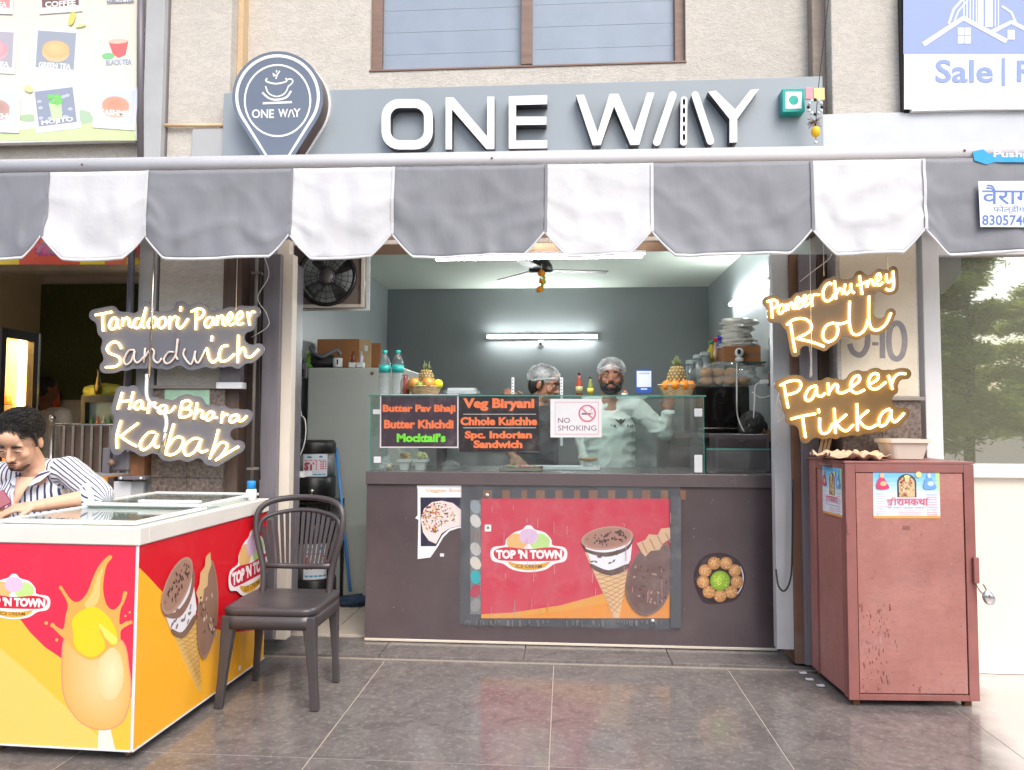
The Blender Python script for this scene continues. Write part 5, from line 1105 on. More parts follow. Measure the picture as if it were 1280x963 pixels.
def poster(a):
    r = random.Random(11)
    a.rect(0, 0, 1, 1, (228, 234, 242))
    for k in range(6): a.rect(0, k * .09, 1, k * .09 + .09, (96 + 22 * k, 176 + 10 * k, 226), k == 0)
    a.rect(.0, .95, 1, 1.0, (224, 160, 80)); a.poly([(.93, .0), (1, 0), (1, .6), (.96, .3)], (180, 220, 140))
    a.poly([(.36, .58)] + [(.505 + .145 * math.cos(R(t)), .28 - .17 * math.sin(R(t))) for t in range(180, -1, -15)] + [(.65, .58)], (64, 72, 84)); 
    a.poly([(.39, .57)] + [(.505 + .12 * math.cos(R(t)), .3 - .14 * math.sin(R(t))) for t in range(180, -1, -15)] + [(.625, .57)], (206, 180, 140))
    for k in range(46): a.ell(r.uniform(.4, .61), r.uniform(.2, .55), .016, .02, r.choice([(226, 196, 150), (170, 60, 70), (240, 220, 180), (120, 140, 80), (220, 130, 60), (90, 60, 60)]), 7)
    a.ell(.505, .22, .035, .06, (226, 190, 150)); a.ell(.505, .16, .045, .03, (240, 220, 140))
    for cx_, c1, c2 in ((.12, (200, 70, 110), (226, 180, 140)), (.83, (110, 160, 220), (190, 206, 236))): a.poly(smooth2([(cx_ - .07, .4), (cx_ - .05, .22), (cx_ + .02, .16), (cx_ + .08, .28), (cx_ + .11, .4)]), c1); a.ell(cx_ + .01, .14, .03, .05, c2); a.ell(cx_ + .03, .3, .05, .05, c2)
    a.ell(.68, .12, .045, .06, (240, 214, 150))
    pk = (206, 90, 120); a.text('रामकथा', .35, .6, .82, .74, pk, .012); a.line([(.2, .625), (.37, .625)], .016, pk); a.line([(.27, .625), (.27, .74)], .014, pk); a.line([(.255, .66), (.225, .64), (.215, .67), (.245, .69), (.215, .73)], .012, pk, sm=3); a.line([(.27, .695), (.235, .735)], .012, pk); a.line([(.325, .625), (.325, .74)], .014, pk); a.line([(.325, .625), (.315, .585), (.285, .58), (.275, .62)], .012, pk, sm=3); a.text('श्री रामकथा महोत्सव आयोजन', .2, .76, .77, .81, (100, 130, 190), .01)
    for k in range(9): y = .5 + .05 * k; a.rect(.03, y, .15 + .03 * (k % 3), y + .012, (226, 170, 180) if k % 2 else (170, 186, 214), k == 0); a.rect(.79, y + .02, .96, y + .032, (220, 130, 140) if k % 3 else (150, 170, 210), False)
    for k in range(3): a.rect(.36, .84 + .035 * k, .72, .85 + .035 * k, (226, 160, 170), False)
def cabposter(P0, N, p00, p10, p01, label):
    a = Art(BM @ P0, (BM.to_3x3() @ Vector(N))); a.inv = BI; a.frame(p00, p10, p01); poster(a); a.ob('poster', cb, print_mat('print_gloss'), label=label)
cabposter(Vector((0, .004, 0)), (0, -1, 0), (1091, 586), (1174, 586), (1092, 648), 'blue topped religious notice on the cabinet door')
cabposter(Vector((-.001, 0, 0)), (-1, 0, 0), (1028, 583), (1052, 586), (1029, 641), 'same notice pasted on the cabinet side')
a = Art(BM @ Vector((0, .004, 0)), BM.to_3x3() @ Vector((0, -1, 0)), .0002, .00002); a.inv = BI; a.map = lambda u, v: BM @ Vector((.05 + u * (CWd - .1), .004, .06 + (1 - v) * (CH - .115))); rw = random.Random(9)
for k in range(260):
    if k < 150: u, v = rw.gauss(.16, .09), rw.uniform(.6, .97)
    elif k < 190: u, v = rw.uniform(.02, .98), 1 - abs(rw.gauss(0, .02))
    else: u, v = rw.random(), rw.random()
    if not (.01 < u < .99 and .01 < v < .995): continue
    s_ = rw.uniform(.002, .008) * (1 if k < 190 else .5); a.ell(u, v, s_, s_ * rw.uniform(.5, 2.2), rw.choice([(126, 76, 70), (134, 84, 78), (172, 118, 110), (120, 72, 64)]), 6, rot=rw.uniform(-.4, .4), bump=k % 8 == 0)
for k in range(16): u, v = rw.random() * .9 + .03, rw.random() * .9 + .03; a.line([(u, v), (u + rw.uniform(-.03, .03), v + rw.uniform(.01, .07))], .0022, (186, 142, 134))
w_ = a.ob('paint_wear', cb, print_mat('print_chalky')); w_['kind'] = 'stuff'
# plastic tub and rag on top
pt = at(1128, 573, cf.y + .25)
tub = thing('plastic_tub', 'off white rectangular plastic tub on top of the red cabinet', 'tub', (pt.x, pt.y, CH + .001))
def rbasin(name, c, w0, d0, w1, d1, h, th, m, parent, r=.03):
    v = []; f = []; rings = [(w0, d0, 0), (w1, d1, h - .02), (w1 + .02, d1 + .02, h - .018), (w1 + .02, d1 + .02, h), (w1 - th, d1 - th, h), (w0 - th, d0 - th, th), (.01, .01, th)]
    n = 0
    for w_, d_, z in rings:
        pr = rrect(-w_ / 2, -d_ / 2, w_ / 2, d_ / 2, min(r, w_ / 3), 4); n = len(pr); v += [(c[0] + x, c[1] + y, c[2] + z) for x, y in pr]
    for i in range(len(rings) - 1):
        for k in range(n): f.append((i * n + k, i * n + (k + 1) % n, (i + 1) * n + (k + 1) % n, (i + 1) * n + k))
    f.append(tuple(range(n - 1, -1, -1))); f.append(tuple((len(rings) - 1) * n + k for k in range(n)))
    m_ = MB(); m_.add(v, f, 0, False); return m_.ob(name, m, parent)
rbasin('tub_body', (pt.x, pt.y, CH + .003), .155, .13, .19, .16, .095, .005, mat('tub_plastic', S(212, 204, 190), .35, var=.05), tub)
pr_ = at(1066, 573, cf.y + .2)
rag = thing('crumpled_rag', 'crumpled dusty peach rag lying on top of the red cabinet', 'rag', (pr_.x, pr_.y, CH + .001))
def sheet(name, c, lx, ly, amp, m, parent, seed=0, n=40, drop=None):
    v = []; f = []
    for j in range(n + 1):
        for i in range(n + 1):
            x = (i / n - .5) * lx; y = (j / n - .5) * ly; z = amp * (.35 + .65 * abs(noise.noise(Vector((x * 14, y * 14, seed)))) * 2 + .5 * noise.noise(Vector((x * 34, y * 34, seed + 3))))
            e = 1 + .25 * noise.noise(Vector((x * 9, y * 9, seed + 9)))
            p = Vector((c[0] + x * e, c[1] + y * e, c[2] + max(.003, z)))
            if drop: p = drop(p)
            v.append(p)
    for j in range(n):
        for i in range(n): k = j * (n + 1) + i; f.append((k, k + 1, k + n + 2, k + n + 1))
    m_ = MB(); m_.add(v, f, 0, True); return m_.ob(name, m, parent, solid=.003)
sheet('rag', (pr_.x - .02, pr_.y - .02, CH), .27, .3, .035, mat('dusty_peach_cloth', S(190, 158, 134), .9, var=.25, scale=14, c2=S(214, 184, 158)), rag, 2)
ed = BM @ Vector((0, .22, 0))
sheet('rag_corner', (ed.x - .012, ed.y - .03, CH - .03), .03, .1, .01, mat('grey_cloth', S(150, 142, 130), .9, var=.25, scale=14), rag, 5, 16)
bd = thing('bamboo_sticks', 'short wooden sticks leaning behind the red cabinet', 'sticks', tuple(at(1022, 571, 3.83)))
for k in range(3): m = MB(); m.box((-.006, -.004, 0), (.006, .004, .2)); o = m.ob('stick', mat('pale_wood', S(190, 160, 120), .6), None); o.parent = bd; o.location = (k * .018 - .01, 0, -.06); o.rotation_euler = (0, R(14), 0)
wc = thing('wall_cable', 'black cable loop hanging beside the right metal jamb', 'cable', tuple(at(980, 735, 3.93)))
m = MB(); m.tube(smooth_path([at(991, 600, 3.91), at(990, 700, 3.9), at(987, 728, 3.9), at(980, 739, 3.9), at(973, 732, 3.9), at(970, 712, 3.95)]), .0045, 8); m.ob('cable', m_cable_b, wc)

# ================================================================ plastic armchair-less chair
m_ch = mat('dark_grey_plastic', S(66, 62, 64), .32, var=.1, scale=5, spec=.6, wear=.05)
fr_ = atz(394, 889, 0); fl2 = atz(273, 886, 0); bk_ = atz(422, 856, 0)
chx = (fr_.x + fl2.x) / 2; chy = (fr_.y + fl2.y) / 2
chair = thing('plastic_chair', 'dark grey plastic chair with slatted round back beside the freezer', 'chair', local=True)
chair.location = (chx, chy, 0); chair.rotation_euler = (0, 0, math.atan2(fr_.y - fl2.y, fr_.x - fl2.x) * .5)
hw_ = (fr_.x - fl2.x) / 2; dp_ = .36; sh_ = .435
# seat
m = MB(); n = 16; vs = []; fs = []
def seatout(t, s):
    pts = rrect(-.212 * s, -.02 , .212 * s, .40, .06 * s, 6); return pts
for z, s in ((sh_ - .03, .985), (sh_ - .008, 1.0), (sh_, .985), (sh_ - .002, .9), (sh_ - .012, .55), (sh_ - .014, .1)):
    for (x, y) in rrect(-.212, -.02, .212, .40, .06, 6): vs.append((x * s, .19 + (y - .19) * s, z + (.006 if abs(x) > .15 and s < .95 else 0)))
nn = len(rrect(-.2, 0, .2, .4, .06, 6))
for i in range(5):
    for k in range(nn): fs.append((i * nn + k, i * nn + (k + 1) % nn, (i + 1) * nn + (k + 1) % nn, (i + 1) * nn + k))
fs.append(tuple(5 * nn + k for k in range(nn))); fs.append(tuple(range(nn - 1, -1, -1))); m.add(vs, fs, 0, True); m.ob('seat', m_ch, chair)
m = MB(); fo = rrect(-.205, -.014, .205, .394, .058, 6); m.add([(x, y, sh_ - .031) for x, y in fo] + [(x * .985, y, sh_ - .088) for x, y in fo] , [(k, (k + 1) % nn, (k + 1) % nn + nn, k + nn) for k in range(nn)], 0, True); m.ob('apron', m_ch, chair, solid=.006)
def leg(p0, p1, w0, w1):
    m = MB(); p0 = Vector(p0); p1 = Vector(p1); vs = []
    for i in range(7):
        t = i / 6; p = p0.lerp(p1, t) ; w_ = w0 + (w1 - w0) * min(1, t * 1.6); 
        for sx, sy in ((-1, -1), (1, -1), (1, 1), (-1, 1)): vs.append((p.x + sx * w_, p.y + sy * w_ * .8, p.z))
    fs = [(i * 4 + k, i * 4 + (k + 1) % 4, (i + 1) * 4 + (k + 1) % 4, (i + 1) * 4 + k) for i in range(6) for k in range(4)] + [(0, 1, 2, 3), (27, 26, 25, 24)]
    m.add(vs, fs, 0, False); return m.ob('leg', m_ch, chair, .006, 3)
for sx in (-1, 1):
    leg((sx * .178, .015, sh_ - .033), (sx * hw_, .0, .001), .031, .019)
    leg((sx * .178, .365, sh_ - .033), (sx * .2, dp_, .001), .026, .015)
# back hoop and slats; back plane leans slightly
def bk(x, z): return Vector((x, .37 + (z - .42) * .16 - .10 * (x / .21) ** 2 * .5, z))
hoop = [bk(-.165, .40), bk(-.165, .47), bk(-.172, .55), bk(-.196, .64), bk(-.214, .72), bk(-.216, .79), bk(-.197, .835), bk(-.15, .862), bk(-.08, .874), bk(0, .878)]
hoop = hoop + [Vector((-p.x, p.y, p.z)) for p in hoop[-2::-1]]
m = MB(); m.tube(smooth_path(hoop, 4), .0185, 10, flat=.8); m.ob('back_hoop', m_ch, chair)
m = MB(); m.tube(smooth_path([bk(-.205, .70), bk(-.195, .765), bk(-.15, .795), bk(-.07, .812), bk(0, .817), bk(.07, .812), bk(.15, .795), bk(.195, .765), bk(.205, .70)], 5), .011, 8, flat=1); m.ob('back_rail', m_ch, chair)
m = MB(); m.tube([bk(-.172, .555), bk(-.09, .548), bk(0, .546), bk(.09, .548), bk(.172, .555)], .014, 8, flat=.7); m.ob('back_rail', m_ch, chair)
NS = 15
for k in range(NS):
    t = (k / (NS - 1) - .5) * 2; xb_ = t * .143; xt_ = t * .19; zt2 = .815 - .07 * abs(t) ** 2.6
    p0 = bk(xb_, .552); p1 = bk(xt_, zt2); m = MB(); vs = []
    for i in range(5):
        q = p0.lerp(p1, i / 4); q.y = bk(q.x, q.z).y
        for sx, sy in ((-1, -1), (1, -1), (1, 1), (-1, 1)): vs.append((q.x + sx * (.0066 + .003 * i / 4), q.y + sy * .003, q.z))
    m.add(vs, [(i * 4 + j, i * 4 + (j + 1) % 4, (i + 1) * 4 + (j + 1) % 4, (i + 1) * 4 + j) for i in range(4) for j in range(4)] + [(0, 1, 2, 3), (19, 18, 17, 16)]); m.ob('slat', m_ch, chair, .001, 1)

for k, (px, py) in enumerate(((1008, 842), (1016, 850), (1030, 858))):
    t = thing('paint_flake', ['curled white paint flake nearest the jamb on the floor', 'middle white paint flake beside the cabinet foot', 'white paint flake nearest the front of the red cabinet'][k], 'scrap', tuple(atz(px, py, .002))); sheet('flake', atz(px - 4, py, .002), .035, .025, .006, m_white, t, k, 6)
# ================================================================ things inside the shop room
def tl(name, label, px0, py0, px1, py1, y, r=.013, s=26, parent=None, z2=None):
    p0 = at(px0, py0, y); p1 = at(px1, py1, y); 
    if z2: p1 = z2
    t = thing(name, label, 'tube light', tuple(p0)); d = (p1 - p0).normalized()
    m = MB(); m.tube([p0 + d * .02, p1 - d * .02], r, 10); m.ob('tube', glow('tube_glow%d' % s, (.97, 1, .98), s), t)
    up = Vector((0, 0, 1)) if abs(d.z) < .9 else Vector((1, 0, 0)); return t, p0, p1, d
t, p0, p1, d = tl('tube_light', 'lit white tube light under the shutter box behind the awning valance', 541, 323.5, 807, 319.5, 4.12, .012, 110)
bx('batten', (p0.x, 4.105, p0.z + .014), (p1.x, 4.135, p0.z + .03), m_white, t)
t, p0, p1, d = tl('tube_light', 'lit tube light on the grey back wall', 608, 421, 747, 421, BY - .05, .014, 65)
bx('batten', (p0.x, BY - .035, p0.z - .02), (p1.x, BY - .001, p0.z + .02), m_white, t)
# right wall tube: follows the wall
def onwall_r(y, z):  # right wall surface
    k = (y - 4.04) / (BY - 4.04); return Vector((fx + (bxr - fx) * k - .045, y, z))
def solve_r(px, py):
    N = Vector((BY - 4.04, -(bxr - fx), 0)).normalized(); return onp(px, py, Vector((fx - .045, 4.04, 0)), N)
q0, q1 = solve_r(913, 381), solve_r(955, 348)
t = thing('tube_light', 'lit tube light slanting in view on the right room wall', 'tube light', tuple(q0)); m = MB(); m.tube([q0, q1], .014, 10); m.ob('tube', glow('tube_glow65', (.97, 1, .98), 65), t)
m = MB(); e_ = Vector((.03, 0, 0)); m.tube([q0 + e_, q1 + e_], .012, 8); m.ob('batten', m_white, t)
# round ceiling rose / camera below the back tube
t = thing('wall_camera', 'small white round camera on the back wall below the tube light', 'camera', tuple(at(676, 430, BY - .05)))
m = MB(); c = at(676, 431, BY - .05); m.ball(c, .045, 14); m.ob('body', m_white, t); m = MB(); m.ball(c + Vector((0, -.035, .005)), .016, 10); m.ob('lens', m_black, t)
# ceiling fan with flower string
yf = 6.1
cfn = thing('ceiling_fan', 'black ceiling fan hanging from the pale ceiling of the shop room', 'ceiling fan', tuple(at(676, 342, yf)))
c = at(676, 337, yf); zc_ = cz
m = MB(); m.lathe([(.02, -.03), (.085, -.03), (.1, -.01), (.095, .03), (.06, .09), (.02, .1)], c, 20); m.ob('motor', m_black, cfn)
m = MB(); m.tube([c + Vector((0, 0, .1)), (c.x, c.y, zc_)], .012, 8); m.ob('down_rod', m_black, cfn)
for k in range(3):
    m = MB(); A = Matrix.Rotation(R(10 + 120 * k), 4, 'Z'); m.box((.1, -.05, -.012), (.56, .055, -.004), M=Matrix.Translation(c) @ A); m.ob('blade', mat('fan_blade_brown', S(150, 148, 144), .4), cfn, .003)
fg = thing('flower_string', 'short string of orange marigolds hanging from the ceiling fan', 'garland', tuple(at(676, 366, yf - .14)))
m_mg = mat('marigold', S(240, 140, 20), .7, var=.25, scale=60, bump=1, bscale=120); m_lf = mat('garland_leaf', S(150, 170, 40), .6)
for k, (px, py, r_) in enumerate(((677, 342, .026), (677, 352, .02), (675, 362, .026))): crumple('marigold', at(px, py, yf - .14), (r_, r_, r_), m_mg, fg, k, .5, 3)
for k in range(8): m = MB(); c = at(677 + r3.uniform(-4, 4), 345 + k * 2.6, yf - .15); m.ball(c, (.012, .004, .02), 6); m.ob('leaf', m_lf, fg)
m = MB(); m.tube([at(677, 330, yf - .14), at(676, 366, yf - .14)], .003, 5); m.ob('thread', m_cable_w, fg)
# wall exhaust fan
ye = 4.52
ef = thing('exhaust_fan', 'round black exhaust fan in a brown plate high in the left corner', 'fan', tuple(at(412, 384, ye)))
(x0, _, z0), (x1, _, z1) = pbox(367, 318, 456, 385, ye, .03); z1 = z0 + (x1 - x0) * .98
cc = at(409, 346, ye); R0 = .178
def plate_hole(name, x0, z0, x1, z1, c, r, y0, y1, m, parent):
    o = [(c.x + r * math.cos(R(t)), c.z + r * math.sin(R(t))) for t in range(0, 360, 8)]; l = letter([(x0, z0), (x1, z0), (x1, z1), (x0, z1)], [o[::-1]], name, parent, y0, y1); l.data.materials[0] = m; l.data.materials[1] = m; return l
m_pl = mat('brown_plate', S(128, 112, 106), .5, var=.12, wear=.2)
plate_hole('plate', x0, z0, x1, z1, cc, R0, ye, ye + .04, m_pl, ef)
m = MB(); m.box((x1 - .02, ye - .012, z0), (x1, ye - .0005, z1)); m.box((x0, ye - .012, z0), (x1 - .021, ye - .0005, z0 + .02)); m.ob('plate_edge', m_cream, ef)
bx('backing', (x0, ye + .12, z0), (x1, ye + .13, z1), mat('fan_backdrop', S(226, 230, 228), .3), ef)
m = MB(); m.tube([(cc.x + R0 * math.cos(R(t)), ye - .01, cc.z + R0 * math.sin(R(t))) for t in range(0, 360, 8)], .014, 8, closed=True); m.ob('ring', m_black, ef)
for q, rr_ in enumerate((.06, .1, .14)): m = MB(); m.tube([(cc.x + rr_ * math.cos(R(t)), ye - .02, cc.z + rr_ * math.sin(R(t))) for t in range(0, 360, 10)], .002, 5, closed=True); m.ob('guard_ring', m_black, ef)
for k in range(24): a_ = R(15 * k); m = MB(); m.tube([(cc.x + .045 * math.cos(a_), ye - .022, cc.z + .045 * math.sin(a_)), (cc.x + R0 * math.cos(a_), ye - .012, cc.z + R0 * math.sin(a_))], .0017, 4); m.ob('guard_wire', m_black, ef)
for k in range(4):
    a_ = R(35 + 90 * k); m = MB(); vs = []
    for i in range(6):
        rr_ = .04 + .125 * i / 5; w_ = .03 + .05 * i / 5
        for s in (-1, 1): a2 = a_ + s * w_ / max(rr_, .07) * .55; vs.append((cc.x + rr_ * math.cos(a2), ye + .05 + s * .022, cc.z + rr_ * math.sin(a2)))
    m.add(vs, [(2 * i, 2 * i + 1, 2 * i + 3, 2 * i + 2) for i in range(5)], 0, True); m.ob('blade', mat('grey_blade', S(96, 98, 100), .4), ef, solid=.004)
m = MB(); m.lathe([(.045, -.025), (.045, .05), (.03, .06)], (cc.x, ye, cc.z), 18, axis='Y'); m.ob('hub', mat('hub_grey', S(110, 104, 104), .4), ef)
# fridge with things on top
yq = 5.1
fr = thing('fridge', 'tall pale grey fridge with plain door standing at left in the shop room', 'fridge', tuple(at(420, 760, yq).xy) + (.032,))
(fa0, _, _), (fa1, _, fzt) = pbox(382, 459, 500, 760, yq, .6); m_fg = mat('fridge_grey', S(178, 182, 176), .35, var=.05, scale=2, wear=.05)
bx('body', (fa0, yq + .055, .06), (fa1, yq + .65, fzt), m_fg, fr, .008); bx('door', (fa0, yq, .06), (fa1, yq + .05, fzt - .004), m_fg, fr, .012, seg=3); bx('gasket', (fa0 + .01, yq + .0505, .07), (fa1 - .01, yq + .0545, fzt - .01), m_black, fr, 0)
bx('foot_plinth', (fa0 + .02, yq + .03, .034), (fa1 - .02, yq + .6, .059), m_black, fr)
m = MB(); c = at(465, 467, yq - .004); m.lathe([(.012, 0), (.014, .006)], c, 10, axis='Y'); m.ob('badge_hole', m_frame, fr)
def on_fridge(px, dy=.12): return at(px, 458, yq + dy).x, yq + dy
t = thing('cardboard_box', 'open brown cardboard box on top of the grey fridge', 'box', tuple(at(430, 457, yq + .25)))
(x0, _, _), (x1, _, z1) = pbox(397, 424, 464, 457, yq + .22, .3); m_cb = mat('cardboard', S(156, 106, 66), .8, var=.08, scale=4, bump=.1)
bx('box_front', (x0, yq + .22, fzt + .001), (x1 - .09, yq + .225, z1), m_cb, t); bx('box_side', (x1 - .09, yq + .221, fzt + .001), (x1 - .001, yq + .226, z1 - .004), mat('cardboard_light', S(186, 160, 124), .8), t); bx('box_back', (x0, yq + .5, fzt + .001), (x1, yq + .505, z1), m_cb, t); bx('box_end', (x0 - .006, yq + .226, fzt + .001), (x0 - .001, yq + .5, z1), m_cb, t); bx('tape', (x0 + (x1 - x0) * .38, yq + .2185, fzt + .002), (x0 + (x1 - x0) * .40, yq + .2195, z1), m_frame, t)
bx('label', (x1 - .05, yq + .2185, z1 - .09), (x1 - .025, yq + .2205, z1 - .05), m_white, t)
t = thing('black_bag', 'crumpled black bag with grey strap on top of the fridge', 'bag', tuple(at(402, 457, yq + .1)))
c = at(404, 450, yq + .1); crumple('bag', (c.x, c.y, fzt + .045), (.11, .07, .055), m_black, t, 4); m = MB(); m.tube(smooth_path([at(388, 434, yq + .05), at(393, 442, yq + .03), at(403, 446, yq), at(412, 442, yq + .02), at(421, 438, yq + .04), at(426, 444, yq + .05)]), .012, 8); m.ob('strap', mat('strap_grey', S(100, 106, 112), .7), t)
t = thing('white_mug', 'white mug with a small print beside the black bag on the fridge', 'mug', tuple(at(422, 457, yq + .03)))
c = at(422, 457, yq + .06); c.z = fzt + .002; m = MB(); m.lathe([(.03, 0), (.034, .005), (.034, .066), (.03, .066), (.028, .01)], c, 20); m.ob('cup', m_white, t); bx('mug_print', (c.x + .004, c.y - .0352, fzt + .02), (c.x + .014, c.y - .034, fzt + .055), m_black, t, 0)
for k, (px, lab) in enumerate(((441, 'small white box with brown bottle on top, left of the pair on the fridge'), (451, 'small white box with pale bottle on top, right of the pair on the fridge'))):
    t = thing('small_box', lab, 'box', tuple(at(px, 457, yq + .05)), group='small boxes on the fridge'); c = at(px, 457, yq + .06); bx('box', (c.x - .024, yq + .04, fzt + .001), (c.x + .022, yq + .09, fzt + .036), m_white, t)
    t = thing('small_bottle', ('brown' if k == 0 else 'clear') + ' little bottle standing on the %s small white box on the fridge' % ('left' if k == 0 else 'right'), 'bottle', (c.x, yq + .065, fzt + .037))
    m = MB(); m.lathe([(.013, 0), (.014, .005), (.014, .05), (.006, .065), (.006, .08)], (c.x, yq + .065, fzt + .037), 12); m.ob('glass', [mat('amber_glass', S(110, 50, 30), .15), mat('pale_bottle', S(190, 190, 200), .2)][k], t)
t = thing('green_spray_bottle', 'green spray bottle at the left edge of the fridge top', 'bottle', tuple(at(385, 457, yq + .05)))
c = at(386, 457, yq + .06); c.z = fzt + .001; m = MB(); m.lathe([(.03, 0), (.032, .01), (.022, .06), (.01, .08), (.01, .1)], c, 12); m.ob('body', mat('green_plastic', S(96, 150, 50), .3), t); m = MB(); m.box((c.x - .02, c.y - .008, c.z + .1), (c.x + .014, c.y + .008, c.z + .12)); m.ob('nozzle', mat('green_pale', S(170, 200, 130), .4), t)
# left wall socket, cable, charger
t = thing('wall_socket', 'dark wall socket with plug and hanging black cord left of the fridge', 'socket', tuple(at(377, 480, 4.9)))
pbx('plate', 369, 454, 383, 473, 4.95, .02, m_alu_d, t); pbx('plug', 373, 461, 380, 471, 4.93, .02, m_black, t, .004); m = MB(); m.tube(smooth_path([at(376, 471, 4.93), at(374, 500, 4.93), at(371, 540, 4.93)]), .004, 6); m.ob('cord', m_cable_b, t)
t = thing('white_charger', 'white adapter and cable hanging beside the left cream jamb', 'charger', tuple(at(370, 520, 4.4)))
pbx('adapter', 361, 514, 375, 521, 4.42, .03, m_white, t, .004); m = MB(); m.tube(smooth_path([at(374, 518, 4.42), at(381, 525, 4.42), at(382, 545, 4.42), at(377, 565, 4.42), at(369, 577, 4.42)]), .004, 6); m.ob('cable', m_cable_w, t)
# garland of marigolds
t = thing('marigold_garland', 'orange marigold garland hanging on the left cream door jamb', 'garland', tuple(at(364, 595, 4.25)))
for k in range(15): p = at(363.5 + (k % 2) * 2.2 - (k > 11) * 2, 540 + k * 3.8, 4.3); crumple('marigold', p, (.016, .016, .014), m_mg, t, k, .5, 2)
t = thing('white_wall_shelf', 'small white shelf under the marigold garland', 'shelf', tuple(at(368, 598, 4.3))); pbx('board', 359, 591, 380, 597, 4.28, .14, m_white, t)
# two insulated dispensers, one above the other
yd = 4.78
def jug(name, label, cx, ybot, ytop, tap, group):
    p = at(cx, ybot, yd + .15); zb2 = at(cx, ybot, yd).z; zt2 = at(cx, ytop, yd).z; H = zt2 - zb2; t = thing(name, label, 'dispenser', (p.x, yd + .15, zb2), group=group); c = (p.x, yd + .15, zb2)
    m = MB(); m.lathe([(.145, 0), (.15, .01), (.15, H * .36), (.146, H * .37)], c, 32); m.ob('base', m_black, t)
    m = MB(); m.lathe([(.14, H * .3705), (.14, H * .78)], c, 32); m.ob('body', mat('grey_steel_body', S(120, 120, 122), .3, var=.06), t)
    m = MB(); m.lathe([(.146, H * .7805), (.148, H * .8), (.148, H * .94), (.135, H), (.05, H * 1.0)], c, 32); m.ob('lid', m_black, t)
    m = MB(); pt_ = Vector((c[0] + .045, c[1] - .15, zb2 + H * .14)); m.lathe([(.018, -.02), (.02, .0), (.01, .012)], pt_, 12, axis='Y'); m.tube([pt_, pt_ + Vector((0, -.02, -.03))], .008, 8); m.ob('tap', m_steel, t)
    # curved sticker
    lab = MB(); z0, z1 = zb2 + H * .385, zb2 + H * .77; vs = []
    for i in range(11): a_ = R(-104 + 5.6 * i); vs += [(c[0] + .1415 * math.cos(a_ + .25), c[1] + .1415 * math.sin(a_ + .25), z0), (c[0] + .1415 * math.cos(a_ + .25), c[1] + .1415 * math.sin(a_ + .25), z1)]
    ar = Art((0, 0, 0), FR, 0, .0003); st = ar
    def cm(u, v): a_ = R(-104 + 66 * u) + .1; return Vector((c[0] + (.142 + ar.off) * math.cos(a_), c[1] + (.142 + ar.off) * math.sin(a_), z1 + (z0 - z1) * v))
    ar.map = cm; ar.N = Vector((0, 0, 0))
    for k in range(8): ar.rect(k / 8, 0, (k + 1) / 8, 1, (206, 212, 220), False)
    ar.off = .0006; ar.text('ST', .05, .36, .44, .72, (186, 40, 60), .06)
    ar.off = .0006
    for k in range(4): ar.rect(.5, .32 + k * .1, .74, .38 + k * .1, (196, 60, 80), False); ar.rect(.76, .32 + k * .1, .95, .38 + k * .1, (196, 60, 80), False)
    for k in range(5): ar.rect(.06 + k * .18, .88, .2 + k * .18, .93, (60, 150, 190), False); ar.rect(.06 + k * .18, .26, .2 + k * .18, .29, (196, 60, 80), False)
    ar.ell(.25, .14, .1, .05, (60, 140, 180), bump=False); ar.ell(.7, .12, .08, .05, (60, 140, 180), bump=False); ar.ob('sticker', t)
jug('water_dispenser', 'upper black and grey insulated water dispenser with red lettered sticker', 391, 625, 551, True, 'insulated water dispensers behind the chair')
t = thing('dispenser_stand', 'black metal stand carrying the upper water dispenser', 'stand', tuple(at(391, 772, yd).xy) + (.034,)); p = at(391, 700, yd + .15)
zt3 = at(391, 628, yd).z
for sx in (-1, 1):
    for sy in (-1, 1): bx('leg', (p.x + sx * .155 - .01, p.y + sy * .145 - .01, .033), (p.x + sx * .155 + .01, p.y + sy * .145 + .01, zt3 - .021), m_black, t)
bx('shelf_plate', (p.x - .165, p.y - .155, zt3 - .02), (p.x + .165, p.y + .155, zt3), m_black, t)
jug('water_dispenser', 'lower insulated water dispenser on the floor behind the chair legs', 391, 770, 655, True, 'insulated water dispensers behind the chair')
# blue mop
t = thing('floor_mop', 'blue handled mop leaning behind the water dispenser with dark blue head', 'mop', tuple(at(438, 750, 4.95)))
m = MB(); m.tube([at(420, 560, 5.02), at(438, 740, 4.95)], .011, 8); m.ob('handle', mat('blue_handle', S(70, 140, 214), .3), t)
c = at(440, 747, 4.95); crumple('mop_head', (c.x, c.y, .065), (.11, .06, .035), mat('dark_blue_mop', S(40, 60, 84), .9, var=.4, scale=40, bump=1, bscale=90), t, 6, .5)
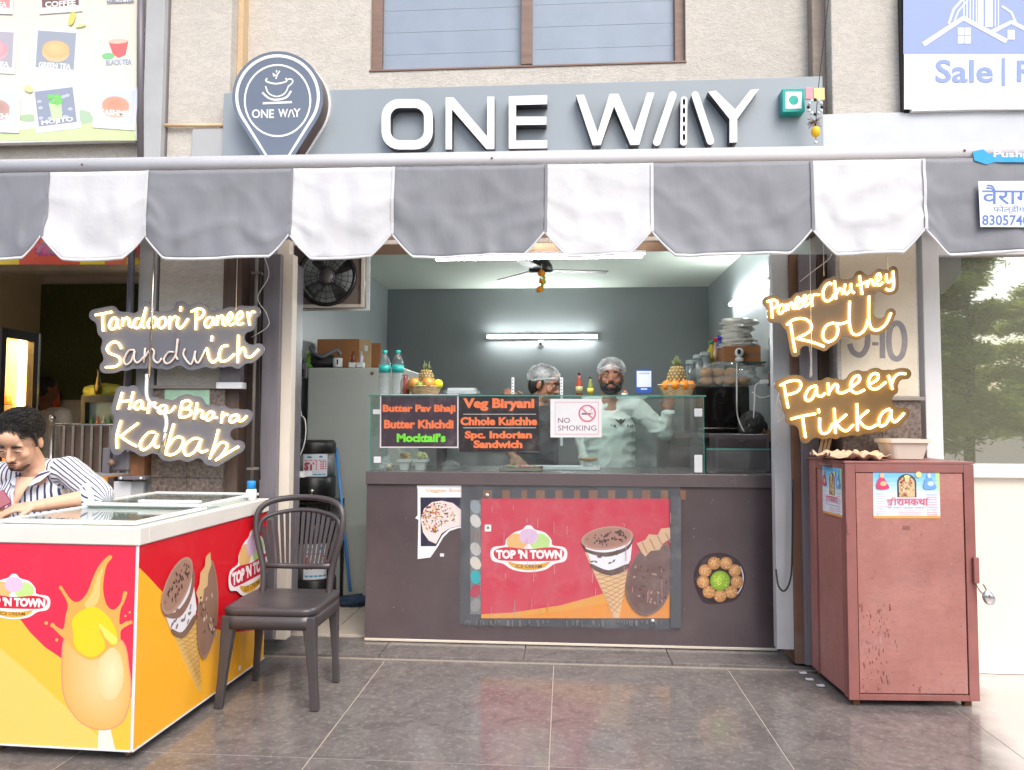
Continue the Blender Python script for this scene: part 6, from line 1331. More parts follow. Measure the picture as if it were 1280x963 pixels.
# ---------------- on top of the glass case
ZG = gz + .0095; YT = YG + .14
def onglass(px, dy=.0): p = at(px, 493, YT + dy); return Vector((p.x, YT + dy, ZG))
g_bot = glass('bottle_pet', (.93, .97, .98), 1.4, .02, .22); m_teal = mat('teal_cap', S(40, 176, 168), .35)
for k, (px, lab) in enumerate(((480.5, 'left one of two clear water bottles with teal label on the glass case'), (497, 'right one of two clear water bottles with teal label on the glass case'))):
    c = onglass(px); t = thing('water_bottle', lab, 'bottle', tuple(c), group='clear water bottles on the glass case')
    prof = [(.02, 0), (.033, .004), (.035, .012)]
    for i in range(6): prof += [(.035, .02 + i * .018), (.0325, .028 + i * .018)]
    prof += [(.035, .135), (.035, .185), (.034, .2), (.024, .228), (.013, .243), (.013, .252)]
    m = MB(); m.lathe(prof, c, 20); m.ob('bottle_body', g_bot, t)
    m = MB(); m.lathe([(.0355, .138), (.0356, .183)], c, 24); m.ob('label_band', m_teal, t)
    m = MB(); m.lathe([(.0135, .252), (.015, .254), (.015, .27), (.012, .272)], c, 16); m.ob('cap', m_teal, t)
    ar = Art((0, c.y - .037, 0), FR, .0); ar.text('water', px - 6, 456, px + 5, 461, (230, 244, 244), .01); 
t = thing('red_jar', 'small red brown jar behind the right water bottle', 'jar', tuple(onglass(506, .08))); m = MB(); m.lathe([(.025, 0), (.03, .01), (.03, .09), (.018, .11), (.018, .13)], onglass(506, .08), 16); m.ob('jar_body', mat('red_brown_jar', S(130, 60, 44), .25), t)
m_bk = mat('woven_cane', S(214, 184, 140), .6, var=.18, scale=50, bump=.3)
def basket(label, px, r0, r1, h, dy):
    c = onglass(px, dy); t = thing('fruit_basket', label, 'basket', tuple(c), group='woven cane baskets on the glass case')
    m = MB(); n = 30; vs = []; fs = []; rows = 11
    for j in range(rows + 1):
        s = j / rows; rb_ = r0 + (r1 - r0) * s
        for k in range(n): a_ = 2 * math.pi * k / n; w_ = .0022 * (1 if (k + j) % 2 else -1); vs.append((c.x + (rb_ + w_) * math.cos(a_), c.y + (rb_ + w_) * math.sin(a_) * .85, c.z + .001 + h * s))
    for j in range(rows):
        for k in range(n): fs.append((j * n + k, j * n + (k + 1) % n, (j + 1) * n + (k + 1) % n, (j + 1) * n + k))
    fs.append(tuple(range(n - 1, -1, -1))); m.add(vs, fs); m.ob('basket_body', m_bk, t, solid=.003)
    m = MB(); m.tube([(c.x + r1 * math.cos(2 * math.pi * k / 24), c.y + .85 * r1 * math.sin(2 * math.pi * k / 24), c.z + h) for k in range(24)], .004, 6, closed=True); m.ob('basket_rim', m_bk, t); return c, t
def fruit(name, label, cat, c, r, m, group=None):
    t = thing(name, label, cat, tuple(c), group=group); q = MB(); q.lathe([(.004, -r * .93), (r * .5, -r * .86), (r * .87, -r * .5), (r, 0), (r * .87, r * .5), (r * .5, r * .86), (r * .1, r * .93), (.004, r * .86)], c, 18); q.ob('fruit', m, t); q = MB(); q.tube([Vector(c) + Vector((0, 0, r * .86)), Vector(c) + Vector((.002, 0, r * 1.05))], .002, 5); q.ob('stalk', m_frame, t); return t
def pineapple(label, c, s, crown=True):
    t = thing('pineapple', label, 'pineapple', tuple(c)); body = mat('pineapple_flesh_brown', S(120, 100, 56), .6, var=.2, scale=40); eye = mat('pineapple_eye', S(196, 172, 116), .6, var=.2, scale=30)
    m = MB(); m.lathe([(.01, 0), (.03 * s, .004), (.042 * s, .03 * s), (.045 * s, .06 * s), (.04 * s, .1 * s), (.026 * s, .13 * s), (.01 * s, .14 * s)], c, 20); o = m.ob('body', body, t)
    e = MB()
    for j in range(9):
        z = .012 + j * .0145; rr_ = [.036, .042, .045, .0455, .044, .041, .037, .032, .026][j]
        for k in range(13): a_ = 2 * math.pi * (k + .5 * (j % 2)) / 13; e.ball((c[0] + rr_ * s * math.cos(a_), c[1] + rr_ * s * math.sin(a_), c[2] + z * s), (.0052 * s, .0052 * s, .006 * s), 6)
    x = e.ob('eyes', eye, t); x['kind'] = 'stuff'
    l = MB()
    for k in range(16 if crown else 10):
        a_ = k * 2.4; h = (.022 + .03 * (k % 4) / 3) * s; o_ = (.018 - .0008 * k) * s; b0 = Vector((c[0] + .008 * s * math.cos(a_), c[1] + .008 * s * math.sin(a_), c[2] + .134 * s)); l.tube([b0, b0 + Vector((o_ * math.cos(a_), o_ * math.sin(a_), h))], [.005 * s, .001], 5)
    l.ob('leaf_crown', mat('pineapple_crown', S(120, 130, 84), .6, var=.25, scale=30), t)
c, tb_ = basket('woven cane basket holding apples and a lemon at left on the glass case', 531, .07, .1, .055, .03)
pineapple('pineapple standing in the left fruit basket', c + Vector((.005, .02, .006)), 1.12, False)
m_ap = mat('apple_red_yellow', S(206, 110, 54), .3, var=.3, scale=9, c2=S(226, 170, 80)); m_or = mat('orange_peel', S(238, 140, 30), .45, var=.08, bump=.2, bscale=200); m_le = mat('yellow_lime', S(232, 216, 40), .4)
for k, (dx, dy, dz, r_, mm, nm, lb) in enumerate(((-.055, -.045, .073, .036, m_ap, 'apple', 'left red yellow apple in the left fruit basket'), (.028, -.05, .072, .038, m_ap, 'apple', 'right red yellow apple in front of the pineapple'), (.083, -.02, .07, .03, m_le, 'yellow_lemon', 'bright yellow lemon at the right of the left basket'), (-.02, -.06, .06, .026, mat('green_fruit', S(150, 170, 70), .4), 'guava', 'green guava between the two apples'))): fruit(nm, lb, nm.split('_')[-1], c + Vector((dx, dy, dz)), r_, mm)
c, tb_ = basket('woven cane basket full of oranges at the right end of the glass case', 846, .075, .108, .065, .02)
pineapple('pineapple standing behind the orange basket', c + Vector((0, .0, .006)), 1.25)
for k, (dx, dy) in enumerate(((-.062, -.045), (-.018, -.068), (.032, -.064), (.072, -.03))): fruit('orange', 'orange number %s from the left in the right basket' % ['one', 'two', 'three', 'four'][k], 'orange', c + Vector((dx, dy, .062)), .03, m_or, 'oranges in the right cane basket')
# paper tray
t = thing('paper_tray', 'clear tray holding a stack of white paper napkins on the glass case', 'tray', tuple(onglass(577)))
(x0, _, _), (x1, _, _) = pbox(558, 480, 594, 492, YT, .1); m = MB()
for k in range(7): d_ = r3.uniform(-.003, .003); m = MB(); m.box((x0 + .006 + d_, YT + .0, ZG + .006 + k * .006), (x1 - .006 + d_, YT + .12, ZG + .0105 + k * .006)); m.ob('napkin', m_white, t)
rbasin('tray', ((x0 + x1) / 2, YT + .06, ZG + .001), x1 - x0, .13, x1 - x0 + .01, .14, .03, .004, g_bot, t, .01)
# slotted chrome uprights
for k, px in enumerate((641, 702)):
    t = thing('slotted_upright', 'pale slotted metal upright at the %s of the cook with glasses' % ('left' if k == 0 else 'right'), 'upright', tuple(onglass(px, .2)), group='slotted metal uprights behind the glass case'); c = onglass(px, .26)
    m = MB(); m.box((c.x - .008, c.y, c.z - .3), (c.x + .008, c.y + .012, c.z + .125)); m.ob('strip', m_white, t)
    for q in range(6): m = MB(); m.box((c.x - .003, c.y - .001, c.z + .005 + q * .02), (c.x + .003, c.y - .0002, c.z + .013 + q * .02)); m.ob('slot', m_black, t)
# sauce bottles
def bottle(name, label, px, dy, h, r, body, cap, cat='bottle', group=None, liquid=None):
    c = onglass(px, dy); t = thing(name, label, cat, tuple(c), group=group)
    m = MB(); m.lathe([(r * .8, 0), (r, .005), (r, h * .5), (r * .75, h * .62), (r * .4, h * .76), (r * .36, h * .9)], c, 16); m.ob('body', body, t)
    m = MB(); m.lathe([(r * .42, h * .9), (r * .46, h * .905), (r * .46, h), (r * .35, h * 1.01)], c, 12); m.ob('cap', cap, t)
    m = MB(); m.lathe([(r * 1.02, h * .14), (r * 1.02, h * .42)], c, 16); m.ob('label_band', liquid or m_white, t)
bottle('sauce_bottle', 'red sauce bottle with black cap left of the bearded cook', 724, .1, .145, .02, mat('red_sauce', S(150, 60, 40), .2), m_black, liquid=mat('sauce_label', S(170, 160, 110), .5))
bottle('sauce_bottle', 'green yellow sauce bottle with black cap touching the bearded cook', 738, .1, .12, .018, mat('green_sauce', S(120, 130, 60), .2), m_black, liquid=mat('yellow_label', S(210, 190, 70), .5))
bottle('sauce_jar', 'short sauce jar with red lid right of the bearded cook', 781, .1, .045, .019, mat('brown_sauce', S(150, 100, 70), .2), mat('red_lid', S(190, 40, 50), .3), 'jar')
# payment stand
t = thing('payment_stand', 'blue rounded payment stand with a blank white card on the glass case', 'stand', tuple(onglass(804)))
l = letter([(at(x, y, YT).x, at(x, y, YT).z) for x, y in rrect(794.5, 462, 815, 491.5, 4)], (), 'stand_body', t, YT - .008, YT + .012); l.data.materials[0] = mat('royal_blue', S(36, 86, 176), .3); l.data.materials[1] = l.data.materials[0]
a = Art((0, YT - .008, 0), FR); a.rect(796, 464, 814, 484, (226, 232, 240)); a.rect(799, 466, 812, 468, (170, 190, 210)); a.rect(801, 485.5, 809, 487.5, (200, 216, 236)); a.ob('card', t)
# ---------------- inside the case
def incase(px, dy=.15): p = at(px, 590, YG + dy); return Vector((p.x, YG + dy, ctop + .001))
m_tubw = mat('white_tub', S(214, 214, 210), .35, var=.05)
for k, (px, fc) in enumerate(((506, S(214, 180, 130)), (526, S(220, 214, 150)))):
    c = incase(px, .12); t = thing('food_tub', ['white tub of brown onions in the glass case', 'white tub of yellow chips in the glass case'][k], 'tub', tuple(c))
    rbasin('tub', c, .055, .055, .07, .07, .065, .004, m_tubw, t, .01)
    for q in range(7): crumple('food_piece', c + Vector((r3.uniform(-.022, .022), r3.uniform(-.022, .022), .065 + r3.uniform(0, .03))), (.018, .014, .012), mat('food%d' % k, fc, .6, var=.2, scale=30), t, q + 10 * k, .4, 2)
t = thing('clear_bag', 'clear plastic bag bundle at the left end in the glass case', 'bag', tuple(incase(478))); crumple('bag', incase(480, .1) + Vector((0, 0, .03)), (.04, .05, .045), g_bot, t, 9, .5); crumple('bag_content', incase(482, .1) + Vector((.02, 0, .02)), (.02, .03, .02), mat('food_beige', S(200, 176, 140), .6), t, 3)
t = thing('black_tumbler', 'black tumbler standing in the glass case behind the menu boards', 'tumbler', tuple(incase(552, .3))); m = MB(); m.lathe([(.028, 0), (.03, .01), (.038, .13), (.04, .14), (.036, .14)], incase(552, .3), 20); m.ob('body', m_black, t)
t = thing('clear_bag', 'clear plastic bag bundle right of the white tubs', 'bag', tuple(incase(566))); crumple('bag', incase(563, .2) + Vector((0, 0, .022)), (.05, .05, .03), g_bot, t, 13, .5)
t = thing('steel_tray', 'shallow tray with pink food and green leaves before the cook with glasses', 'tray', tuple(incase(650))); c = incase(652, .14); rbasin('tray_body', c, .2, .16, .23, .18, .022, .003, m_steel, t, .02)
for q in range(26): crumple('food_piece' if q < 18 else 'leaf_piece', c + Vector((r3.uniform(-.09, .09), r3.uniform(-.06, .06), .022)), (.016, .014, .009), mat('pink_food', S(196, 130, 130), .6) if q < 18 else mat('green_food', S(110, 160, 80), .6), t, q, .4, 1)
t = thing('white_tray', 'flat white tray at the right in the glass case', 'tray', tuple(incase(780))); c = incase(700, .3); rbasin('tray_body', c, .45, .12, .46, .13, .02, .004, m_white, t, .02)
t = thing('bamboo_plate', 'brown palm leaf plate on the tray in the glass case', 'plate', tuple(incase(735))); c = incase(735, .28) + Vector((0, 0, .05)); m = MB(); m.lathe([(.02, 0), (.05, .006), (.06, .02), (.055, .02), (.04, .01)], c, 20); m.ob('plate', mat('palm_leaf', S(170, 130, 90), .6), t); m = MB(); m.lathe([(.03, -.03), (.03, -.001)], c, 16); m.ob('plate_base', m_white, t)
# ---------------- right rear corner: oven, shelf, jars
yo = 5.2
ov = thing('black_oven', 'large black oven at the right behind the counter', 'oven', tuple(at(905, 540, yo)))
(x0, _, z0), (x1, _, z1) = pbox(868, 483, 938, 541, yo, .45); bx('body', (x0, yo + .03, z0), (x1, yo + .45, z1), m_black, ov, .006); bx('door', (x0 + .01, yo, z0 + .015), (x1 - .06, yo + .0295, z1 - .012), mat('black_glass', S(16, 16, 17), .06, spec=.8), ov, .003); bx('control_panel', (x1 - .058, yo + .002, z0 + .015), (x1 - .006, yo + .029, z1 - .012), m_black, ov, .002); ovx0, ovx1, ovz = x0, x1, z1
m = MB(); m.tube([(x0 + .03, yo - .02, z0 + .03), (x1 - .09, yo - .02, z0 + .03)], .005, 8); m.ob('handle', m_steel, ov)
ob_ = thing('back_counter', 'dark laminate back counter carrying the black oven', 'counter', tuple(at(920, 560, yo)))
(x0, _, z0), (x1, _, z1) = pbox(894, 542, 962, 590, yo - .12, .7); bx('cabinet', (x0 - .3, yo - .05, .034), (x1 + .0, yo + .6, z1 - .035), m_laminate, ob_); bx('top_slab', (x0 - .32, yo - .1, z1 - .034), (x1 + .01, yo + .62, min(z1, ovz - .32) if False else z1), MATS['laminate_top'], ob_)
yd2 = 4.62; du = thing('drawer_unit', 'low dark grey drawer unit on the counter before the black oven', 'drawer unit', tuple(at(925, 590, yd2)))
pbx('unit_body', 894, 543, 962, 590, yd2, .18, mat('grey_drawer', S(104, 94, 98), .35), du, .004); pbx('drawer_front', 898, 549, 958, 586, yd2 - .004, .0035, m_laminate, du); pbx('pull', 924, 550.5, 934, 552.5, yd2 - .01, .006, m_steel, du)
for k, (x, lab) in enumerate(((.15, 'clear bag of round buns on top of the black oven'),)):
    t = thing('bun_bag', lab, 'bag', (ovx0 + .15, yo + .1, ovz)); 
    for q in range(7): crumple('bun', (ovx0 + .1 + .085 * (q % 4), yo + .09 + .03 * (q % 2), ovz + .04 + .06 * (q // 4)), (.05, .045, .036), mat('bun_brown', S(196, 146, 90), .6, var=.15, scale=12), t, q, .12, 2)
    crumple('plastic_wrap', (ovx0 + .22, yo + .1, ovz + .075), (.24, .12, .095), glass('thin_film', (.93, .95, .95), 1.3, .1, .22), t, 21, .35)
for k, (px, h) in enumerate(((864, .16), (873, .2), (882, .22))):
    p = at(px, 470, yo + .3); zj = at(px, 483, yo + .3).z; t = thing('glass_jar', ['shortest of three lidded glass jars behind the right pineapple', 'middle one of three lidded glass jars by the oven', 'tallest of three lidded glass jars nearest the bun bag'][k], 'jar', (p.x, p.y, zj), group='lidded glass jars beside the oven')
    m = MB(); m.lathe([(.035, 0), (.038, .01), (.038, h - .02), (.03, h)], (p.x, p.y, zj), 18); m.ob('jar_body', mat('jar_glass_grey', S(130, 142, 146), .12, var=.2, scale=20), t); m = MB(); m.lathe([(.036, h), (.038, h + .004), (.038, h + .028), (.03, h + .03)], (p.x, p.y, zj), 18); m.ob('lid', mat('lid_grey', S(170, 182, 186), .35), t)
t = thing('jar_ledge', 'narrow dark ledge carrying the glass jars beside the oven', 'ledge', tuple(at(870, 486, yo + .25))); pbx('board', 850, 483, 892, 488, yo + .22, .2, m_black, t)
# glass wall shelf with box, wrapped stack and bottles
ys = 5.55
gs = thing('glass_wall_shelf', 'dark glass shelf on the right wall carrying a brown box', 'shelf', tuple(at(932, 458, ys)))
p0 = at(894, 458, ys); xw = at(957, 455, ys - .2).x; zs = at(925, 455, ys).z; bx('glass_board', (p0.x, ys - .22, zs - .012), (xw, ys + .3, zs - .001), mat('dark_glass_shelf', S(60, 74, 66), .1, spec=.8), gs)
for yy in (ys - .1, ys + .2): bx('bracket', (xw - .2, yy, zs - .03), (xw + .02, yy + .015, zs - .0125), m_steel, gs)
t = thing('brown_carton', 'brown carton on the glass wall shelf under the wrapped plates', 'box', tuple(at(930, 452, ys - .1))); (x0, _, z0), (x1, _, z1) = pbox(905, 434, 951, 453, ys - .15, .25); bx('carton', (x0, ys - .15, zs), (x1, ys + .1, zs + .115), m_cb, t, .002); bx('tape', (x0 + .1, ys - .1515, zs + .05), (x1, ys - .1505, zs + .065), m_frame, t, 0)
zc2 = zs + .1155
t = thing('wrapped_plates', 'tall stack of plastic wrapped white plates on the brown carton', 'plates', ((x0 + x1) / 2, ys, zc2))
for k in range(6): crumple('plate_pack', ((x0 + x1) / 2 + r3.uniform(-.02, .02), ys - .02, zc2 + .018 + k * .034), (.11 + r3.uniform(-.025, .015), .1, .027), mat('wrapped_white', S(214, 212, 206), .3, var=.08, scale=20), t, k, .5, 3)
for k, (px, c1, c2) in enumerate(((889, (200, 180, 60), (40, 140, 70)), (894, (196, 170, 150), (200, 30, 60)), (900, (90, 110, 180), (60, 50, 190)), (906, (200, 200, 206), (214, 60, 50)))):
    p = at(px, 455, ys + .1); h = .18 + .02 * k; t = thing('syrup_bottle', ['yellow syrup bottle with green cap at the left of the shelf', 'pinkish syrup bottle with crimson cap on the shelf', 'blue labelled syrup bottle with violet cap on the shelf', 'pale syrup bottle with orange red cap beside the carton'][k], 'bottle', (p.x, ys + .1, zs), group='capped syrup bottles on the wall shelf')
    m = MB(); m.lathe([(.024, 0), (.027, .005), (.027, h * .6), (.012, h * .78), (.012, h * .86)], (p.x, ys + .1, zs), 14); m.ob('body', mat('syr%d' % k, S(*c1), .2, var=.15, scale=30), t); m = MB(); m.lathe([(.017, h * .86), (.017, h), (.012, h * 1.01)], (p.x, ys + .1, zs), 12); m.ob('cap', mat('scap%d' % k, S(*c2), .35), t)
t = thing('security_camera', 'round white camera in front of the brown carton with hanging cable', 'camera', tuple(at(923, 452, ys - .22))); c = at(924, 441, ys - .2); m = MB(); m.ball(c, (.032, .03, .034), 16); m.ob('head', m_white, t); m = MB(); m.ball(c + Vector((-.006, -.022, .003)), (.014, .012, .02), 12); m.ob('lens', m_black, t); m = MB(); m.lathe([(.03, 0), (.03, .02), (.018, .03)], (c.x, c.y, zs + .001), 16); m.ob('base', m_white, t)
m = MB(); m.tube(smooth_path([at(921, 454, ys - .24), at(921, 490, 4.86), at(922, 520, 4.86), at(930, 540, 4.84)]), .0045, 6); m.ob('cable', m_cable_w, t)
t = thing('white_plug', 'white plug and looping cable at the right wall socket', 'plug', tuple(at(955, 478, 4.6))); pbx('socket_plate', 960, 466, 968, 483, 4.6, .02, m_frame, t); pbx('plug_body', 951, 475, 961, 480, 4.58, .03, m_white, t, .004); m = MB(); m.tube(smooth_path([at(951, 478, 4.6), at(944, 483, 4.6), at(943, 505, 4.6), at(942, 523, 4.6)]), .004, 6); m.ob('cable', m_cable_w, t)
m = MB(); m.tube(smooth_path([at(940, 490, 4.62), at(950, 497, 4.6), at(962, 495, 4.58), at(967, 488, 4.56)]), .003, 6); m.ob('cable', m_cable_w, t)
t = thing('wire_ring', 'thin wire ring hanging on the right wall above the socket', 'ring', tuple(at(964, 428, 4.5))); m = MB(); m.tube([at(964 + 3 * math.cos(R(q)), 429 + 8 * math.sin(R(q)), 4.5) for q in range(0, 360, 20)], .002, 5, closed=True); m.ob('ring', m_cable_b, t)

# loose wires round the signs
for k, (lab, pts, r_, mm) in enumerate((('thin slack wire strung across the brown boards above the amber signs', [(1000, 352, 3.85), (1018, 338, 3.85), (1034, 326, 3.85), (1040, 318, 3.85)], .0025, m_cable_w),
    ('beaded chain hanging on the brown board between the two amber signs', [(1012, 432, 3.88), (1014, 450, 3.88), (1013, 472, 3.88)], .005, m_cable_w),
    ('tangle of thin white wire on the metal jamb beside the lower amber sign', [(974, 490, 3.86), (971, 505, 3.85), (977, 515, 3.85), (972, 528, 3.85), (979, 520, 3.86), (974, 500, 3.86)], .002, m_cable_w),
    ('long thin cable hanging down the brown board right of the upper left sign', [(330, 320, 3.86), (336, 345, 3.85), (322, 372, 3.84), (333, 392, 3.85), (335, 408, 3.85), (314, 422, 3.84)], .002, m_cable_w),
    ('black cable running down beside the left grey pipe', [(326, 330, 3.86), (324, 450, 3.87), (325, 600, 3.87)], .003, m_cable_b))):
    t = thing('loose_wire', lab, 'wire', tuple(at(*pts[0]))); m = MB(); m.tube(smooth_path([at(*q) for q in pts]), r_, 6); m.ob('wire', mm, t)
# ================================================================ people
def blob(name, prims, voxel, mats, parent, smooth=4, post=None, clip=None):
    """one continuous skin round ellipsoids ('e',c,r[,rot]) and tapered capsules ('c',p0,p1,r0,r1)"""
    m = MB()
    for p in prims:
        if p[0] == 'e': m.ball(p[1], p[2], 20, M=p[3] if len(p) > 3 else None)
        else:
            a, b, r0, r1 = Vector(p[1]), Vector(p[2]), p[3], p[4]; d = (b - a).normalized(); pts = []; rs = []
            for t in (85, 60, 35, 12): pts.append(a - d * r0 * math.sin(R(t))); rs.append(r0 * math.cos(R(t)))
            for k in range(5): t = k / 4; pts.append(a.lerp(b, t)); rs.append(r0 + (r1 - r0) * t)
            for t in (12, 35, 60, 85): pts.append(b + d * r1 * math.sin(R(t))); rs.append(r1 * math.cos(R(t)))
            m.tube(pts, rs, 14)
    o = m.ob('tmp', mats, None); md = o.modifiers.new('r', 'REMESH'); md.mode = 'VOXEL'; md.voxel_size = voxel; md.use_smooth_shade = True
    sm = o.modifiers.new('s', 'SMOOTH'); sm.iterations = smooth; sm.factor = .5
    me = bpy.data.meshes.new_from_object(o.evaluated_get(bpy.context.evaluated_depsgraph_get())); old = o.data; bpy.data.objects.remove(o); bpy.data.meshes.remove(old)
    off = ORG[parent.name]; n = len(me.vertices); co = np.empty(n * 3); me.vertices.foreach_get('co', co); co = co.reshape(-1, 3)
    if post: co = post(me, co)
    co = co - np.array(off); me.vertices.foreach_set('co', co.ravel()); me.name = name
    if clip: 
        bm = bmesh.new(); bm.from_mesh(me)
        for P_, N_ in clip: bmesh.ops.bisect_plane(bm, geom=bm.verts[:] + bm.edges[:] + bm.faces[:], plane_co=Vector(P_) - off, plane_no=N_, clear_outer=True)
        bm.to_mesh(me); bm.free()
    me.polygons.foreach_set('use_smooth', [True] * len(me.polygons)); me.materials.clear(); me.materials.append(mats)
    o = bpy.data.objects.new(name, me); COL.objects.link(o); o.parent = parent; ORG[o.name] = off; return o
def skin(name, c):
    m = mat(name, c, .5, var=.08, scale=9, bump=.06, bscale=160); b = m.node_tree.nodes['Principled BSDF']; b.inputs['Subsurface Weight'].default_value = .12; b.inputs['Subsurface Radius'].default_value = (.02, .008, .004); b.inputs['Subsurface Scale'].default_value = .5; return m
m_hair = mat('black_hair', S(24, 20, 20), .45, var=.4, scale=60, c2=S(44, 38, 36), bump=1, bscale=130, stretch=(1, 1, .25))
m_eye = mat('eye_white', S(214, 206, 200), .25); m_iris = mat('dark_iris', S(36, 24, 20), .15); m_lip = mat('lips', S(150, 92, 82), .45)
def head_prims(T, s=1.0, neck=None):
    def e(c, r): return ('e', T(c), tuple(x * s for x in r), T.rot)
    def c(a, b, r0, r1): return ('c', T(a), T(b), r0 * s, r1 * s)
    p = [e((0, .014, .03), (.073, .092, .082)), e((0, -.022, -.03), (.058, .066, .086)), e((0, -.03, -.078), (.044, .044, .034)), e((0, -.064, -.1), (.018, .015, .014)),
         e((-.036, -.058, -.026), (.025, .022, .024)), e((.036, -.058, -.026), (.025, .022, .024)), c((-.04, -.070, .022), (.04, -.070, .022), .013, .013), e((0, -.06, .045), (.05, .03, .04)),
         c((0, -.082, .012), (0, -.104, -.030), .007, .0115), e((-.012, -.094, -.035), (.008, .009, .007)), e((.012, -.094, -.035), (.008, .009, .007)), e((0, -.078, -.066), (.028, .018, .02)),
         c((-.016, -.089, -.061), (.016, -.089, -.061), .0058, .0058), c((-.014, -.087, -.070), (.014, -.087, -.070), .0068, .0068),
         e((-.077, .008, -.008), (.009, .018, .030)), e((.077, .008, -.008), (.009, .018, .030)), c((-.028, -.081, -.001), (-.034, -.079, -.001), .0125, .011), c((.028, -.081, -.001), (.034, -.079, -.001), .0125, .011)]
    return p
class HT:
    def __init__(s, c, yaw, pitch, roll=0, sc=1.0):
        s.c = Vector(c); s.sc = sc
        s.rot = Matrix.Rotation(yaw, 3, 'Z') @ Matrix.Rotation(pitch, 3, 'X') @ Matrix.Rotation(roll, 3, 'Y')
    def __call__(s, p): return s.c + s.rot @ (Vector(p) * s.sc)
def face_bits(t, T, s=1.0, open_=.4, brow=1.0):
    for sx in (-1, 1):
        m = MB(); m.ball(T((sx * .031, -.0835, -.001)), (.0108 * s, .0072 * s, .0042 * s * (.5 + open_)), 12, M=T.rot); m.ob('eye', m_eye, t)
        m = MB(); m.ball(T((sx * .0305, -.0895, -.0015)), (.0046 * s, .0024 * s, .0042 * s * (.5 + open_)), 10, M=T.rot); m.ob('iris', m_iris, t)
        m = MB(); m.tube(smooth_path([T((sx * .0195, -.0885, .0035)), T((sx * .031, -.0925, .0062)), T((sx * .044, -.086, .002))]), .0018 * s, 6); m.ob('eyelash', m_hair, t)
        m = MB(); m.tube(smooth_path([T((sx * .014, -.0868, .021)), T((sx * .030, -.0875, .0275)), T((sx * .05, -.076, .021))]), [.0022 * s * brow] * 2 + [.0036 * s * brow] * 5 + [.0022 * s * brow] * 3 + [.001 * s] * 1 , 6); m.ob('eyebrow', m_hair, t)
    m = MB(); m.ball(T((0, -.0935, -.0612)), (.0165 * s, .004 * s, .0042 * s), 12, M=T.rot); m.ball(T((0, -.0935, -.0705)), (.015 * s, .0045 * s, .005 * s), 12, M=T.rot); m.ob('lips', m_lip, t)
def jitter(amp, f, k=1.0):
    def g(me, co):
        no = np.empty(len(me.vertices) * 3); me.vertices.foreach_get('normal', no); no = no.reshape(-1, 3)
        d = np.array([noise.noise(Vector(c) * f) + .5 * noise.noise(Vector(c) * f * 2.7) for c in co]); return co + no * (d * amp)[:, None]
    return g
def hand(W, dirv, up, side, curl=.7, s=1.0):
    """palm plus four bent fingers and a thumb; dirv points to the fingertips, up is the back of the hand, side is the thumb side"""
    d = Vector(dirv).normalized(); u = Vector(up); u = (u - d * u.dot(d)).normalized(); w = d.cross(u).normalized() * side; W = Vector(W)
    Mr = Matrix((w, d, u)).transposed(); P_ = [('e', W + d * .045 * s, (.040 * s, .052 * s, .016 * s), Mr), ('c', W - d * .02, W + d * .03, .025 * s, .024 * s)]
    for k, (o, l) in enumerate(((.030, .078), (.010, .088), (-.011, .082), (-.031, .064))):
        b = W + d * .085 * s + w * o * s; a1 = curl * .55; a2 = curl * 1.25; p1 = b + (d * math.cos(a1) - u * math.sin(a1)) * l * .48 * s; p2 = p1 + (d * math.cos(a2) - u * math.sin(a2)) * l * .30 * s; a3 = curl * 1.7; p3 = p2 + (d * math.cos(a3) - u * math.sin(a3)) * l * .22 * s
        P_ += [('c', b, p1, .0092 * s, .0085 * s), ('c', p1, p2, .0083 * s, .0078 * s), ('c', p2, p3, .0076 * s, .0066 * s)]
    t0 = W + d * .025 * s + w * .034 * s; t1 = t0 + (d * .7 + w * .6 - u * .3).normalized() * .038 * s; t2 = t1 + (d * .9 + w * .1 - u * .4).normalized() * .030 * s; P_ += [('c', t0, t1, .0125 * s, .0105 * s), ('c', t1, t2, .0098 * s, .0085 * s)]
    return P_
g_net = glass('hair_net_film', (.96, .97, .98), 1.2, .4, .5)
def hairnet(t, T, s=1.0):
    pr = [('e', T((0, .018, .055)), (.090 * s, .112 * s, .078 * s), T.rot), ('e', T((0, .06, .04)), (.075 * s, .07 * s, .07 * s), T.rot)]
    def wr(me, co):
        no = np.empty(len(me.vertices) * 3); me.vertices.foreach_get('normal', no); no = no.reshape(-1, 3)
        d = np.array([abs(noise.noise(Vector(c) * 38)) for c in co]); return co + no * (d * .012)[:, None]
    blob('hair_net', pr, .005, g_net, t, 3, wr, clip=[(T((0, -.07, .030)), T.rot @ Vector((0, -.35, -.94)))])
    m = MB(); m.tube([T((.083 * math.cos(R(k)), .012 + .098 * math.sin(R(k)), .028 - .035 * math.sin(R(k)) )) for k in range(0, 360, 15)], .004 * s, 6, closed=True); m.ob('net_band', mat('net_elastic', S(214, 220, 224), .6), t)
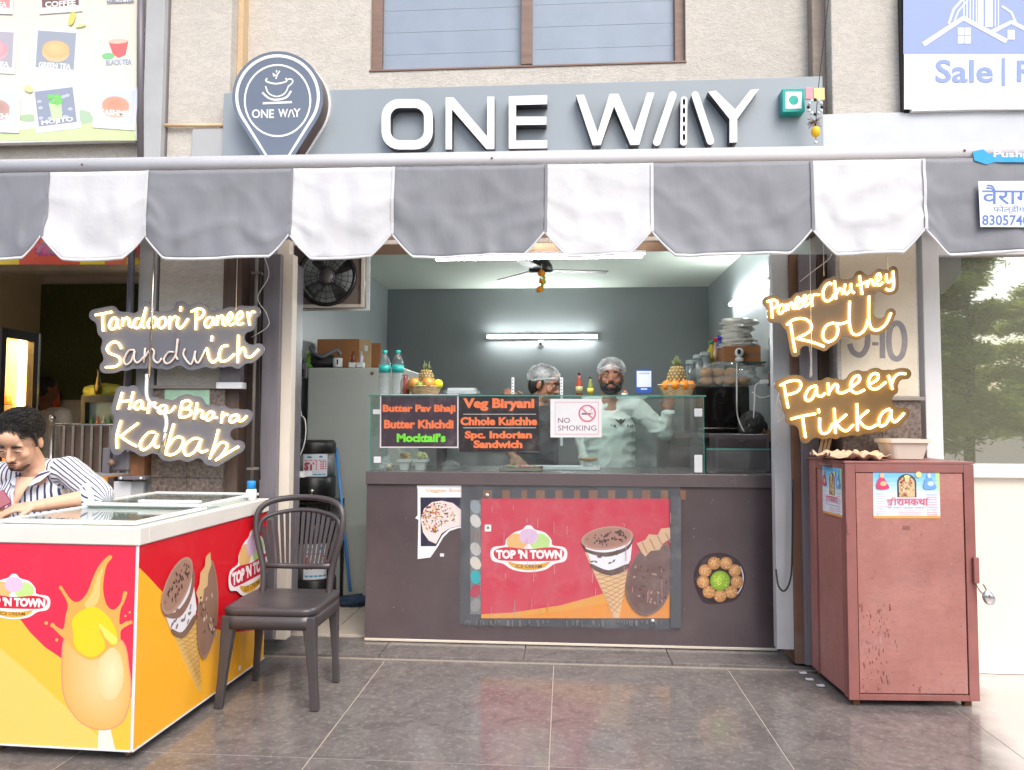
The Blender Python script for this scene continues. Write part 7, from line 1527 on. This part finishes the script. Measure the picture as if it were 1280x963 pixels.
# ---------- young man in the striped shirt
YM = 3.25
T = HT(at(25, 551, YM), R(8), R(32), R(3), 1.08)
man = thing('person', 'young man in navy striped white shirt looking down at his phone beside the freezer', 'person', (T.c.x, YM + .15, 0))
sk = skin('skin_warm', S(220, 174, 146))
nb_ = Vector(at(48, 592, YM + .12)); ch = Vector(at(40, 650, YM + .17)); ch.z = .88; sR = Vector(at(86, 588, YM + .16)); sL = Vector(at(-22, 596, YM + .10)); hip = Vector((ch.x, ch.y + .12, .52))
eR = Vector(at(124, 619, YM + .10)); wR = Vector(at(46, 633, YM - .10)); hd = Vector(at(2, 637, YM - .16))
eL = Vector(at(-62, 640, YM - .02)); wL = Vector(at(-30, 640, YM - .14))
PT = head_prims(T, 1.06) + [('c', T((0, .025, -.07)), nb_, .050, .054), ('c', sR, sL, .05, .05), ('e', ch, (.13, .09, .16)), ('c', ch, hip, .12, .12), ('c', nb_, ch, .07, .1), ('c', sR, eR, .044, .038), ('c', eR, wR, .040, .026), ('c', sL, eL, .044, .038), ('c', eL, wL, .038, .026),
     ('c', hip, hip + Vector((.1, -.36, -.02)), .08, .06), ('c', hip, hip + Vector((-.12, -.34, -.02)), .08, .06), ('c', hip + Vector((.1, -.36, -.02)), hip + Vector((.1, -.34, -.46)), .055, .04), ('c', hip + Vector((-.12, -.34, -.02)), hip + Vector((-.12, -.32, -.46)), .055, .04)]
PT += hand(wR, hd - wR, Vector((.1, -.35, .9)), -1, .75); PT += hand(wL, Vector((.8, -.1, .05)), Vector((0, -.4, .9)), 1, .75)
blob('body', PT, .0048, sk, man, 3)
face_bits(man, T, 1.06, .1, 1.6)
blob('hair', [('e', T((0, .024, .052)), (.085, .097, .078), T.rot), ('e', T((0, .05, .0)), (.079, .062, .072), T.rot), ('c', T((.077, -.022, .05)), T((.0775, -.02, .0)), .012, .006), ('c', T((-.077, -.022, .05)), T((-.0775, -.02, .0)), .012, .006)], .005, m_hair, man, 2, jitter(.002, 30))
m_stub = mat('stubble', S(84, 58, 48), .8, var=.3, scale=60, bump=.6, bscale=300)
blob('stubble', [('c', T((-.019, -.0895, -.0535)), T((0, -.0945, -.0495)), .003, .0048), ('c', T((.019, -.0895, -.0535)), T((0, -.0945, -.0495)), .003, .0048), ('e', T((0, -.0825, -.082)), (.009, .005, .006), T.rot), ('c', T((-.02, -.072, -.1)), T((.02, -.072, -.1)), .0075, .0075), ('c', T((-.02, -.072, -.1)), T((-.042, -.05, -.088)), .0075, .005), ('c', T((.02, -.072, -.1)), T((.042, -.05, -.088)), .0075, .005)], .003, m_stub, man, 2)
def strands(t, T, n, seed, centre=(0, .024, .052), rad=(.086, .098, .079), zmin=-.02, sweep=(.5, .6), l=.05):
    r = random.Random(seed); m = MB()
    while n:
        v = Vector((r.gauss(0, 1), r.gauss(0, 1), r.gauss(0, 1))).normalized(); p = Vector((centre[0] + v.x * rad[0], centre[1] + v.y * rad[1], centre[2] + v.z * rad[2]))
        if p.z < zmin or (p.y < -.03 and p.z < .062) or (abs(p.x) > .05 and p.y < -.01 and p.z < .03): continue
        n -= 1; g_ = Vector((sweep[0] + r.gauss(0, .3), sweep[1] + r.gauss(0, .3), -.5 + r.gauss(0, .2))); d = (g_ - v * g_.dot(v)).normalized(); L_ = l * r.uniform(.6, 1.2)
        q = [p - v * .004, p + d * L_ * .35 + v * .005, p + d * L_ * .7 + v * .003, p + d * L_ - v * .004]
        m.tube([T(x) for x in q], [.0013, .0014, .0011, .0003], 4, cap=False)
    o = m.ob('hair_strands', m_hair, t); o['kind'] = 'stuff'
strands(man, T, 1900, 4, l=.034)
def stripe_mat(name, base, line, pitch=.0185):
    m, t_, b = nodes(name); L = t_.links.new; a = t_.nodes.new('ShaderNodeAttribute'); a.attribute_name = 'along'
    d = t_.nodes.new('ShaderNodeMath'); d.operation = 'DIVIDE'; d.inputs[1].default_value = pitch; L(a.outputs['Fac'], d.inputs[0])
    f = t_.nodes.new('ShaderNodeMath'); f.operation = 'FRACT'; L(d.outputs[0], f.inputs[0])
    r = t_.nodes.new('ShaderNodeValToRGB'); r.color_ramp.interpolation = 'LINEAR'; cr_ = r.color_ramp; cr_.elements[0].position = .0; cr_.elements[0].color = (*line, 1); cr_.elements[1].position = .30; cr_.elements[1].color = (*line, 1)
    e = cr_.elements.new(.34); e.color = (*base, 1); e = cr_.elements.new(.96); e.color = (*base, 1); e = cr_.elements.new(1.0); e.color = (*line, 1)
    L(f.outputs[0], r.inputs[0]); L(r.outputs[0], b.inputs['Base Color']); b.inputs['Roughness'].default_value = .8
    tc = t_.nodes.new('ShaderNodeTexCoord'); n = t_.nodes.new('ShaderNodeTexNoise'); n.inputs['Scale'].default_value = 22; L(tc.outputs['Object'], n.inputs[0]); bm_ = t_.nodes.new('ShaderNodeBump'); bm_.inputs['Strength'].default_value = .3; bm_.inputs['Distance'].default_value = .01; L(n.outputs[0], bm_.inputs['Height']); L(bm_.outputs[0], b.inputs['Normal']); return m
m_str = stripe_mat('navy_striped_cotton', S(228, 230, 236), S(58, 64, 100))
bones = [(sR, eR + (eR - sR).normalized() * .1, 'arm'), (sL, eL + (eL - sL).normalized() * .1, 'arm'), (ch + Vector((0, 0, .2)), hip, 'torso')]
def along(bones, me, co):
    out = np.zeros(len(co))
    best = np.full(len(co), 1e9)
    for a, b, k in bones:
        A = np.array(a); D = np.array(b) - A; l = np.linalg.norm(D); D = D / l; q = co - A; t = np.clip(q @ D, 0, l); pr = q - t[:, None] * D; ds = np.linalg.norm(pr, axis=1) * (1.0 if k == 'arm' else .52)
        if k == 'arm':
            u = np.cross(D, np.array([0, 1, 0.3])); u /= np.linalg.norm(u); v = np.cross(D, u); val = np.arctan2(pr @ v, pr @ u) * .062 + 10
        else: val = co[:, 0] * .93 + np.where(co[:, 0] > A[0], .12, -.10) * (co[:, 2] - A[2]) + 5
        w_ = ds < best; out[w_] = val[w_]; best[w_] = ds[w_]
    return out
def shirt_post(bones, amp=.004, f=16):
    def g(me, co):
        at_ = me.attributes.new('along', 'FLOAT', 'POINT'); at_.data.foreach_set('value', along(bones, me, co))
        no = np.empty(len(me.vertices) * 3); me.vertices.foreach_get('normal', no); no = no.reshape(-1, 3)
        d = np.array([abs(noise.noise(Vector((c[0] * f, c[1] * f, c[2] * f * .6)))) for c in co]); return co + no * (d * amp * 2)[:, None]
    return g
cufR = sR.lerp(eR, 1.0); cuf2 = eR.lerp(wR, .16)
blob('striped_shirt', [('c', sR, sL, .062, .062), ('e', ch + Vector((0, 0, .02)), (.17, .115, .17)), ('c', ch, hip, .15, .16), ('c', sR, eR, .066, .062), ('c', eR, cuf2, .062, .056), ('c', sL, eL, .066, .058), ('c', nb_ + Vector((.055, .03, .0)), sR, .04, .055), ('c', nb_ + Vector((-.055, .03, .0)), sL, .04, .055), ('e', nb_ + Vector((0, .05, -.03)), (.085, .05, .05))], .0055, m_str, man, 3, shirt_post(bones))
m = MB(); dv_ = (wR - eR).normalized(); a1_ = dv_.orthogonal().normalized(); a2_ = dv_.cross(a1_)
m.tube([cuf2 + dv_ * .012 + (a1_ * math.cos(R(q)) + a2_ * math.sin(R(q))) * .052 for q in range(0, 360, 20)], .013, 8, closed=True); m.ob('rolled_cuff', mat('shirt_white', S(228, 230, 236), .8), man)
# open collar
cl = nb_ + Vector((0, -.015, .0))
for sx in (-1, 1):
    v = [Vector((cl.x + sx * .066, cl.y + .03, cl.z + .03)), Vector((cl.x + sx * .05, cl.y - .05, cl.z + .005)), Vector((cl.x + sx * .030, cl.y - .09, cl.z - .05)), Vector((cl.x + sx * .062, cl.y - .085, cl.z - .045)), Vector((cl.x + sx * .085, cl.y - .02, cl.z + .005))]
    m = MB(); m.add(v, [(0, 1, 4), (1, 2, 3), (1, 3, 4)]); at_ = m.ob('collar', m_str, man, solid=.004); q_ = at_.data.attributes.new('along', 'FLOAT', 'POINT'); q_.data.foreach_set('value', [.008 + .02 * k_ for k_ in (0, .4, 1.2, 1.6, .9)])
vv = [(cl.x - .05, cl.y - .08, cl.z), (cl.x + .05, cl.y - .08, cl.z), (cl.x + .0, cl.y - .125, cl.z - .16)]; m = MB(); vs = []
for i in range(9):
    t_ = i / 8; w_ = .042 * (1 - t_) + .002; 
    for k in range(5): u_ = (k / 4 - .5) * 2; vs.append((cl.x + u_ * w_, cl.y - .088 - .05 * t_ + .02 * u_ * u_ - .012 * math.sin(t_ * 3), cl.z - .01 - .13 * t_))
m.add(vs, [(i * 5 + k, i * 5 + k + 1, (i + 1) * 5 + k + 1, (i + 1) * 5 + k) for i in range(8) for k in range(4)], 0, True); m.ob('chest_skin', sk, man)
blob('trousers', [('c', hip, hip + Vector((.1, -.36, -.02)), .095, .075), ('c', hip, hip + Vector((-.12, -.34, -.02)), .095, .075), ('c', hip + Vector((.1, -.36, -.02)), hip + Vector((.1, -.34, -.42)), .07, .055), ('c', hip + Vector((-.12, -.34, -.02)), hip + Vector((-.12, -.32, -.42)), .07, .055), ('e', hip, (.16, .13, .1))], .01, mat('dark_trousers', S(40, 42, 54), .8), man, 3)
ph = thing('red_phone', 'dark red phone held in the hands of the man in the striped shirt', 'phone', tuple(at(-10, 627, YM - .2))); pc = Vector(at(-12, 631, YM - .17)); m = MB(); m.box((-.036, -.004, -.07), (.036, .004, .07), M=Matrix.Translation(pc) @ Matrix.Rotation(R(55), 4, 'Y') @ Matrix.Rotation(R(-35), 4, 'X')); m.ob('phone_body', mat('phone_red', S(130, 20, 60), .3), ph, .004)
stl = thing('stool', 'dark stool under the man in the striped shirt', 'stool', (hip.x, hip.y, 0)); m = MB(); m.lathe([(.16, .385), (.17, .4), (.165, .415), (.05, .418)], (hip.x, hip.y, 0), 24); m.ob('seat', m_black, stl)
for k in range(4): a_ = R(45 + 90 * k); m = MB(); m.tube([(hip.x + .1 * math.cos(a_), hip.y + .1 * math.sin(a_), .384), (hip.x + .17 * math.cos(a_), hip.y + .17 * math.sin(a_), .002)], .012, 8); m.ob('leg', m_black, stl)
# ---------- bearded cook
Yb = 4.9
T = HT(at(764, 472, Yb), R(-3), R(-4), R(2), 1.0)
ck = thing('person', 'bearded cook in mint sweatshirt and hair net behind the glass case with one arm raised', 'person', (T.c.x, Yb, .034))
sk2 = skin('skin_deep', S(150, 104, 82))
nb_ = Vector(at(762, 503, Yb + .03)); sL = Vector(at(737, 511, Yb + .03)); sR = Vector(at(795, 510, Yb + .03)); ch = Vector((nb_.x, Yb + .03, nb_.z - .2)); hip = Vector((nb_.x - .01, Yb + .04, nb_.z - .55))
eR = Vector(at(829, 541, Yb - .02)); wR = Vector(at(836, 516, Yb - .05)); eL = Vector(at(729, 552, Yb + .06)); wL = Vector(at(733, 590, Yb - .08))
leg_ = [('c', hip + Vector((sx * .09, 0, 0)), hip + Vector((sx * .1, -.02, -.42)), .085, .06) for sx in (-1, 1)] + [('c', hip + Vector((sx * .1, -.02, -.42)), Vector((hip.x + sx * .1, hip.y, .09)), .06, .045) for sx in (-1, 1)] + [('c', Vector((hip.x + sx * .1, hip.y + .04, .075)), Vector((hip.x + sx * .1, hip.y - .13, .07)), .04, .035) for sx in (-1, 1)]
blob('body', head_prims(T) + [('c', T((0, .025, -.07)), nb_, .052, .056), ('c', sR, sL, .05, .05), ('e', ch, (.13, .09, .16)), ('c', ch, hip, .12, .12), ('c', nb_, ch, .07, .1), ('c', sR, eR, .044, .038), ('c', eR, wR, .038, .026), ('c', sL, eL, .044, .036), ('c', eL, wL, .034, .026)] + leg_ + hand(wR, Vector((.0, -.1, 1)), Vector((0, 1, .1)), 1, .5, .95) + hand(wL, Vector((.1, -.5, -.6)), Vector((-.3, -.7, .5)), 1, .5), .0055, sk2, ck, 3)
face_bits(ck, T, 1.0, .35, 1.5)
blob('beard', [('c', T((.066, -.008, -.01)), T((.05, -.038, -.08)), .011, .017), ('c', T((-.066, -.008, -.01)), T((-.05, -.038, -.08)), .011, .017), ('c', T((.048, -.042, -.08)), T((0, -.068, -.112)), .018, .022), ('c', T((-.048, -.042, -.08)), T((0, -.068, -.112)), .018, .022), ('c', T((.042, -.068, -.062)), T((.0, -.084, -.088)), .012, .012), ('c', T((-.042, -.068, -.062)), T((.0, -.084, -.088)), .012, .012), ('c', T((-.026, -.089, -.056)), T((0, -.0965, -.0505)), .0055, .0065), ('c', T((.026, -.089, -.056)), T((0, -.0965, -.0505)), .0055, .0065), ('c', T((-.03, -.086, -.056)), T((-.03, -.08, -.085)), .007, .009), ('c', T((.03, -.086, -.056)), T((.03, -.08, -.085)), .007, .009)], .004, m_hair, ck, 1, jitter(.003, 90))
blob('hair', [('e', T((0, .022, .048)), (.079, .093, .074), T.rot), ('e', T((0, .05, .0)), (.077, .058, .07), T.rot)], .006, m_hair, ck, 1)
hairnet(ck, T)
m_mint = mat('mint_cotton', S(200, 210, 206), .9, var=.05, scale=8, bump=.35, bscale=16)
def plain_post(amp=.006, f=14):
    def g(me, co):
        no = np.empty(len(me.vertices) * 3); me.vertices.foreach_get('normal', no); no = no.reshape(-1, 3)
        d = np.array([max(0, 1 - 3.2 * abs(noise.noise(Vector(((c[0] + c[2] * .5) * f * .8, c[1] * f * .5, (c[2] - c[0] * .35) * f * 1.3))))) for c in co]); return co + no * (d * amp)[:, None]
    return g
blob('sweatshirt', [('c', sR, sL, .062, .062), ('e', ch, (.165, .12, .18)), ('c', ch, hip, .165, .175), ('c', sR, eR, .064, .056), ('c', eR, wR - (wR - eR) * .08, .054, .04), ('c', sL, eL, .06, .05), ('c', eL, eL.lerp(wL, .85), .048, .036), ('e', nb_ + Vector((0, .0, -.035)), (.09, .07, .05))], .006, m_mint, ck, 3, plain_post(.009, 9))
a = Art((0, Yb - .125, 0), FR, 0); dk = (44, 48, 56)
a.poly([(768, 523), (774, 526), (775, 524), (777, 524), (778, 526), (782, 523), (780, 528), (776, 531), (771, 527)], dk); a.text('AR', 762, 531, 771, 535.5, dk, .03); a.text('NI', 784, 531, 791, 535, dk, .03); a.ob('chest_print', ck, MATS['print_matt'])
blob('trousers', [('e', hip, (.16, .12, .1))] + [(q[0], q[1], q[2], q[3] + .02, q[4] + .02) for q in leg_[:4]], .012, MATS['dark_trousers'], ck, 3)
# ---------- cook with glasses, side view
Yc = 4.95
T = HT(at(681, 481, Yc), R(68), R(14), 0, 1.0)
ck = thing('person', 'cook with glasses and hair net in a dark shirt seen from the side', 'person', (T.c.x, Yc, .034))
sk3 = skin('skin_brown', S(160, 112, 86))
nb_ = Vector(at(671, 509, Yc + .03)); sR = Vector(at(690, 520, Yc - .1)); sL = Vector(at(655, 518, Yc + .15)); ch = Vector((nb_.x + .0, Yc + .03, nb_.z - .2)); hip = Vector((nb_.x, Yc + .04, nb_.z - .55))
eR = Vector(at(640, 540, Yc - .12)); wR = Vector(at(640, 570, Yc - .28)); eL = Vector(at(640, 530, Yc + .2)); wL = Vector(at(654, 506, Yc - .0))
leg_ = [('c', hip + Vector((0, sx * .09, 0)), hip + Vector((0, sx * .1, -.42)), .085, .06) for sx in (-1, 1)] + [('c', hip + Vector((0, sx * .1, -.42)), Vector((hip.x, hip.y + sx * .1, .09)), .06, .045) for sx in (-1, 1)] + [('c', Vector((hip.x - .04, hip.y + sx * .1, .075)), Vector((hip.x + .13, hip.y + sx * .1, .07)), .04, .035) for sx in (-1, 1)]
blob('body', head_prims(T) + [('c', T((0, .025, -.07)), nb_, .05, .056), ('c', sR, sL, .05, .05), ('e', ch, (.1, .13, .16)), ('c', ch, hip, .12, .12), ('c', nb_, ch, .07, .1), ('c', sR, eR, .044, .038), ('c', eR, wR, .038, .026), ('c', sL, eL, .044, .036), ('c', eL, wL, .034, .026)] + leg_ + hand(wR, Vector((.5, -.2, -.45)), Vector((-.2, -.5, .8)), 1, .5, .95) + hand(wL, Vector((-.6, -.1, .45)), Vector((0, -1, .3)), 1, .4, .95), .0055, sk3, ck, 3)
face_bits(ck, T, 1.0, .3, 1.3)
blob('moustache', [('c', T((-.026, -.089, -.057)), T((0, -.0965, -.0505)), .005, .0065), ('c', T((.026, -.089, -.057)), T((0, -.0965, -.0505)), .005, .0065)], .003, m_hair, ck, 1)
blob('hair', [('e', T((0, .022, .048)), (.079, .096, .074), T.rot), ('e', T((0, .055, -.01)), (.077, .058, .08), T.rot), ('c', T((.074, -.014, .03)), T((.076, -.012, -.02)), .01, .006), ('c', T((-.074, -.014, .03)), T((-.076, -.012, -.02)), .01, .006)], .006, m_hair, ck, 1)
hairnet(ck, T)
for sx in (-1, 1): m = MB(); m.tube([T((sx * .033 + .021 * math.cos(R(k)), -.098 + .004 * abs(math.cos(R(k))), -.003 + .016 * math.sin(R(k)))) for k in range(0, 360, 20)], .0016, 6, closed=True); m.ob('glasses_rim', m_steel, ck)
for sx in (-1, 1): m = MB(); m.tube([T((sx * .054, -.094, 0)), T((sx * .074, -.05, 0)), T((sx * .08, .01, .002))], .0016, 6); m.ob('glasses_temple', m_steel, ck)
m = MB(); m.tube([T((-.012, -.1, 0)), T((0, -.105, .003)), T((.012, -.1, 0))], .0016, 6); m.ob('glasses_bridge', m_steel, ck)
blob('dark_shirt', [('c', sR, sL, .062, .062), ('e', ch, (.125, .16, .17)), ('c', ch, hip, .145, .15), ('c', sR, eR, .062, .052), ('c', eR, eR.lerp(wR, .15), .05, .044), ('c', sL, eL, .06, .05), ('c', eL, eL.lerp(wL, .5), .048, .04), ('e', nb_ + Vector((0, .0, -.035)), (.08, .08, .05))], .006, mat('navy_black_cotton', S(34, 40, 50), .85, bump=.2, bscale=25), ck, 3, plain_post(.007, 9))
blob('trousers', [('e', hip, (.13, .16, .1))] + [(q[0], q[1], q[2], q[3] + .02, q[4] + .02) for q in leg_[:4]], .012, MATS['dark_trousers'], ck, 3)
# ---------- person stooping in the right corner
Ye = 5.0
T = HT(at(941, 540, Ye), R(-40), R(50), 0, 1.0)
ck = thing('person', 'dark haired person stooping behind the drawer unit at the right corner', 'person', (T.c.x, Ye, .034))
nb_ = T((0, .05, -.13)); ch = nb_ + Vector((.03, .05, -.2)); hip = ch + Vector((.0, .0, -.3))
blob('body', head_prims(T) + [('c', T((0, .025, -.07)), nb_, .05, .056), ('c', nb_, ch, .08, .12), ('c', ch, hip, .13, .13), ('c', hip, (hip.x, hip.y, .1), .1, .07)] , .008, sk3, ck, 3)
blob('hair', [('e', T((0, .022, .048)), (.084, .1, .08), T.rot), ('e', T((0, .05, -.0)), (.08, .062, .08), T.rot), ('e', T((0, -.05, .06)), (.06, .04, .04), T.rot)], .006, m_hair, ck, 1, jitter(.006, 60))
blob('dark_shirt', [('c', nb_ + Vector((-.13, .03, -.06)), nb_ + Vector((.13, .03, -.06)), .06, .06), ('c', nb_ + Vector((0, 0, -.06)), ch, .09, .14), ('c', ch, hip, .15, .15)], .01, MATS['navy_black_cotton'], ck, 3)
face_bits(ck, T)
# ---------- man far inside the snack shop, seen from behind
Yg = 5.9
T = HT(at(58, 487, Yg), R(150), R(0), 0, .9)
ck = thing('person', 'man in white shirt seen from behind deep in the snack shop', 'person', (T.c.x, Yg, .012))
nb_ = T((0, .03, -.16)); ch = nb_ + Vector((0, 0, -.2)); hip = ch + Vector((0, 0, -.34))
blob('body', head_prims(T, .9) + [('c', T((0, .025, -.07)), nb_, .045, .05), ('c', nb_, ch, .08, .12), ('c', ch, hip, .13, .13), ('c', hip, (hip.x, hip.y, .1), .12, .09)], .009, skin('skin_brown2', S(140, 92, 66)), ck, 3)
blob('hair', [('e', T((0, .022, .046)), (.074, .088, .07), T.rot), ('e', T((0, .045, .0)), (.07, .05, .066), T.rot)], .008, m_hair, ck, 1)
blob('white_shirt', [('c', nb_ + Vector((-.17, .0, -.08)), nb_ + Vector((.17, .0, -.08)), .07, .07), ('e', ch, (.19, .13, .2)), ('c', ch, hip, .16, .16), ('c', nb_ + Vector((.19, 0, -.08)), nb_ + Vector((.24, -.02, -.36)), .065, .05), ('c', nb_ + Vector((-.19, 0, -.08)), nb_ + Vector((-.24, -.02, -.36)), .065, .05)], .01, mat('white_cotton', S(220, 214, 204), .85), ck, 3, plain_post(.007, 9))
oi = thing('orange_poster', 'small orange notice on the back wall beside the far man', 'notice', tuple(at(70, 505, 6.5))); pbx('notice', 66, 488, 74, 512, 6.54, .01, mat('orange_red_paper', S(214, 86, 40), .5), oi)
# ================================================================ street trees behind the viewer, seen mirrored in the glass
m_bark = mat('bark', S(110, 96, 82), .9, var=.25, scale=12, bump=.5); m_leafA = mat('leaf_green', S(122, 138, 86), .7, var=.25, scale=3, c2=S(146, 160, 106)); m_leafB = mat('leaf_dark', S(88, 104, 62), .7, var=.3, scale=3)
for m_ in (m_leafA, m_leafB):
    n_ = m_.node_tree; b_3 = n_.nodes['Principled BSDF']; tl_ = n_.nodes.new('ShaderNodeBsdfTranslucent'); tl_.inputs[0].default_value = (*S(176, 196, 92), 1); x_ = n_.nodes.new('ShaderNodeMixShader'); x_.inputs[0].default_value = .5
    n_.links.new(b_3.outputs[0], x_.inputs[1]); n_.links.new(tl_.outputs[0], x_.inputs[2]); n_.links.new(x_.outputs[0], n_.nodes['Material Output'].inputs[0])
def tree(label, x, y, h, wd, n, seed, droop=.15):
    r = random.Random(seed); t = thing('street_tree', label, 'tree', (x, y, 0)); m = MB(); m.tube([(x, y, -.03), (x + .1, y, h * .4), (x, y + .1, h * .95)], [.13, .09, .02], 10); m.ob('trunk', m_bark, t)
    br = []; lv = []; b = MB()
    for k in range(34):
        z = h * (.14 + .8 * k / 34); a = r.uniform(0, 6.28); l = wd * (1.05 - .8 * k / 34) * r.uniform(.6, 1.05); e = Vector((x + l * math.cos(a), y + l * math.sin(a), z + l * (.25 - droop))); mid = Vector((x + l * .5 * math.cos(a), y + l * .5 * math.sin(a), z + l * .22)); b.tube([(x, y, z), mid, e], [.03, .02, .006], 5); br.append((Vector((x, y, z)), mid, e))
    b.ob('branches', m_bark, t)['kind'] = 'stuff'
    for mi, mm in ((0, m_leafA), (1, m_leafB)):
        vs = []; fs = []
        for k in range(n // 2):
            A, B, C_ = br[r.randrange(len(br))]; s = r.random() ** .7; p = (A.lerp(B, s * 2) if s < .5 else B.lerp(C_, s * 2 - 1)) + Vector((r.gauss(0, .16), r.gauss(0, .16), r.gauss(-.05, .09)))
            u = Vector((r.uniform(-1, 1), r.uniform(-1, 1), r.uniform(-.5, .3))).normalized() * r.uniform(.05, .13); v = u.orthogonal().normalized() * r.uniform(.012, .03); q = len(vs); vs += [p - u, p + v, p + u, p - v]; fs.append((q, q + 1, q + 2, q + 3))
        q = MB(); q.add(vs, fs); q.ob('crown' if mi == 0 else 'darker_crown', mm, t)  # leaves split at random between two green tones
tree('tall feathery tree mirrored in the right shopfront glass', 9.6, -10.5, 6.4, 3.0, 44000, 3)
tree('bushy street tree mirrored in the counter glass', 1.9, -9.5, 3.2, 1.1, 9000, 5)
tree('bushy street tree further along the road', -6.5, -12, 5.0, 2.2, 9000, 8)
tree('low bushy tree beside the tall feathery one across the road', 7.6, -9.6, 3.4, 1.7, 22000, 12)
tree('broad tree at the far right across the road', 12.6, -12.5, 5.2, 2.8, 24000, 15)
